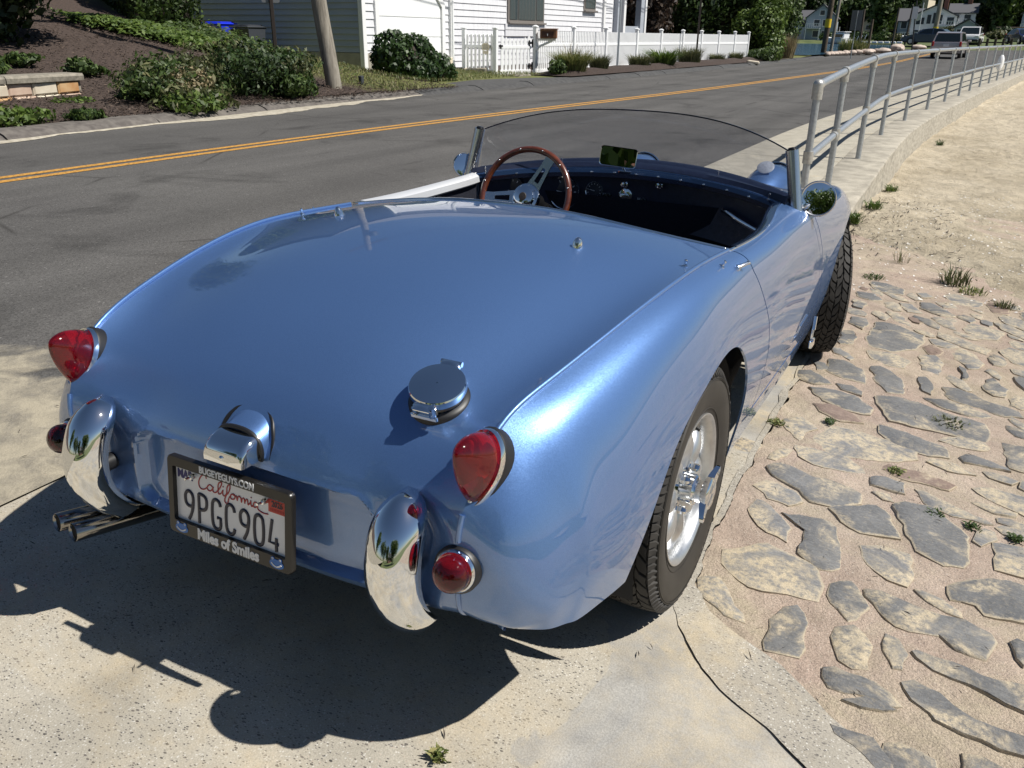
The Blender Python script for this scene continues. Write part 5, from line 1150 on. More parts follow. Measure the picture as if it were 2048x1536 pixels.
# ---- wheels
def make_wheel():
    W = bpy.data.objects.new('wheel', None); COL.objects.link(W); W.parent = CAR
    RX = Matrix.Rotation(math.radians(90), 4, 'Y')        # local z -> +x (outward)
    m = MB(); prof = [(.172, -.060), (.186, -.066), (.215, -.0745), (.240, -.0765), (.258, -.073), (.268, -.064)]
    prof += [(.2745, -.058), (.2775, -.03), (.2785, 0)]; half = prof[:]; prof = half+[(r, -h) for r, h in half[:-1][::-1]]
    mi = None; m.lathe(prof, RX, 96); me_ = m.build('tyre', [MT['tyre'], MT['sidewall']], W, 50)
    for p in me_.data.polygons:
        c = p.center; r = math.hypot(c.y, c.z)
        if r < .262: p.material_index = 1
    m = MB()
    for r_, x_ in ((.258, .0742), (.2545, .0752), (.188, .0672)): m.tube([(x_, r_*math.cos(a), r_*math.sin(a)) for a in np.linspace(0, 2*math.pi, 90, endpoint=False)], .0011, 5, True)
    m.build('sidewall_ribs', MT['sidewall'], W, 60)
    # tread: interlocking zig-zag blocks in five rows plus shoulder lugs
    m = MB(); NB = 46; R0, R1 = .2745, .2850
    def pt(x, a, R): R = R-.0016*(abs(x)/.055)**2.5*2.2; return (x, R*math.cos(a), R*math.sin(a))
    da = 2*math.pi/NB
    for row, (xa, xb_, dirn) in enumerate(((-.0585, -.0365, 1), (-.0335, -.0135, -1), (-.0105, .0105, 1), (.0135, .0335, -1), (.0365, .0585, 1))):
        for k in range(NB):
            a0 = da*(k+.5*(row % 2)); g = .10*da; sk = dirn*.34*da; xm = (xa+xb_)/2; zg = .0035*(1 if k % 2 else -1)
            top = [(xa, a0-sk+g), (xm+zg, a0+g+.10*da), (xb_, a0+sk+g), (xb_+zg*.6, a0+sk+da*.52), (xb_, a0+sk+da-g), (xm-zg, a0+da-g+.10*da), (xa, a0-sk+da-g), (xa+zg*.6, a0-sk+da*.52)]
            c = (sum(p[0] for p in top)/8, sum(p[1] for p in top)/8)
            m.loft([[pt(x, a, R0-.002) for x, a in top], [pt(x, a, R1-.0012) for x, a in top], [pt(c[0]+(x-c[0])*.90, c[1]+(a-c[1])*.93, R1) for x, a in top]], True, False, True)
    for sgn in (-1, 1):
        for k in range(NB*2):
            a0 = da*.5*k; wv = .006 if k % 2 else .012
            q = [(sgn*.0608, a0+.03*da), (sgn*.0608, a0+.42*da), (sgn*.0690, a0+.36*da), (sgn*(.0705+wv*.25), a0+.24*da), (sgn*.0690, a0+.10*da)]
            m.loft([[(x, (R_-.002)*math.cos(a), (R_-.002)*math.sin(a)) for (x, a), R_ in zip(q, (.276, .276, .264, .2575, .264))], [(x+sgn*.0022, (R_+.0045)*math.cos(a), (R_+.0045)*math.sin(a)) for (x, a), R_ in zip(q, (.2772, .2772, .264, .2575, .264))]], True, False, True)
    m.build('tread', MT['tyre'], W, 30)
    # alloy rim: outer lip, barrel, eight rounded spokes over a dark backing disc
    m = MB(); m.lathe([(.166, -.06), (.160, -.02), (.158, .030), (.160, .052), (.1665, .062), (.173, .066), (.1755, .0655), (.1755, .058), (.170, .052)], RX, 72); m.build('rim', MT['alu'], W, 40)
    m = MB(); m.lathe([(.150, -.050), (.150, -.012), (.09, -.014), (.001, -.014)], RX, 40); m.build('shade_backing_disc', MT['under'], W, 40)  # dark backing disc, shade of the holes between spokes put into its colour
    for k in range(8):
        a = 2*math.pi*(k+.5)/8; M_ = Matrix.Rotation(a, 4, 'X'); m = MB(); rings = []
        for f in np.linspace(0, 1, 13):
            r = .048+.114*f; w = .017+.016*math.sin(math.pi*f)**1.0; h = .012+.016*math.sin(math.pi*(.15+.85*f)); x = .024+.004*math.sin(math.pi*f)-.004*f
            rings.append([(x+h*max(-.4, math.cos(t)), w*math.sin(t), r) for t in np.linspace(0, 2*math.pi, 14, endpoint=False)])
        m.loft(rings, True, True, True, 0, M_); m.build('wheel_spoke', MT['alu'], W, 60)
    m = MB(); m.lathe([(.070, -.005), (.070, .030), (.066, .036), (.050, .040), (.036, .041), (.036, .070), (.033, .074), (.026, .076), (.026, .088), (.037, .092), (.038, .104), (.034, .108), (.029, .1095), (.001, .110)], RX, 48)
    hb = m.build('hub', MT['chrome'], W, 35)
    for k in range(4):
        a = 2*math.pi*(k+.25)/4; M_ = RX @ Matrix.Translation((.053*math.cos(a), .053*math.sin(a), 0)); m = MB(); m.lathe([(.014, .034), (.014, .044), (.0095, .046), (.0095, .060), (.006, .066), (.001, .067)], M_, 6); m.build('lug_nut', MT['chrome'], hb, 30)
    for a in (math.radians(-72), math.radians(108)):
        M_ = RX @ Matrix.Rotation(a, 4, 'Z'); m = MB(); m.loft([[(.025, -.020, .090), (.025, .020, .090), (.025, .018, .106), (.025, -.018, .106)], [(.045, -.016, .094), (.045, .016, .094), (.045, .014, .107), (.045, -.014, .107)], [(.064, -.009, .099), (.064, .010, .099), (.064, .008, .109), (.064, -.007, .109)], [(.071, -.004, .101), (.071, .005, .101), (.071, .004, .108), (.071, -.003, .108)]], True, True, True, 0, M_); m.build('spinner_ear', MT['chrome'], hb, 60)
    m = MB(); a = math.radians(60); m.tube([(.035, .150*math.cos(a), .150*math.sin(a)), (.060, .138*math.cos(a), .138*math.sin(a))], .0042, 10); m.build('valve_stem', MT['black'], W, 50)
    return W
W0 = make_wheel()
def place_wheel(W, x, y, z, steer, flip, spin):
    M_ = Matrix.Translation((x, y, z)) @ Matrix.Rotation(math.radians(steer), 4, 'Z')
    if flip: M_ = M_ @ Matrix.Rotation(math.pi, 4, 'Z')
    W.matrix_basis = M_ @ Matrix.Rotation(spin, 4, 'X')
place_wheel(W0, .606, 0, .2845, 0, False, .35)
for x, y, st, fl, sp in ((-.606, 0, 0, True, .2), (.600, 2.032, 19, False, .9), (-.600, 2.032, 19, True, .5)):
    W = copy_tree(W0, CAR); place_wheel(W, x, y, .2845, st, fl, sp)
# ---- exhaust
for x1, y1, x0_, y0_ in ((-.503, -.742, -.455, -.50), (-.438, -.750, -.392, -.50)):
    m = MB(); a, b = V(x0_, y0_, .192), V(x1, y1, .226); ax = (b-a).normalized(); M_ = frame_z(a, ax); Ln = (b-a).length
    m.lathe([(.012, 0), (.0185, .02), (.0185, .05), (.0205, .054), (.0205, Ln-.002), (.0195, Ln), (.0182, Ln-.002), (.018, Ln-.10)], M_, 28); ex = m.build('exhaust_tip', MT['chrome_d'], CAR, 50)
    m = MB(); m.lathe([(.0001, Ln-.006), (.0181, Ln-.006)], M_, 28); m.build('bore_shade', MT['pipe_shade'], ex, 0, False)  # black disc near the end stands in for the shade inside the pipe
m = MB(); m.tube([(-.42, -.48, .20), (-.22, -.48, .20)], .055, 28); m.build('muffler', MT['chrome_d'], CAR, 30)

# ------------------------------------------------------------------ foliage tools
def rand_dirs(n):
    d = rng.normal(size=(n, 3)); return d/np.linalg.norm(d, axis=1)[:, None]
def leaf_quads(P, N, size, aspect=.55, jit=.5, droop=0.0):
    n = len(P); sz = size*(.6+.8*rng.random(n))[:, None]
    N = N+jit*rand_dirs(n); N /= np.linalg.norm(N, axis=1)[:, None]
    A = np.cross(N, rand_dirs(n)); A /= np.linalg.norm(A, axis=1)[:, None]+1e-9; A[:, 2] -= droop; B = np.cross(N, A)
    A = A*sz; B = B*sz*aspect
    return np.stack([P-A, P-.15*A+B*.9+N*sz*.12, P+A, P-.15*A-B*.9+N*sz*.12], 1)
def blob_points(blobs, n, shell=.62):
    W = np.array([b[3]*b[4]+b[4]*b[5]+b[3]*b[5] for b in blobs], float); idx = rng.choice(len(blobs), n, p=W/W.sum()); Bm = np.array(blobs, float)[idx]
    d = rand_dirs(n); r = shell+(1-shell)*rng.random(n)**.6
    lump = 1+.16*np.sin(d[:, 0]*7+idx)*np.sin(d[:, 1]*6+idx*2)*np.cos(d[:, 2]*5); r = (r*lump)[:, None]
    return Bm[:, :3]+d*r*Bm[:, 3:6], d
def foliage(name, blobs, n, size, material, parent=None, aspect=.55, jit=.6, shell=.62, zmin=None, droop=0.0):
    P, d = blob_points(blobs, n, shell)
    if zmin is not None: k = P[:, 2] > zmin; P, d = P[k], d[k]
    return quads_mesh(name, leaf_quads(P, d, size, aspect, jit, droop), material, parent)
def sub_blobs(c, r, n, k=.5, flat=1.0):
    """break a crown ellipsoid into lumps"""
    out = []
    for _ in range(n):
        d = rand_dirs(1)[0]; q = .35+.5*random.random(); s = k*(.65+.6*random.random())
        out.append((c[0]+d[0]*r[0]*q, c[1]+d[1]*r[1]*q, c[2]+d[2]*r[2]*q*flat, r[0]*s, r[1]*s, r[2]*s))
    return out
def tree(name, label, x, y, z0, h, crown, material, n=2500, leaf=.22, group=None, lumps=14, trunk_r=.18, th=None, cat='tree'):
    """crown (rx,ry,rz) centred near the top; local coordinates about the trunk base"""
    t = thing(name, label, cat, (x, y, z0), 0, group); rx_, ry, rz = crown; cz = h-rz
    m = MB(); lean = (random.uniform(-.3, .3), random.uniform(-.3, .3)); m.tube([(0, 0, -.3), (lean[0]*.3, lean[1]*.3, cz*.5), (lean[0], lean[1], cz)], [trunk_r*1.2, trunk_r*.8, trunk_r*.4], 8)
    for k in range(5):
        a = random.uniform(0, 6.28); q = random.uniform(.35, .7); zs = cz*random.uniform(.45, .8); m.tube([(lean[0]*zs/cz*.6, lean[1]*zs/cz*.6, zs), (rx_*q*.5*math.cos(a), ry*q*.5*math.sin(a), cz*.9), (rx_*q*math.cos(a), ry*q*math.sin(a), cz+rz*.35)], [trunk_r*.5, trunk_r*.32, trunk_r*.1], 6)
    m.build('trunk', MT['trunk'], t, 60)
    bl = sub_blobs((0, 0, cz), crown, lumps, .46)+[(0, 0, cz, rx_*.62, ry*.62, rz*.62)]
    foliage('crown', bl, n, leaf, material, t, .6, .8, .5); return t
def blades(n, r, h, w=.006, lean=.55, seed=None, cx=0, cy=0, z=0):
    a = rng.random(n)*6.283; q = r*np.sqrt(rng.random(n)); b = np.stack([cx+q*np.cos(a), cy+q*np.sin(a), np.full(n, z)], 1)
    d = a+rng.normal(size=n)*.7; hh = h*(.55+.6*rng.random(n)); ln = lean*hh*(.3+rng.random(n)); out = np.stack([np.cos(d), np.sin(d), np.zeros(n)], 1); side = np.stack([-np.sin(d), np.cos(d), np.zeros(n)], 1)*w*(.7+.6*rng.random(n))[:, None]
    up = np.array([0, 0, 1.0]); mid = b+out*(ln*.35)[:, None]+up*(hh*.6)[:, None]; tip = b+out*ln[:, None]+up*(hh*(1-.25*rng.random(n)))[:, None]
    Q1 = np.stack([b-side, b+side, mid+side*.8, mid-side*.8], 1); Q2 = np.stack([mid-side*.8, mid+side*.8, tip+side*.1, tip-side*.1], 1)
    return np.concatenate([Q1, Q2])
def bk(x, y): return float(bank(x, y))+.02
# ------------------------------------------------------------------ left bank: retaining wall, shrubs, ground cover
RW_ = thing('retaining_wall', 'low pink and ochre granite retaining wall with a lichened coping on the mulch bank', 'wall', (-11.25, 7.2, .12))
dw = Vector((.12, -1, 0)).normalized(); nw = Vector((-dw.y, dw.x, 0))*-1
if nw.x < 0: nw = -nw
q = 0; k = 0
while q < 4.2:
    L_ = random.uniform(.26, .62)
    for lv, (z0, z1) in enumerate(((0, .19), (.195, .37))):
        a, b = q+.008+(.05 if lv else 0), min(4.25, q+L_-.008+(.05 if lv else 0)); m = MB(); P = []
        o2 = random.uniform(.0, .035)
        def pt(s, d, z): return dw*s+nw*d+V(0, 0, z)
        ring = lambda d, e: [pt(a+e, d, z0+e+.01*random.random()), pt(b-e, d, z0+e), pt(b-e*1.3, d, z1-e), pt(a+e, d, z1-e*1.2)]
        m.loft([ring(-.30, 0), ring(-.01+o2, 0), ring(.012+o2, .022)]); m.build('stone', MT[['wallstone', 'wallstone2', 'wallstone3', 'wallstone3', 'wallstone'][k % 5]], RW_, 25); k += 1
    q += L_
q = -.03
while q < 4.2:
    L_ = random.uniform(.9, 1.5); m = MB(); m.loft([[dw*s+nw*(-.33)+V(0, 0, .375), dw*s+nw*(.05+.02*random.random())+V(0, 0, .375), dw*s+nw*(.055+.02*random.random())+V(0, 0, .44), dw*s+nw*(.03)+V(0, 0, .475), dw*s+nw*(-.33)+V(0, 0, .48)] for s in np.linspace(q, q+L_-.012, 6)]); m.build('coping_stone', MT['wallcap'], RW_, 30); q += L_
m = MB(); m.loft([[dw*s+nw*d+V(0, 0, z) for d, z in ((-.29, 0), (-.012, 0), (-.012, .37), (-.29, .37))] for s in (.0, 4.2)]); m.build('mortar', MT['wallcap'], RW_, 0)
def shrub(name, label, x, y, z0, r, material, n, leaf, lumps=9, group=None, cat='shrub', stems=True, k=.5, droop=0.0, aspect=.55):
    t = thing(name, label, cat, (x, y, z0), 0, group)
    if stems:
        m = MB()
        for _ in range(6):
            a = random.uniform(0, 6.28); m.tube([(.1*math.cos(a), .1*math.sin(a), -.1), (r[0]*.3*math.cos(a), r[1]*.3*math.sin(a), r[2]*.7), (r[0]*.6*math.cos(a), r[1]*.6*math.sin(a), r[2]*1.3)], [.02, .014, .004], 5)
        m.build('stems', MT['twig'], t, 60)
    foliage('leaves', sub_blobs((0, 0, r[2]*.95), r, lumps, k)+[(0, 0, r[2]*.9, r[0]*.7, r[1]*.7, r[2]*.75)], n, leaf, material, t, aspect, .8, .55, -.05, droop)
    if leaf < .07 and n > 600: foliage('sprigs', sub_blobs((0, 0, r[2]*1.05), (r[0]*1.12, r[1]*1.12, r[2]*1.2), lumps, k*.7), max(60, n//6), leaf*1.35, MT['leaf_olive'] if n > 1500 else MT['leaf_bright'], t, .4, .9, .7, -.03)['kind'] = 'stuff'
    return t
shrub('ivy_mound', 'ivy clad mound with browned dead patch beside the granite wall', -10.35, 8.2, .10, (.80, 1.0, .42), MT['leaf_mid'], 5600, .042, 16)
o = shrub('ivy_patch', 'dry browned stems inside the ivy mound', -10.20, 8.25, .12, (.55, .55, .36), MT['straw'], 1100, .035, 6)
shrub('creeping_juniper', 'dark green creeping shrub by the kerb around the brown sign post', -10.6, 10.2, .14, (.85, 1.25, .46), MT['leaf_dark'], 6200, .042, 14)
shrub('weed_clump', 'tall bright weeds at the foot of the brown sign post', -9.85, 10.5, .10, (.42, .5, .32), MT['leaf_mid'], 2200, .05, 8)
shrub('weed_clump', 'spreading weeds spilling over the kerb before the ivy mound', -9.55, 7.9, .05, (.40, .80, .18), MT['leaf_bright'], 1900, .045, 9)
shrub('weed_clump', 'bright leafy weeds at the kerb in the left corner of the verge', -9.75, 4.9, .04, (.42, .60, .15), MT['leaf_bright'], 1500, .045, 9)
shrub('weed_clump', 'small ragged weeds on the kerb right of the corner weeds', -9.45, 5.9, .06, (.20, .32, .10), MT['leaf_mid'], 600, .045, 6)
shrub('strawberry_plant', 'low leafy plant under the end of the granite wall', -10.75, 6.75, .16, (.20, .40, .07), MT['leaf_bright'], 500, .05, 6)
shrub('strawberry_plant', 'low leafy plant on the mulch right of the granite wall', -10.75, 7.65, .18, (.20, .32, .06), MT['leaf_bright'], 380, .05, 6)
for i, (x, y) in enumerate(((-12.6, 6.6), (-13.2, 7.6), (-12.4, 8.1), (-14.2, 7.2))):
    shrub('pachysandra', ['pachysandra tuft just behind the granite coping', 'pachysandra tuft up the bank in dappled shade', 'pachysandra tuft right of the coping end', 'pachysandra tuft in deep shade under the dark tree'][i], x, y, bk(x, y), (.34, .40, .12), MT['leaf_mid'], 420, .06, 5, 'pachysandra tufts on the bank')
# ground cover: leaves strewn over the slope
n = 9000; u = rng.random(n); vv = rng.normal(size=n)*.55; gx = -16.3+2.9*u+.35*vv; gy = 11.4+1.55*u+.75*vv
P = np.stack([gx, gy, np.array(bank(gx, gy))+.06+.16*rng.random(n)*(.5+vnoise(gx*2, gy*2, 3))], 1)
o = quads_mesh('ground_cover', leaf_quads(P, np.tile([.2, -.2, 1.0], (n, 1)), .055, .6, .6), MT['leaf_bright']); o['kind'] = 'stuff'
n = 2600; gx = -14.6+rng.normal(size=n)*1.0; gy = 13.6+rng.normal(size=n)*.45; P = np.stack([gx, gy, np.array(bank(gx, gy))+.05+.12*rng.random(n)], 1)
o = quads_mesh('ground_cover', leaf_quads(P, np.tile([.2, -.2, 1.0], (n, 1)), .05, .6, .6), MT['leaf_mid']); o['kind'] = 'stuff'
n = 16000; gy = rng.uniform(2.5, 15.5, n); gx = -9.45-7.5*rng.random(n)**1.5; P = np.stack([gx, gy, np.array(bank(gx, gy))+.055+.02*rng.random(n)], 1)
P[:, 2] += .09*(np.array([float(q) for q in fbm(gx*.9, gy*.9, 21)])-.5)*np.minimum(-9.4-gx, 2)/2
o = quads_mesh('bark_chips', leaf_quads(P, np.tile([.1, 0, 1.0], (n, 1)), .032, .35, .6), MT['chip']); o['kind'] = 'stuff'
n = 9000; gy = rng.uniform(12.9, 22.0, n); gx = -9.55-3.7*rng.random(n); k = ~((gx > -10.6) & (gy > 14.2) & (gy < 21.8)) | (gx < -10.5); gx, gy = gx[k], gy[k]; n = len(gx); zb_ = np.array(bank(gx, gy))+.05
Q = blades(n, .001, .085, .006, .9); Q[:n] += np.stack([gx, gy, zb_], 1)[:, None, :]; Q[n:] += np.stack([gx, gy, zb_], 1)[:, None, :]
o = quads_mesh('lawn_grass', Q, MT['lawn']); o['kind'] = 'stuff'
# dark tree and clipped hedge on the bank
tree('evergreen_tree', 'dark evergreen with branches down to the ground at the left edge', -15.4, 8.2, bk(-15.4, 8.2)-.1, 6.5, (1.75, 1.85, 3.4), MT['leaf_dark'], 15000, .09, None, 34, .16)
e1 = bpy.data.objects['evergreen_tree']; foliage('lower_boughs', sub_blobs((0, 0, 1.2), (1.9, 1.9, 1.0), 18, .5)+[(0, 0, 1.1, 1.5, 1.5, .9)], 9000, .10, MT['leaf_dark'], e1, .6, .8, .4)
tree('evergreen_tree', 'dark evergreen shading the bank between the left tree and the clipped hedge', -19.2, 10.4, bk(-19, 10)-.1, 6.5, (2.0, 1.6, 3.3), MT['leaf_dark'], 9000, .11, None, 24, .16)
h_ = thing('clipped_hedge', 'sunlit clipped hedge at the top of the bank beside the grey house wall', 'hedge', (-17.1, 13.6, 1.15), math.radians(-20))
n = 15000; d = rand_dirs(n); p = d/np.max(np.abs(d), axis=1)[:, None]; p = np.sign(p)*np.abs(p)**.85*np.array([1.15, .8, 1.25])*(1-.06*rng.random(n))[:, None]+np.array([0, 0, 1.2]); k = p[:, 2] > .0
quads_mesh('leaves', leaf_quads(p[k], d[k], .055, .6, .8), MT['leaf_mid'], h_); m = MB(); m.bbox((0, 0, 1.15), (2.0, 1.3, 2.1), .25); m.build('branch_core', MT['twig'], h_, 0)
for x in (-.5, .5): m = MB(); m.tube([(x, 0, -.4), (x*.8, .05, .5)], .05, 7); m.build('trunk', MT['trunk'], h_, 60)
# bins behind the bank by the grey wall
def bin_(label, x, y, z, mt, rz):
    t = thing('wheelie_bin', label, 'bin', (x, y, z), rz); m = MB(); m.loft([[(-.24, -.26, 0), (.24, -.26, 0), (.24, .26, 0), (-.24, .26, 0)], [(-.29, -.34, .95), (.29, -.34, .95), (.29, .34, .95), (-.29, .34, .95)]]); m.build('body', mt, t, 30)
    m = MB(); m.bbox((0, 0, .985), (.64, .76, .05), .02); m.bbox((0, .02, 1.02), (.5, .6, .04), .02); m.tube([(-.28, .40, .96), (.28, .40, .96)], .02, 8); m.build('lid', mt, t, 30)
    for s in (-.25, .25): m = MB(); m.lathe([(.10, -.03), (.10, .03), (.001, .03)], Matrix.Translation((s, .30, .08)) @ Matrix.Rotation(math.pi/2, 4, 'Y'), 16); m.build('wheel', MT['black'], t, 40)
bin_('blue wheelie bin with only its lid showing above the bank', -17.05, 15.7, .40, MT['binblue'], .2); bin_('dark grey wheelie bin with only its lid showing beside the blue bin', -16.1, 15.75, .33, MT['bingrey'], .1)
# sign post, utility pole, stake
def signpost(label, x, y, z0, zt, r, mt, sign=None, nm='sign_post', ang=0, dx=0.0):
    t = thing(nm, label, 'sign post', (x, y, z0), ang); m = MB(); m.bbox((0, 0, (zt-z0)/2), (r*2, r*1.4, zt-z0), r*.3); m.build('post', mt, t, 30)
    if sign:
        w, h, zc, sm = sign; m = MB(); R1 = rrect(w/2, h/2, .03, 4); M_ = frame(V(dx, .03, zc-z0), (1, 0, 0), (0, 0, 1), (0, -1, 0)); m.loft([[(a, b, -.001) for a, b in R1], [(a, b, .0015) for a, b in R1]], True, True, True, 0, M_); m.build('sign_panel', sm, t, 30)
        for zz in (-.2*h, .2*h): m = MB(); m.lathe([(.012, 0), (.012, .012), (.001, .014)], frame_z(V(0, -r*.7, zc-z0+zz), (0, -1, 0)), 8); m.build('bolt', MT['galv'], t, 30)
    return t
signpost('dark brown sign post with a bare sign back, by the creeping shrub', -10.62, 10.85, .12, 2.6, .035, MT['dkbrown'], (.32, .46, 1.93, MT['signback']), ang=.9)
t = thing('utility_pole', 'weathered grey wooden utility pole leaning beside the house', 'utility pole', (-10.45, 12.25, .08))
ld = Vector((-.088, -.047, 0))*1.1; m = MB(); m.tube([V(0, 0, -.2)+ld*-.2]+[V(0, 0, z)+ld*z+V(.006*math.sin(z*3), .006*math.cos(z*2.3), 0) for z in np.linspace(.1, 9.0, 24)], [.158]+[.156-.0055*z for z in np.linspace(.1, 9.0, 24)], 20); m.build('pole_shaft', MT['pole'], t, 60)
m = MB(); m.bbox((ld.x*8.2, ld.y*8.2+.12, 8.2), (.1, .1, .12), .02); m.box((ld.x*8.3, ld.y*8.3, 8.3), (.12, 2.2, .11)); m.build('cross_arm', MT['polefar'], t, 30)
m = MB(); m.lathe([(.16, 0), (.17, .05), (.17, .55), (.10, .62), (.001, .63)], Matrix.Translation((ld.x*6.9+.3, ld.y*6.9, 6.6)), 20); m.build('transformer_can', MT['signback'], t, 40)
for k, (yy, zz) in enumerate(((-1.0, 8.4), (0.0, 8.45), (1.0, 8.4), (0, 6.2))):
    w = MB(); pts = [V(-10.45+ld.x*zz+ (.1), 12.25+ld.y*zz+yy*.9, zz+.1) + V(6.2*f*f*.3+1.2*f, 60*f, -1.2*math.sin(math.pi*f)) for f in np.linspace(0, 1, 14)]
    w.tube(pts, .014, 5); o = w.build('overhead_wire', MT['blackiron'], None, 60); tag(o, ['overhead wire on the near end of the cross arm', 'overhead wire on the middle of the cross arm', 'overhead wire on the far end of the cross arm', 'thick low overhead cable below the transformer'][k], 'wire')
t = thing('marker_stake', 'short dark square stake right of the leaning utility pole', 'stake', (-10.55, 13.25, .10)); m = MB(); m.bbox((0, 0, .13), (.09, .09, .30), .012); m.build('stake_post', MT['bingrey'], t, 30)
# ------------------------------------------------------------------ the house
HS = thing('shingled_house', 'pale grey shingled house with a white garage door and white trim', 'house', (-13.4, 17.04, 0))
def hp(x, y, z): return V(x+13.4, y-17.04, z)
# carcass
m = MB(); m.loft([[hp(-13.46, 17.10, z), hp(-13.46, 21.36, z), hp(-14.06, 21.42, z), hp(-14.06, 36.3, z), hp(-22, 36.3, z), hp(-22, 17.10, z)] for z in (-.2, 5.6)]); m.build('wall', MT['shingle'], HS, 0)
m = MB(); m.loft([[hp(-13.40, 17.02, z), hp(-13.40, 17.7, z), hp(-13.6, 17.7, z), hp(-13.6, 17.16, z), hp(-22, 17.16, z), hp(-22, 17.02, z)] for z in (-.3, .72)]); m.build('foundation', MT['foundation'], HS, 0)
# side wall clapboards
for k in range(33):
    z = .735+.15*k; m = MB(); m.loft([[hp(x, 17.055, z-.004), hp(x, 17.012, z), hp(x, 17.016, z+.012), hp(x, 17.05, z+.155)] for x in (-13.415, -22)]); m.build('clapboard', MT['siding_g'], HS, 25)
# front shingle courses
def course(y0, y1, x, z, e=.19):
    m = MB(); m.loft([[hp(x-.06, y, z-.003), hp(x+.030, y, z), hp(x+.026, y, z+.014), hp(x+.004, y, z+e+.004)] for y in (y0, y1)]); m.build('shingle_course', MT['shingle'], HS, 25)
for k in range(26):
    z = .22+.19*k
    for a, b in (((17.16, 17.62), (21.02, 21.30)) if z < 2.55 else ((17.16, 21.30),)): course(a, b, -13.46, z)
    if z < 1.55: course(21.48, 34.55, -14.06, z)
    elif z < 3.0:
        course(21.48, 26.00, -14.06, z); course(28.92, 34.55, -14.06, z)
    else: course(21.48, 34.55, -14.06, z)
    course(34.85, 35.75, -14.06, z)
for k, z in enumerate((1.16, 1.37, 1.56)):
    m = MB(); m.loft([[hp(-14.08, y, z-.003), hp(-13.99, y, z), hp(-13.995, y, z+.19), hp(-14.05, y, z+.19)] for y in (25.85, 29.05)])
    if k < 2: m.build('shingle_course', MT['shingle'], HS, 25)
def bd(name, y0, y1, z0, z1, x, dx, mt='trim'):
    m = MB(); m.bbox((x+13.4, (y0+y1)/2-17.04, (z0+z1)/2), (dx, y1-y0, z1-z0), .008); return m.build(name, MT[mt], HS, 30)
bd('corner_board', 17.0, 17.15, .0, 5.4, -13.40, .14); bd('corner_board', 21.30, 21.48, .05, 5.4, -13.44, .16)
bd('corner_board', 34.60, 34.80, .2, 5.4, -14.02, .12)
m = MB(); m.tube([hp(-13.36, 21.38, .12), hp(-13.36, 21.38, 5.2)], .045, 10, flat=1.0); m.build('downspout', MT['vinyl'], HS, 40)
bd('meter_box', 21.18, 21.32, .25, .55, -13.38, .10, 'farcream')
# garage door with clipped corners
gy0, gy1, gz0, gz1 = 17.80, 20.86, .10, 2.62
def clip(y0, y1, z0, z1, c): return [(y0, z0), (y1, z0), (y1, z1-c), (y1-c, z1), (y0+c, z1), (y0, z1-c)]
m = MB(); A = clip(gy0-.16, gy1+.16, gz0, gz1+.16, .78); B = clip(gy0, gy1, gz0, gz1, .70)
m.loft([[hp(-13.46, y, z) for y, z in A], [hp(-13.385, y, z) for y, z in A], [hp(-13.385, y, z) for y, z in B], [hp(-13.55, y, z) for y, z in B]], True, False, False); m.build('garage_door_frame', MT['trim'], HS, 25)
GD = bd('garage_door', gy0+.005, gy1-.005, gz0, gz1-.02, -13.50, .05, 'vinyl')
for k in range(5):
    z0 = gz0+.01+.505*k; m = MB(); m.bbox((-13.452+13.4, (gy0+gy1)/2-17.04, z0+.248), (.03, gy1-gy0-.03, .488), .008); m.build('door_panel', MT['vinyl'], GD, 25)
# windows
def window(y0, y1, z0, z1, x, nx=3):
    fr = bd('window', y0, y1, z0, z1, x-.05, .06, 'winframe'); 
    cuts = np.linspace(y0+.07, y1-.07, nx+1) if nx != 3 else np.array([y0+.07, y0+.07+(y1-y0-.14)*.24, y0+.07+(y1-y0-.14)*.76, y1-.07])
    for a, b in zip(cuts[:-1], cuts[1:]):
        m = MB(); m.box((x-.008+13.4, (a+b)/2-17.04, (z0+z1)/2), (.012, b-a-.06, z1-z0-.16)); p = m.build('pane', MT['glass'], fr, 0)
        m = MB(); q = (b-a-.06)/2
        for s in np.linspace(-q*.9, q*.9, 6 if b-a > .8 else 3): m.tube([(x-.003+13.4, (a+b)/2+s-17.04, z0+.1), (x-.003+13.4, (a+b)/2+s-17.04, z1-.1)], .006 if b-a > .8 else .004, 5)
        m.build('muntin', MT['winframe'], fr, 30)
    bd('sill', y0-.05, y1+.05, z0-.06, z0, x+.02, .10, 'winframe'); return fr
window(26.05, 28.87, 1.62, 3.05, -13.98); window(32.55, 33.75, 2.17, 3.1, -13.98, 1)
# porch at the far end
bd('porch_post', 35.9, 36.25, .2, 5.4, -14.0, .3, 'siding_g'); bd('porch_post', 36.4, 36.65, .2, 5.4, -13.85, .2); bd('porch_wall', 36.66, 38.7, .2, 1.62, -13.95, .12, 'siding_g'); bd('porch_post', 38.72, 39.15, .2, 5.4, -13.95, .28, 'siding_g'); bd('porch_post', 39.16, 39.36, .2, 5.4, -13.84, .18)
m = MB(); m.loft([[hp(x, 16.7, z), hp(x, 39.8, z)][::1]+[hp(x, 39.8, z+.12), hp(x, 16.7, z+.12)] for x, z in ((-12.9, 5.35), (-17.7, 8.4), (-22.5, 5.35))]); m.build('roof', MT['roof'], HS, 0)
m = MB(); m.add([hp(-13.4, 17.04, 5.3), hp(-22, 17.04, 5.3), hp(-17.7, 17.04, 8.2)], [(0, 1, 2)]); m.add([hp(-13.4, 39.3, 5.3), hp(-22, 39.3, 5.3), hp(-17.7, 39.3, 8.2)], [(0, 1, 2)]); m.build('gable', MT['siding_g'], HS, 0)
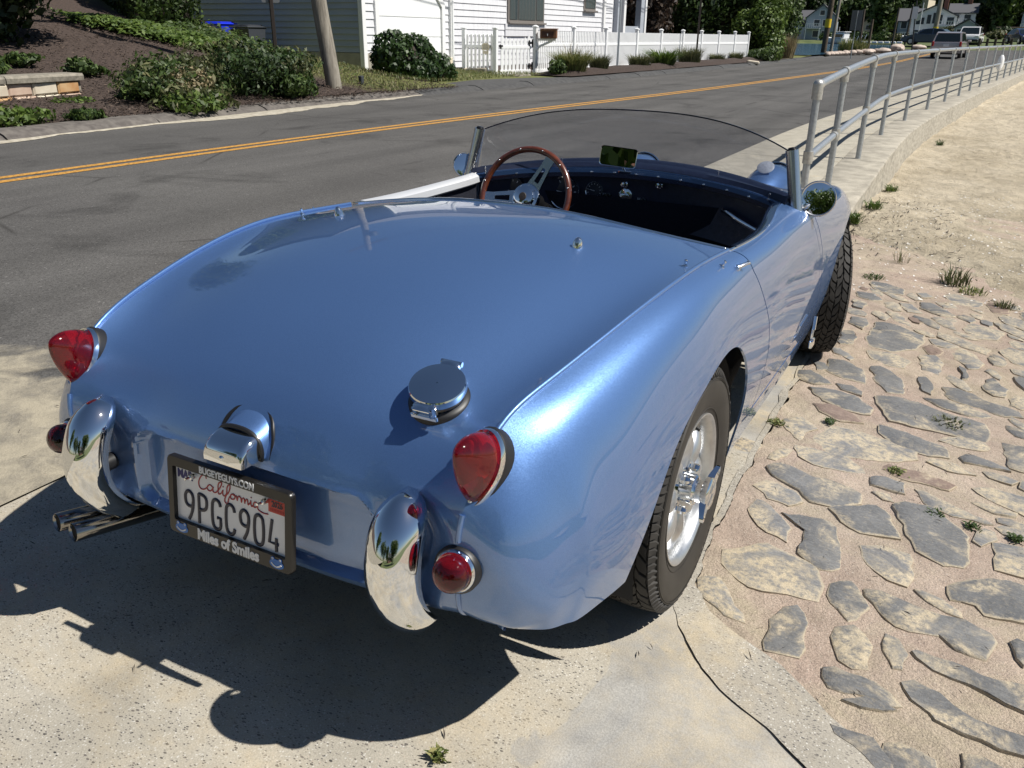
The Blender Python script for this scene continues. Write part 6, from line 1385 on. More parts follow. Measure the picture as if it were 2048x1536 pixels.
# bush at the corner
b = thing('round_bush', 'dense glossy rounded bush at the house corner, lower on its right', 'bush', (-11.45, 16.25, -.02))
foliage('leaves', [(-.25, -.35, .85, .62, .62, .72), (.0, .35, .80, .66, .66, .66), (.25, .95, .55, .55, .55, .46), (-.45, -.1, .62, .6, .7, .6), (.35, 1.35, .34, .42, .42, .34), (.2, .2, .45, .7, .8, .45)], 11500, .062, MT['leaf_gloss'], b, .68, .7, .70, -.02)
m = MB(); m.sphere((-.1, .1, .68), (.55, .62, .58), 14, 10); m.sphere((.25, .95, .42), (.42, .46, .34), 12, 8); m.build('inner_twigs', MT['twig'], b, 60)
for a in range(5): m = MB(); m.tube([(.1*a-.3, .2*a-.3, -.1), (.1*a-.25, .2*a-.3, .5)], .02, 6); m.build('stem', MT['twig'], b, 60)
b.scale = (.84, .84, .84)
# ------------------------------------------------------------------ picket fence, gate, mailbox
FP = [(-11.17, 22.57), (-10.87, 24.71), (-10.66, 26.9), (-10.57, 29.65), (-10.55, 32.3), (-10.44, 34.75), (-10.31, 37.0), (-10.16, 39.25), (-10.0, 41.5), (-9.86, 43.65)]
PF = thing('picket_fence', 'white picket fence running along the planted bed from the gate', 'fence', (FP[0][0], FP[0][1], 0))
PICK = {}
def picket(parent, M_, h, w=.062, pointed=False):
    key = (round(h, 2), w, pointed)
    if key in PICK: return inst('picket', PICK[key], parent, mat=M_)
    m = MB()
    if pointed: m.loft([[(-w/2, d, .06), (w/2, d, .06), (w/2, d, h-.07), (0, d, h), (-w/2, d, h-.07)] for d in (-.011, .011)])
    else: m.bbox((0, 0, (h+.06)/2), (w, .022, h-.06), .004)
    o = m.build('picket', MT['vinyl'], parent, 0); o.matrix_basis = M_; PICK[key] = o; return o
def fpost(parent, x, y, h=1.42, w=.12):
    m = MB(); m.bbox((x, y, h/2-.1), (w, w, h+.2), .012); p = m.build('fence_post', MT['vinyl'], parent, 25)
    m = MB(); m.loft([[(x-a, y-a, z), (x+a, y-a, z), (x+a, y+a, z), (x-a, y+a, z)] for a, z in ((.075, h), (.075, h+.03), (.02, h+.065))]); m.build('post_cap', MT['vinyl'], p, 0)
def fpanel(parent, ox, oy, a, b, h0=1.30, n=None, z0=.10, pointed=False, w=.062, gap=.100, dip=0):
    A, B = Vector((a[0]-ox, a[1]-oy, 0)), Vector((b[0]-ox, b[1]-oy, 0)); d = (B-A); L_ = d.length; d.normalize(); ang = math.atan2(d.y, d.x)
    for z, hh in ((z0+.07, .14), (h0*.72, .085)):
        m = MB(); m.bbox((L_/2, 0, z), (L_-.12, .045, hh), .006); o = m.build('rail', MT['vinyl'], parent, 25); o.matrix_basis = Matrix.Translation(A) @ Matrix.Rotation(ang, 4, 'Z')
    N = n or max(3, int((L_-.14)/gap))
    for k in range(N):
        s = .07+(L_-.14)*(k+.5)/N; hh = h0-dip*math.sin(math.pi*(k+.5)/N); picket(parent, Matrix.Translation(A+d*s+V(0, 0, .02)) @ Matrix.Rotation(ang, 4, 'Z'), round(hh, 2), w, pointed)
for (a, b) in zip(FP[:-1], FP[1:]): fpanel(PF, FP[0][0], FP[0][1], a, b)
for x, y in FP: fpost(PF, x-FP[0][0], y-FP[0][1])
G0, G1, G2 = (-13.10, 21.62), (-11.72, 21.10), FP[0]
LF = thing('picket_fence', 'short white picket fence between the house downspout and the gate', 'fence', (G0[0], G0[1], 0)); fpost(LF, 0, 0, 1.36); fpost(LF, G1[0]-G0[0], G1[1]-G0[1], 1.36); fpanel(LF, G0[0], G0[1], G0, G1, 1.22, 7, .12, True, .095)
m = MB(); Mq = Matrix.Translation((G1[0]-G0[0]-.35, G1[1]-G0[1]+.09, .86)) @ Matrix.Rotation(math.atan2(G1[1]-G0[1], G1[0]-G0[0]), 4, 'Z'); m.box((0, -.04, 0), (.34, .012, .16), Mq); m.box((0, -.04, -.14), (.24, .012, .08), Mq); m.box((0, -.04, .09), (.2, .012, .05), Mq); pq = m.build('gate_plaque', MT['farcream'], LF, 0)
m = MB()
for z in (.035, 0, -.04): m.box((0, -.049, z), (.26, .002, .012), Mq)
m.build('plaque_lettering', MT['bingrey'], pq, 0)
GT = thing('garden_gate', 'white pointed picket gate with black hinges and latch beside the cedar mailbox', 'gate', (G1[0], G1[1], 0)); g1 = (G1[0]+.10*.31, G1[1]+.12); g2 = (G2[0]-.03, G2[1]-.12)
fpanel(GT, G1[0], G1[1], g1, g2, 1.20, 8, .10, True, .095, .1, .12)
dg_ = Vector((g2[0]-g1[0], g2[1]-g1[1], 0)).normalized(); ga = math.atan2(dg_.y, dg_.x); gl = math.hypot(g2[0]-g1[0], g2[1]-g1[1])
MG = Matrix.Translation((g1[0]-G1[0], g1[1]-G1[1], 0)) @ Matrix.Rotation(ga, 4, 'Z')
for z in (.34, .98):
    m = MB(); m.box((gl-.10, -.026, z), (.2, .008, .05), MG); m.box((gl-.02, -.026, z), (.06, .008, .22), MG); m.box((gl-.14, -.026, z), (.05, .008, .16), MG); m.build('gate_hinge', MT['blackiron'], GT, 0)
m = MB(); m.bbox((.05, -.05, .90), (.16, .03, .05), .006, MG); m.bbox((.02, -.06, .88), (.03, .05, .12), .006, MG); m.build('gate_latch', MT['blackiron'], GT, 0)
MBX = thing('mailbox', 'cedar brown mailbox on a white bracket by the gate hinge post', 'mailbox', (G2[0]+.42, G2[1]+.06, 1.12), math.radians(20))
m = MB(); m.bbox((0, 0, .12), (.50, .30, .24), .01); m.build('box_body', MT['brownbox'], MBX, 25); m = MB(); m.loft([[(-.27, -.17, .242), (.27, -.17, .242), (.27, .17, .242), (-.27, .17, .242)], [(-.27, -.17, .265), (.27, -.17, .265), (.27, .17, .275), (-.27, .17, .275)]]); m.build('box_roof', MT['brownbox'], MBX, 25)
m = MB(); m.box((-.02, -.152, .11), (.36, .008, .17)); m.build('box_door', mat('dark_cedar', (.06, .022, .012), .6), MBX, 0); m = MB(); m.box((-.02, -.160, .10), (.02, .01, .06)); m.build('door_pull', MT['silver_ink'], MBX, 0)
m = MB(); m.bbox((-.05, 0, -.035), (.56, .09, .07), .01); m.tube([(-.40, 0, -.36), (-.26, 0, -.22), (.12, 0, -.06)], .035, 8); m.build('bracket', MT['vinyl'], MBX, 30)
# bricks and a stone by the fence foot
for x, y, w, h, mt_, lb in ((-12.55, 21.10, .30, .2, 'wallstone3', 'pale block lying at the foot of the short fence'), (-12.1, 20.95, .24, .22, 'wallcap', 'dark rough stone at the foot of the gate post')):
    m = MB(); m.bbox((0, 0, h/2), (w*1.3, w, h), .03); o = m.build('edging_stone', MT[mt_], None, 25); o.location = (x, y, .08); o.rotation_euler = (0, 0, .3); tag(o, lb, 'stone')
m = MB(); m.bbox((0, 0, .04), (.55, .8, .10), .03); o = m.build('stepping_stone', MT['wallcap'], None, 25); o.location = (-10.9, 20.9, .07); tag(o, 'flat grey stepping stone before the gate', 'stone')
# plants along the fence
def grass_plant(label, x, y, z, n, r, h, mt_, w=.010, lean=.6, group='ornamental grasses along the picket fence', cat='plant', nm='ornamental_grass'):
    t = thing(nm, label, cat, (x, y, z), 0, group); quads_mesh('leaf_blades', blades(n, r, h, w, lean), MT[mt_], t); return t
grass_plant('large loose grass clump right of the mailbox, with dry seed stalks', -10.0, 22.7, .17, 1500, .42, .62, 'blade', .010, .8)
grass_plant('dry seed stalks standing above the large clump', -10.0, 22.9, .17, 90, .4, .95, 'straw', .006, .5)
shrub('daylily_base', 'dark leafy plant at the left foot of the large grass clump', -10.05, 22.0, .14, (.30, .34, .22), MT['leaf_mid'], 900, .05, 5)
grass_plant('neat grass tuft left of the grey sign post', -9.9, 24.6, .17, 1000, .26, .50, 'leaf_olive', .008, .6)
grass_plant('neat grass tuft right of the grey sign post', -9.85, 28.2, .17, 1000, .34, .46, 'leaf_olive', .008, .7)
grass_plant('variegated arching strap leaved plant in the fence bed', -9.75, 30.4, .17, 420, .40, .60, 'leaf_bright', .028, 1.0, None, 'plant', 'strap_leaf_plant')
grass_plant('broad grass tuft left of the brown sign post with a white sign', -9.85, 34.0, .17, 1000, .42, .66, 'leaf_olive', .010, .6)
grass_plant('small grass tuft right of the brown sign post', -9.8, 38.0, .16, 500, .30, .40, 'leaf_olive', .009, .7); grass_plant('last small grass tuft before the big rounded shrub', -9.7, 41.0, .16, 500, .28, .44, 'leaf_olive', .009, .7)
t = thing('sign_pole', 'tall plain grey metal sign pole standing in the fence bed', 'sign post', (-9.95, 26.3, .1)); m = MB(); m.tube([(0, 0, 0), (0, 0, 3.4)], .036, 12); m.build('post', MT['galv'], t, 50)
m = MB(); m.box((0.0, .05, 3.0), (.45, .004, .6)); m.build('sign_panel', MT['signback'], t, 0)
signpost('brown sign post with a small pale sign back, before the fence', -9.75, 34.6, .1, 3.2, .036, MT['dkbrown'], (.36, .42, 2.86, MT['farwhite']), ang=.5)
m = MB(); m.bbox((0, 0, .07), (.55, .5, .14), .04); o = m.build('kerb_block', MT['wallstone3'], None, 25); o.location = (-8.82, 40.8, .06); o.rotation_euler = (0, .12, .3); tag(o, 'pale loose concrete block on the kerb near the end of the fence', 'concrete block')
# big shrub and trees behind the fence
shrub('rounded_shrub', 'large bright green rounded shrub at the far end of the fence', -9.75, 46.6, .1, (1.3, 1.7, 1.7), MT['leaf_bright'], 13000, .10, 26, None, 'shrub')
shrub('rounded_shrub', 'low dark green skirt of shrubs by the road below the large rounded shrub', -9.55, 45.4, .1, (.95, 2.0, .36), MT['leaf_mid'], 5200, .075, 16, None, 'shrub')
grass_plant('beige feathery grass beside the large shrub at the road', -9.55, 51.5, .12, 900, .5, 1.3, 'straw', .012, .35)
tl = ['dark purple leaved tree beside the porch', 'dense green tree just right of the purple tree', 'dense green tree behind the middle of the fence', 'tall green tree behind the far end of the fence', 'broad green tree above the large rounded shrub', 'dense dark tree in the second row behind the fence', 'dark tree deep behind the porch', 'open tree over the water side of the shrub']
for (x, y, h, cr, mt_, n, lf), lb in zip(((-14.6, 42.0, 6.0, (1.9, 2.0, 2.9), 'leaf_red', 6500, .13), (-14.0, 46.5, 7.5, (2.3, 2.4, 3.6), 'leaf_dark', 8000, .14), (-13.0, 49.8, 7.5, (2.4, 2.5, 3.6), 'leaf_mid', 8000, .14), (-11.9, 52.3, 8, (2.1, 2.3, 3.8), 'leaf_dark', 8000, .14), (-11.3, 50.0, 6.4, (1.9, 2.2, 2.8), 'leaf_mid', 8500, .12), (-17, 56, 10, (4.5, 3.5, 4.9), 'leaf_dark', 9000, .2), (-19, 46, 9, (3.5, 3.5, 4.4), 'leaf_dark', 8000, .18), (-11.2, 58.5, 5.5, (1.1, 1.6, 2.2), 'leaf_mid', 3500, .12)), tl):
    tree('garden_tree', lb, x, y, 0, h, cr, MT[mt_], n, lf, None, 22, .15)

# ------------------------------------------------------------------ beyond the fence: shore, water, far bank, vehicles
def far_pole(nm, label, x, y, z0, h, r, mt, band=None, lean=0.0, cat='pole', group=None):
    t = thing(nm, label, cat, (x, y, z0), 0, group); m = MB(); m.tube([(0, 0, -.3), (lean*h, 0, h)], [r, r*.85], 10); m.build('pole_shaft', MT[mt], t, 60)
    if band: m = MB(); m.tube([(lean*band, 0, band), (lean*(band+.6), 0, band+.6)], r*1.08, 10); m.build('marker_band', MT['yellowband'], t, 60)
    return t
far_pole('utility_pole', 'dark brown utility pole with a yellow band at the water edge', -10.3, 69.5, .2, 9, .21, 'polefar', 1.75, .02, 'utility pole')
t = far_pole('guy_pole', 'pale slim pole close beside the yellow banded utility pole', -9.75, 69.3, .2, 8, .12, 'pole', None, .03)
far_pole('utility_pole', 'grey utility pole with a yellow foot band behind the moving car', -5.0, 108, 1.0, 10, .26, 'pole', .9, .005, 'utility pole')
for i, (x, y, h, lb) in enumerate(((-8.6, 76, 3.2, 'thin mooring pole left of the grey traffic sign'), (-7.55, 72.9, 2.4, 'thick dark mooring pole right of the grey traffic sign'), (-8.4, 100, 4.0, 'thin pale mooring pole left of the lamp post'), (-7.2, 100, 4.2, 'thin pale mooring pole just right of its twin, left of the lamp post'))):
    far_pole('mooring_pole', lb, x, y, .2, h, .11, 'polefar' if i == 1 else 'trunk', None, .02*(i-1), 'pole', 'mooring poles by the shore')
t = thing('traffic_sign', 'grey back of a rectangular traffic sign on a thin post at the road bend', 'traffic sign', (-6.75, 57.9, .3)); m = MB(); m.tube([(0, 0, -.3), (0, 0, 2.5)], .03, 8); m.build('post', MT['galv'], t, 50)
m = MB(); m.box((-.02, .04, 1.95), (.62, .02, 1.15)); m.build('sign_panel', MT['signback'], t, 0)
t = thing('lamp_post', 'slim black lamp post with a small white sign, near the parked grey car', 'lamp post', (-4.4, 73.2, .3)); m = MB(); m.tube([(0, 0, -.3), (-.3, 0, 3.6)], .05, 8); m.build('post', MT['blackiron'], t, 50); m = MB(); m.box((-.27, -.07, 2.75), (.40, .02, .85)); m.build('sign_panel', MT['farwhite'], t, 0)
def rock(label, x, y, z, r, seed, group='boulders along the shore', nm='boulder', cat='boulder'):
    r_ = np.random.default_rng(seed); m = MB(); m.sphere((0, 0, r[2]*.5), r, 12, 8); o = m.build(nm, MT['boulder'], None, 28)
    for v in o.data.vertices:
        n_ = 1+.5*(fbm(v.co.x*1.6/r[0]+seed, v.co.y*1.6/r[1]+v.co.z*1.3/r[2], seed, 2)-.4); v.co = (round(v.co.x*n_*3/r[0])*r[0]/3*.35+v.co.x*n_*.65, v.co.y*n_, v.co.z*n_)
    o.location = (x, y, z); return tag(o, label, cat, group)
rock('low pink boulder left of the others at the road edge', -6.7, 66.0, .25, (.36, .4, .20), 3); rock('long pale slanted boulder in the middle of the three', -5.75, 66.4, .35, (.50, .4, .20), 5); rock('biggest squared pink boulder left of the lamp post', -4.95, 67.6, .45, (.50, .5, .30), 8); rock('pale boulder half behind the lamp post', -4.0, 73.8, .55, (.55, .5, .2), 11)
for i in range(16):
    f = i/15; rock('small shore rock in the row along the water', -8.9+2.5*f+.1*math.sin(i*3), 62.6+5*f, .12+.2*f, (.22+.14*((i*7) % 5)/5, .25, .17), 20+i, 'row of small rocks along the water', 'shore_rock', 'rock')
grass_plant('tall marsh grass standing in front of the water', -8.1, 68.5, .2, 700, 1.0, 1.1, 'blade', .02, .3, None)
# far shore ground
X_ = np.linspace(-160, 70, 70); Y_ = np.concatenate([np.linspace(84, 200, 60), np.linspace(204, 420, 50)]); P = []
for y in Y_:
    sh = np.interp(X_, [-160, -45, -30, -12, -7.5, 0, 70], [184, 184, 182, 176, 86, 84, 84])+3*np.sin(X_*.4); d = np.maximum(0, y-sh)
    z = np.minimum(-.5+.4*d, .55)+np.minimum(.016*d, 1.4)+.09*np.maximum(0, y-222)*ss(-60, -10, X_*0-20)+.4*(fbm(X_*.1, X_*0+y*.1, 91)-.5)*ss(0, 20, d); z = np.where(y < sh, -.6, z)
    P.append(np.stack([X_, np.full_like(X_, y), z], -1))
o = grid_mesh('far_shore', np.array(P), MT['land']); o['kind'] = 'structure'
def far_z(x, y):
    sh = np.interp(x, [-160, -45, -30, -12, -7.5, 0, 70], [184, 184, 182, 176, 86, 84, 84]); d = max(0, y-sh); return min(-.5+.4*d, .55)+min(.016*d, 1.4)+.09*max(0, y-222)
# vehicles
def car_shape(name, label, loc, rz, L, Wd, profile, green, paint, z_sill=.28, wr=.33, wx=(.78, -.82), cat='car', tail_lights=True, cab=True):
    """profile: lower body (y,z) outline; green: greenhouse [(y,z)] outline; local +y is forward"""
    t = thing(name, label, cat, loc, rz); hw = Wd/2; m = MB(); c = (sum(p[0] for p in profile)/len(profile), sum(p[1] for p in profile)/len(profile))
    def sc(k): return [(c[0]+(y-c[0])*k, c[1]+(z-c[1])*k) for y, z in profile]
    m.loft([[(-hw+.08, y, z) for y, z in sc(.965)], [(-hw, y, z) for y, z in sc(1)], [(hw, y, z) for y, z in sc(1)], [(hw-.08, y, z) for y, z in sc(.965)]]); m.build('body', paint, t, 40)
    zb = min(p[1] for p in green); zt = max(p[1] for p in green)
    def ins(z): return hw-.05-.14*(z-zb)/(zt-zb)
    m = MB(); m.loft([[(-ins(z), y, z) for y, z in green], [(ins(z), y, z) for y, z in green]]); m.build('cabin', paint, t, 25)
    g = sorted(green); ys_ = [p[0] for p in green]
    lo = [p for p in green if p[1] < zb+.08]; hi = [p for p in green if p[1] > zt-.12]
    yl0, yl1 = min(p[0] for p in lo), max(p[0] for p in lo); yh0, yh1 = min(p[0] for p in hi), max(p[0] for p in hi)
    def glass(pts, nm): m = MB(); m.add(pts, [tuple(range(len(pts)))]); m.build(nm, MT['carglass'], t, 0, False)
    def lerp(a, b, f): return a+(b-a)*f
    for a, b, nm in (((yl0, zb), (yh0, zt), 'rear_window'), ((yl1, zb), (yh1, zt), 'windscreen')):
        sgn = -1 if nm == 'rear_window' else 1; q = []
        for f, s in ((.10, -1), (.10, 1), (.86, 1), (.86, -1)):
            z = lerp(a[1], b[1], f); q.append((s*(ins(z)-.09), lerp(a[0], b[0], f)+sgn*.012, z))
        glass(q, nm)
    for s in (-1, 1):
        nwin = 2 if L > 4 else 1; e0, e1 = (yl0+.18), (yl1-.25); f0, f1 = (yh0+.12), (yh1-.1)
        for k in range(nwin):
            a0, a1 = lerp(e0, e1, k/nwin)+.03, lerp(e0, e1, (k+1)/nwin)-.03; b0, b1 = lerp(f0, f1, k/nwin)+.03, lerp(f0, f1, (k+1)/nwin)-.03; z0, z1 = lerp(zb, zt, .1), lerp(zb, zt, .86)
            glass([(s*(ins(z0)+.006), a0, z0), (s*(ins(z0)+.006), a1, z0), (s*(ins(z1)+.006), b1, z1), (s*(ins(z1)+.006), b0, z1)], 'side_window')
        for yy in wx:
            m = MB(); Mx = Matrix.Translation((s*(hw-.10), yy*L/2*.78, wr)) @ Matrix.Rotation(math.pi/2, 4, 'Y'); m.lathe([(wr*.6, -.11), (wr, -.10), (wr, .10), (wr*.6, .11)], Mx, 20, 0, True, True); w = m.build('wheel', MT['black'], t, 40); m = MB(); m.lathe([(.001, .118*s), (wr*.56, .113*s)], Mx, 16); m.build('hubcap', MT['alu'], w, 0, False)
        yr = min(p[0] for p in profile); yf = max(p[0] for p in profile); zl = c[1]+.12
        m = MB(); m.bbox((s*(hw-.10), yr+.03, zl+.10), (.12, .10, .28), .02); m.build('tail_light', MT['tail'], t, 30)
        m = MB(); m.bbox((s*(hw-.22), yf-.04, zl), (.36, .10, .16), .03); m.build('headlight', MT['silver_ink'], t, 30)
        m = MB(); m.bbox((s*(hw+.10), yl1-.35, zb+.10), (.20, .10, .14), .03); m.build('side_mirror', paint, t, 30)
    m = MB(); m.bbox((0, yr-.03, z_sill+.22), (Wd*.96, .16, .20), .05); m.build('rear_bumper', paint, t, 30); m = MB(); m.bbox((0, yf+.01, z_sill+.20), (Wd*.96, .16, .22), .05); m.build('front_bumper', MT['black'] if paint == MT['carwhite'] else paint, t, 30)
    m = MB(); m.box((0, yr-.12, z_sill+.48), (.32, .01, .15)); m.build('number_plate', MT['plate'], t, 0)
    m = MB(); m.box((0, 0, .30), (Wd*.84, L*.86, .16)); m.build('underbody', MT['under'], t, 0)
    return t
car_shape('station_wagon', 'taupe station wagon driving away on the right lane, seen over the pipe railing', (-1.45, 63.6, float(rise(63.6))+.02), math.radians(-4), 4.5, 1.78,
  [(-2.2, .30), (-2.25, .55), (-2.2, .92), (1.2, .92), (2.05, .78), (2.2, .55), (2.15, .30)], [(-2.12, .92), (-1.80, 1.50), (-1.5, 1.56), (.2, 1.54), (.55, 1.44), (1.25, .92)], MT['suv'])
car_shape('pickup_truck', 'white pickup truck coming towards the camera beyond the taupe wagon', (-1.15, 98, .62), math.radians(176), 5.0, 1.95,
  [(-2.5, .45), (-2.5, 1.02), (.9, 1.08), (2.3, 1.02), (2.45, .75), (2.4, .40)], [(-.5, 1.05), (-.35, 1.75), (.1, 1.82), (.8, 1.76), (1.45, 1.05)], MT['carwhite'], .34, .38)
car_shape('parked_car', 'grey blue car parked side on behind the lamp post', (-4.25, 88.5, .72), math.radians(82), 4.6, 1.8,
  [(-2.2, .30), (-2.25, .62), (-2.1, .90), (1.1, .92), (2.05, .76), (2.22, .5), (2.15, .30)], [(-1.9, .9), (-1.1, 1.36), (-.2, 1.44), (.4, 1.36), (1.25, .9)], MT['cargrey'])
car_shape('parked_car', 'dark navy car parked at the right edge beyond the railing', (3.4, 99, .85), math.radians(200), 4.5, 1.8,
  [(-2.2, .30), (-2.25, .62), (-2.1, .90), (1.1, .92), (2.05, .76), (2.22, .5), (2.15, .30)], [(-1.9, .9), (-1.1, 1.36), (-.2, 1.44), (.4, 1.36), (1.25, .9)], MT['carblue'])
# posts of the lot beyond the road
for i, x in enumerate((-.2, .45, 1.1, 1.75, 2.4)):
    t = thing('lot_post', ['leftmost', 'second', 'middle', 'fourth', 'rightmost'][i]+' stubby wooden post of the row beyond the road bend', 'post', (x, 92, .5), 0, 'row of stubby posts at the parking lot'); m = MB(); m.bbox((0, 0, .42), (.22, .22, .9), .03); m.build('post', MT['trunk'], t, 30)
m = MB()
for x0 in (-.2, .45, 1.1, 1.75): m.box((x0+.32, 92, 1.02), (.62, .06, .12))
o = m.build('lot_rail', MT['trunk'], None, 0); tag(o, 'low wooden rail joining the stubby posts', 'rail')
# boat and docks
t = thing('motor_boat', 'white motor boat with dark side windows moored before the blue grey house', 'boat', (-25.3, 178, .2), math.radians(62)); m = MB()
m.loft([[(w*1.3*q, y, z) for q, z in ((-1, hh), (-.8, .25), (0, -.3), (.8, .25), (1, hh))] for y, w, hh in ((-2.4, .9, .85), (-.8, 1.0, .9), (1.2, .85, 1.05), (2.5, .12, 1.25))]); m.build('hull', MT['farwhite'], t, 30)
m = MB(); m.bbox((0, -.5, 1.45), (1.9, 2.6, 1.1), .15); m.build('cabin', MT['farwhite'], t, 30); m = MB(); m.box((0, -.5, 1.45), (1.93, 2.2, .55)); m.build('cabin_window', MT['carglass'], t, 0); m = MB(); m.bbox((0, -.7, 2.12), (2.0, 2.6, .12), .04); m.tube([(0, 0, 2.1), (0, 0, 3.0)], .03, 6); m.build('hard_top', MT['farwhite'], t, 30)
t = thing('floating_dock', 'row of white dock floats on the far side of the water', 'dock', (-17.3, 174, .2)); 
for k in range(7): m = MB(); m.bbox((-3.1+1.05*k, 0, .42), (.85, .8, .36), .05); m.build('dock_float', MT['farwhite'], t, 30)
m = MB(); m.box((0, 0, .12), (7.4, 1.2, .12)); m.build('deck', MT['trunk'], t, 0)
t = thing('gangway', 'sloping gangway with pale railings left of the dock floats', 'gangway', (-21.6, 175.5, .3)); m = MB(); m.prism([(-1.6, 0, .1), (1.4, 0, .8), (1.4, 0, .9), (-1.6, 0, .2)], (0, 1.0, 0)); m.build('deck', MT['trunk'], t, 0)
for k in range(5): m = MB(); m.tube([(-1.5+.7*k, 0, .2+.16*k), (-1.2+.7*k, 0, 1.0+.16*k)], .06, 6); m.build('railing_post', MT['farwhite'], t, 30)
# far houses
def far_house(label, x, y, z, rz, w, d, h, rh, wall, wins, gable_front=True, chimney=False, porch=False, name='far_house'):
    t = thing(name, label, 'house', (x, y, z), rz); m = MB()
    if gable_front: m.loft([[(-w/2, yy, -1), (w/2, yy, -1), (w/2, yy, h), (0, yy, h+rh), (-w/2, yy, h)] for yy in (-d/2, d/2)])
    else: m.loft([[(xx, -d/2, -1), (xx, d/2, -1), (xx, d/2, h), (xx, 0, h+rh), (xx, -d/2, h)] for xx in (-w/2, w/2)])
    m.build('wall', wall, t, 0); m = MB(); o_ = .35
    if gable_front: m.loft([[(-w/2-o_, yy, h-o_*rh/(w/2)+.08), (0, yy, h+rh+.08), (w/2+o_, yy, h-o_*rh/(w/2)+.08), (w/2+o_, yy, h-o_*rh/(w/2)+.25), (0, yy, h+rh+.28), (-w/2-o_, yy, h-o_*rh/(w/2)+.25)] for yy in (-d/2-o_, d/2+o_)])
    else: m.loft([[(xx, -d/2-o_, h-o_*rh/(d/2)+.08), (xx, 0, h+rh+.08), (xx, d/2+o_, h-o_*rh/(d/2)+.08), (xx, d/2+o_, h-o_*rh/(d/2)+.25), (xx, 0, h+rh+.28), (xx, -d/2-o_, h-o_*rh/(d/2)+.25)] for xx in (-w/2-o_, w/2+o_)])
    rf = m.build('roof', MT['farroof'], t, 0)
    if chimney: m = MB(); m.bbox((w*.2, 0, h+rh+.2), (.8, .7, 2.2), .05); m.build('chimney', MT['farbrick'], rf, 0)
    for (wx_, wz, ww, wh) in wins:
        m = MB(); m.box((wx_, -d/2-.03, wz), (ww+.25, .06, wh+.25)); f = m.build('window', MT['farwhite'], t, 0); m = MB(); m.box((wx_, -d/2-.07, wz), (ww, .04, wh)); m.build('pane', MT['glassfar'], f, 0)
    if porch:
        for (bx0, bx1, bz) in porch:
            m = MB(); m.box(((bx0+bx1)/2, -d/2-.9, bz), (bx1-bx0, 1.8, .18)); m.build('balcony_deck', MT['farwhite'], t, 0)
            m = MB(); m.box(((bx0+bx1)/2, -d/2-1.75, bz+.95), (bx1-bx0, .08, .1)); 
            nn = int((bx1-bx0)/.4)
            for k in range(nn+1): m.box((bx0+(bx1-bx0)*k/nn, -d/2-1.75, bz+.5), (.14, .06, .85))
            m.build('balustrade', MT['farwhite'], t, 0)
            for bx in (bx0+.1, bx1-.1): m = MB(); m.box((bx, -d/2-1.7, bz/2), (.2, .2, bz)); m.build('column', MT['farwhite'], t, 0)
    return t
far_house('blue grey gabled house with white trimmed windows above the motor boat', -33.2, 206, far_z(-33, 206)-.3, math.radians(6), 6.2, 9, 4.6, 2.5, MT['fargrey'], [(-.9, 1.4, 1.1, 1.2), (.9, 1.4, 1.1, 1.2), (-.9, 3.6, 1.1, 1.2), (.9, 3.6, 1.1, 1.2), (0, 5.6, .9, .9)], True, False, [(-3.0, 0, 2.5)])
far_house('pale grey side wing left of the blue grey gabled house', -37.6, 209, far_z(-38, 209)-.3, math.radians(6), 5, 7, 4.2, 1.8, MT['farwhite'], [(-1, 1.5, 1, 1.2), (1, 1.5, 1, 1.2), (0, 3.4, 1.4, 1.1)], False)
far_house('large white and grey waterfront house with wide gable windows and balconies', -10.4, 197, far_z(-10, 197)-1.0, math.radians(2), 8.0, 9, 4.8, 1.9, MT['farwhite'], [(-2.4, 4.0, 1.4, 1.2), (-.9, 4.3, .7, 1.6), (.1, 4.5, .7, 1.9), (1.1, 4.3, .7, 1.6), (-2.6, 1.7, 1.2, 1.3), (-.6, 1.7, 1.2, 1.3), (1.6, 1.7, 1.2, 1.3), (2.9, 4.0, 1.2, 1.3)], True, True, [(-5.5, 0.2, 1.0), (1.0, 4.4, 3.0)])
far_house('white wing with balconies and dark brick chimney right of the large gable', -5.6, 199, far_z(-6, 199)-1.0, math.radians(2), 4.6, 8, 5.0, 1.6, MT['farwhite'], [(-1.2, 4.1, 1.1, 1.3), (.9, 4.1, 1.1, 1.3), (-1.2, 1.8, 1.1, 1.4), (.9, 1.8, 1.1, 1.4)], False, True, [(-2.3, 2.3, 3.0)])
far_house('grey wing with a dark roof left of the large white gable', -15.0, 200, far_z(-15, 200)-1.0, math.radians(2), 4.0, 8, 4.6, 2.2, MT['fargrey'], [(-.9, 3.9, 1.0, 1.2), (.8, 3.9, 1.0, 1.2), (0, 1.8, 2.2, 1.2)], False)
far_house('tall cream gabled house high behind the grey wing', -15.6, 222, 4.6, math.radians(-8), 5.2, 7, 5.5, 3.2, MT['farcream'], [(-1, 3.4, 1, 1.5), (1, 3.4, 1, 1.5), (0, 6.3, .9, 1.1)], True)
far_house('small grey hut with a pyramid roof beyond the white pickup', -2.7, 140, far_z(-2.7, 140)-.2, 0, 3.2, 3.0, 1.5, 1.0, MT['fargrey'], [(-.8, .9, .8, .8), (.8, .9, .8, .8)], True)
far_house('blue grey house at the right edge of the far bank', 7.4, 184, far_z(7, 184)+.4, math.radians(-4), 5.4, 7, 3.2, 1.9, MT['fargrey'], [(-1.2, 1.6, 1.3, 1.3), (1.0, 1.6, 1.3, 1.3)], True, False, [(-2.6, 2.6, .6)])
far_house('small brown house on the lawn between the two waterfront houses', -24.3, 214, far_z(-24, 214)+1.4, 0, 3.4, 4, 1.6, 1.4, MT['farcream'], [(0, 1.0, .9, .8)], True)
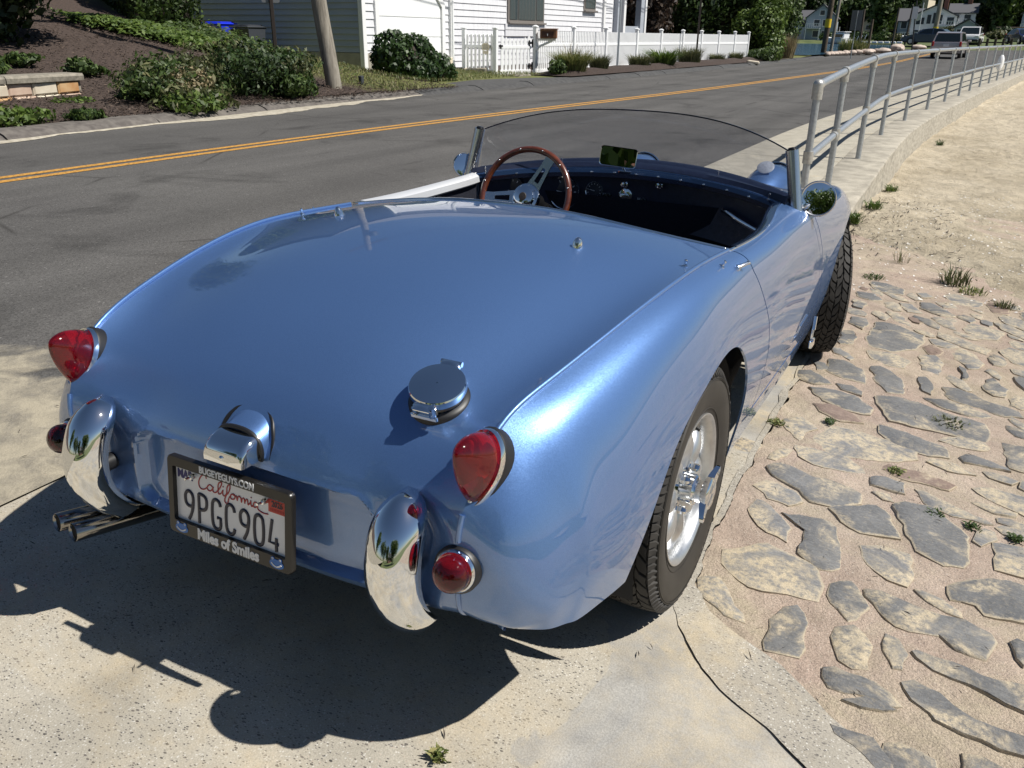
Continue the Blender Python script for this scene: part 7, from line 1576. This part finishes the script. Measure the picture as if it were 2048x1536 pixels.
t = thing('flag_pole', 'thin white flag pole with a limp pale flag before the large white house', 'flag pole', (-9.3, 146, 1.2)); m = MB(); m.tube([(0, 0, 0), (0, 0, 5.0)], .06, 6); m.build('pole', MT['farwhite'], t, 0); m = MB(); m.loft([[(-.05, 0, 2.7), (-.5, .1, 2.5), (-.75, 0, 2.7), (-.1, .05, 3.9)], [(-.05, .1, 2.7), (-.5, .2, 2.5), (-.75, .1, 2.7), (-.1, .15, 3.9)]]); m.build('flag', MT['farcream'], t, 0)
# far trees: each with its own crown; a wood behind
ft = [(-44, 212, 13, 5.5), (-39.5, 222, 15, 6), (-36, 226, 16, 6), (-29.2, 215, 14, 5), (-27.2, 222, 15, 5.5), (-24.5, 228, 15, 5.5), (-21.2, 208, 12, 3.4), (-19.2, 216, 14, 4.2), (-17.2, 232, 15, 4.6), (-12, 232, 14, 5), (-6, 232, 14, 5.2), (-1.2, 205, 13, 4.2), (1.5, 196, 12, 3.8), (3.2, 204, 14, 4.2), (6.0, 212, 14, 4.6), (9.5, 206, 14, 4.6), (13, 200, 14, 5), (17, 196, 14, 5)]
FTL = ['leftmost dark tree on the far bank, left of the blue grey house', 'dark tree behind the pale side wing', 'dark tree behind the roof of the blue grey gabled house', 'tall tree just right of the blue grey gabled house', 'dark tree behind the right neighbour of the blue grey gabled house', 'dark tree left behind the small brown house', 'front tree between the small brown house and the large waterfront house', 'tall tree just left of the cream gabled house', 'dark tree behind the cream gabled house', 'dark tree behind the large white gable', 'dark tree behind the brick chimney wing', 'dark tree just right of the white balcony wing', 'front dark tree above the white pickup', 'dark tree behind the terrace wall, left part', 'dark tree behind the right hand blue grey house', 'dark tree over the roof of the right hand house', 'second last dark tree at the right edge of the far bank', 'last dark tree at the right edge of the far bank']
for i, (x, y, h, r) in enumerate(ft):
    tree('shore_tree', FTL[i], x, y, far_z(x, y)-.3, h, (r, r, h*.46), MT['leaf_dark'] if i % 3 else MT['leaf_mid'], 2600, .55, 'trees on the far bank', 16, .3)
n = 26000; gx = rng.uniform(-150, 60, n); gy = rng.uniform(232, 300, n); gz = np.array([far_z(a, b) for a, b in zip(gx[:1], gy[:1])])[0]*0+1.7+.09*np.maximum(0, gy-222)
hh = rng.random(n)**.7*(11+5*vnoise(gx*.12, gy*.12, 7)); P = np.stack([gx, gy, gz+hh], 1)
o = quads_mesh('far_wood', leaf_quads(P, rand_dirs(n), 1.5, .7, .8), MT['leaf_dark']); o['kind'] = 'stuff'
SHL = ['shrub on the lawn right of the motor boat', 'olive shrub behind the gangway', 'dark shrub behind the left end of the dock floats', 'shrub behind the middle of the dock floats', 'olive shrub behind the right end of the dock floats', 'dark shrub below the left balcony of the white house', 'shrub in front of the large white gable', 'olive shrub between the white house and the grey hut', 'dark shrub right behind the grey hut', 'shrub below the terrace wall on the right', 'olive shrub beside the grey hut and the white pickup']
for i, (x, y, r) in enumerate(((-30, 196, 2.2), (-26, 193, 2.0), (-22.5, 190, 2.4), (-18.4, 188, 2.6), (-15.4, 186, 2.2), (-12.4, 184, 2.0), (-8.6, 180, 2.0), (-4.8, 176, 2.2), (2.6, 158, 2.2), (5.0, 150, 2.0), (1.2, 140, 1.5))):
    shrub('shore_shrub', SHL[i], x, y, far_z(x, y)-.2, (r, r*.8, r*.42), MT[('leaf_mid', 'leaf_olive', 'leaf_dark')[i % 3]], 700, .30, 8, 'shrubs along the far bank', 'shrub', False)
t = thing('terrace_wall', 'dark terraced garden wall below the right hand house', 'wall', (5.2, 172, far_z(5, 172)-.3)); m = MB(); m.bbox((0, 0, .8), (9, .6, 1.7), .1); m.build('wall_face', MT['trunk'], t, 0)
# ------------------------------------------------------------------ behind the camera (seen in the mirrors and the paint)
tree('roadside_tree', 'broad leafy tree behind the camera seen in the middle mirror', 8.4, -14.5, -.6, 8, (4.2, 4.2, 3.9), MT['leaf_bright'], 7000, .22, None, 20, .25)
bt = ['leafy tree far behind the roadster, left of the pair seen in the mirror', 'leafy tree far behind the roadster, next to the red house', 'leafy tree behind the roadster beside the road', 'tall tree behind the roadster on the beach side']
for (x, y, h, r), lb in zip(((-6, -26, 10, 4.2), (4.5, -30, 9, 3.6), (-13, -18, 10, 4), (-1, -36, 11, 4.5)), bt): tree('roadside_tree', lb, x, y, -.6, h, (r, r, h*.42), MT['leaf_mid'], 3000, .3, None, 16, .25)
far_house('low red brick house behind the roadster, seen only in its mirror', 12, -34, -.6, math.radians(170), 9, 6, 2.6, 2.2, MT['farbrick'], [(-2.5, 1.4, 1.2, 1.2), (0, 1.4, 1.2, 1.2), (2.5, 1.4, 1.2, 1.2)], False, True)
# ------------------------------------------------------------------ little things on the ground
def weed(label, x, y, n, r, h, mt_='blade', w=.0035, flat=False):
    z = sand_at(x, y) if y > 3 else float(H(x, y)); t = thing('weed', label, 'weed', (x, y, z+.002))
    Q = blades(n, r, h, w, 1.1 if flat else .8); quads_mesh('weed_blades', Q, MT[mt_], t)
    P = np.stack([rng.normal(size=n)*r*.6, rng.normal(size=n)*r*.6, rng.random(n)*h*.8], 1); quads_mesh('weed_leaves', leaf_quads(P, np.tile([0, 0, 1.0], (n, 1)), w*2.2, .5, .8), MT[mt_], t); return t
weed('small green weed with a white flower head at the bottom edge of the concrete apron', .432, -.685, 26, .011, .022)
weed('mossy green tuft beside the sill, nearest the rear wheel arch', .66, 1.13, 60, .026, .010, 'blade', .003, True)
weed('round green rosette between the stones right of the sill tuft', .82, 1.247, 45, .015, .010, 'leaf_mid', .003, True)
weed('flat green weed in the joint above the cracked dark stone', 1.058, .978, 60, .024, .009, 'blade', .003, True)
weed('long mossy weed strip in the crack right of the cracked dark stone', 1.184, .766, 50, .022, .008, 'leaf_mid', .003, True)
weed('second mossy weed strip farther right in the same crack', 1.281, .756, 45, .018, .008, 'leaf_mid', .003, True)
weed('dark green tuft at the right edge of the photo among the stones', 1.387, .75, 60, .016, .010, 'leaf_mid', .003, True)
weed('scruffy dry weed between the flat grey stones right of the roadster', 1.19, 1.50, 60, .05, .016, 'leaf_olive', .003, True)
weed('tall yellowish weed where the ramp meets the sand', 1.14, 3.98, 80, .08, .10, 'leaf_olive', .004)
weed('low spreading green weed at the edge of the sand, right of the tall one', 1.24, 3.80, 70, .08, .03, 'blade', .004)
weed('small pale weed on the ramp edge below the spreading weed', 1.40, 3.55, 60, .05, .04, 'leaf_olive', .003)
weed('bright green weed at the foot of the sea wall, farthest one', .40, 8.3, 60, .07, .07, 'leaf_bright', .005)
weed('bright green weed against the sea wall beside the front fender', .40, 6.55, 70, .07, .08, 'leaf_bright', .005)
weed('small bright weed half hidden by the front fender', .33, 5.75, 80, .05, .10, 'leaf_bright', .006)
weed('thin dry grass stalk on the sand just right of the front tyre', .80, 4.4, 24, .05, .11, 'leaf_olive', .002)
weed('flat dark weed on the ramp right of the front tyre', .70, 3.75, 80, .06, .02, 'leaf_mid', .003, True)
weed('small green weed high on the sea wall edge in the distance', .62, 13.4, 30, .05, .10, 'leaf_mid', .006)

# shell and pebble litter on ramp edge and beach: too many to count
n = 1500; lx = .5+2.6*rng.random(n)**.9; ly = 3.2+5.5*rng.random(n)**1.2; lz = np.array([sand_at(a, b) for a, b in zip(lx, ly)]); P = np.stack([lx, ly, lz+.003], 1)
o = quads_mesh('shell_litter', leaf_quads(P, np.tile([0, 0, 1.0], (n, 1)), .009, .7, .5), MT['shell']); o['kind'] = 'stuff'
n = 420; lx = .36+.8*rng.random(n)**1.6; ly = 4.4+3.2*rng.random(n); lz = np.array([sand_at(a, b) for a, b in zip(lx, ly)]); P = np.stack([lx, ly, lz+.006], 1)
o = quads_mesh('dry_seaweed', leaf_quads(P, np.tile([0, 0, 1.0], (n, 1)), .030, .12, .5), MT['twig']); o['kind'] = 'stuff'
n = 120; lx = rng.uniform(.75, 1.8, n); ly = rng.uniform(-.35, 2.8, n); P = np.stack([lx, ly, H(lx, ly)+.012], 1)
o = quads_mesh('twig_litter', leaf_quads(P, np.tile([0, 0, 1.0], (n, 1)), .010, .14, .5), MT['twig']); o['kind'] = 'stuff'
n = 70; lx = rng.uniform(-1.6, .7, n); ly = rng.uniform(-1.2, .3, n); P = np.stack([lx, ly, H(lx, ly)+.006], 1)
o = quads_mesh('twig_litter', leaf_quads(P, np.tile([0, 0, 1.0], (n, 1)), .011, .14, .5), MT['twig']); o['kind'] = 'stuff'
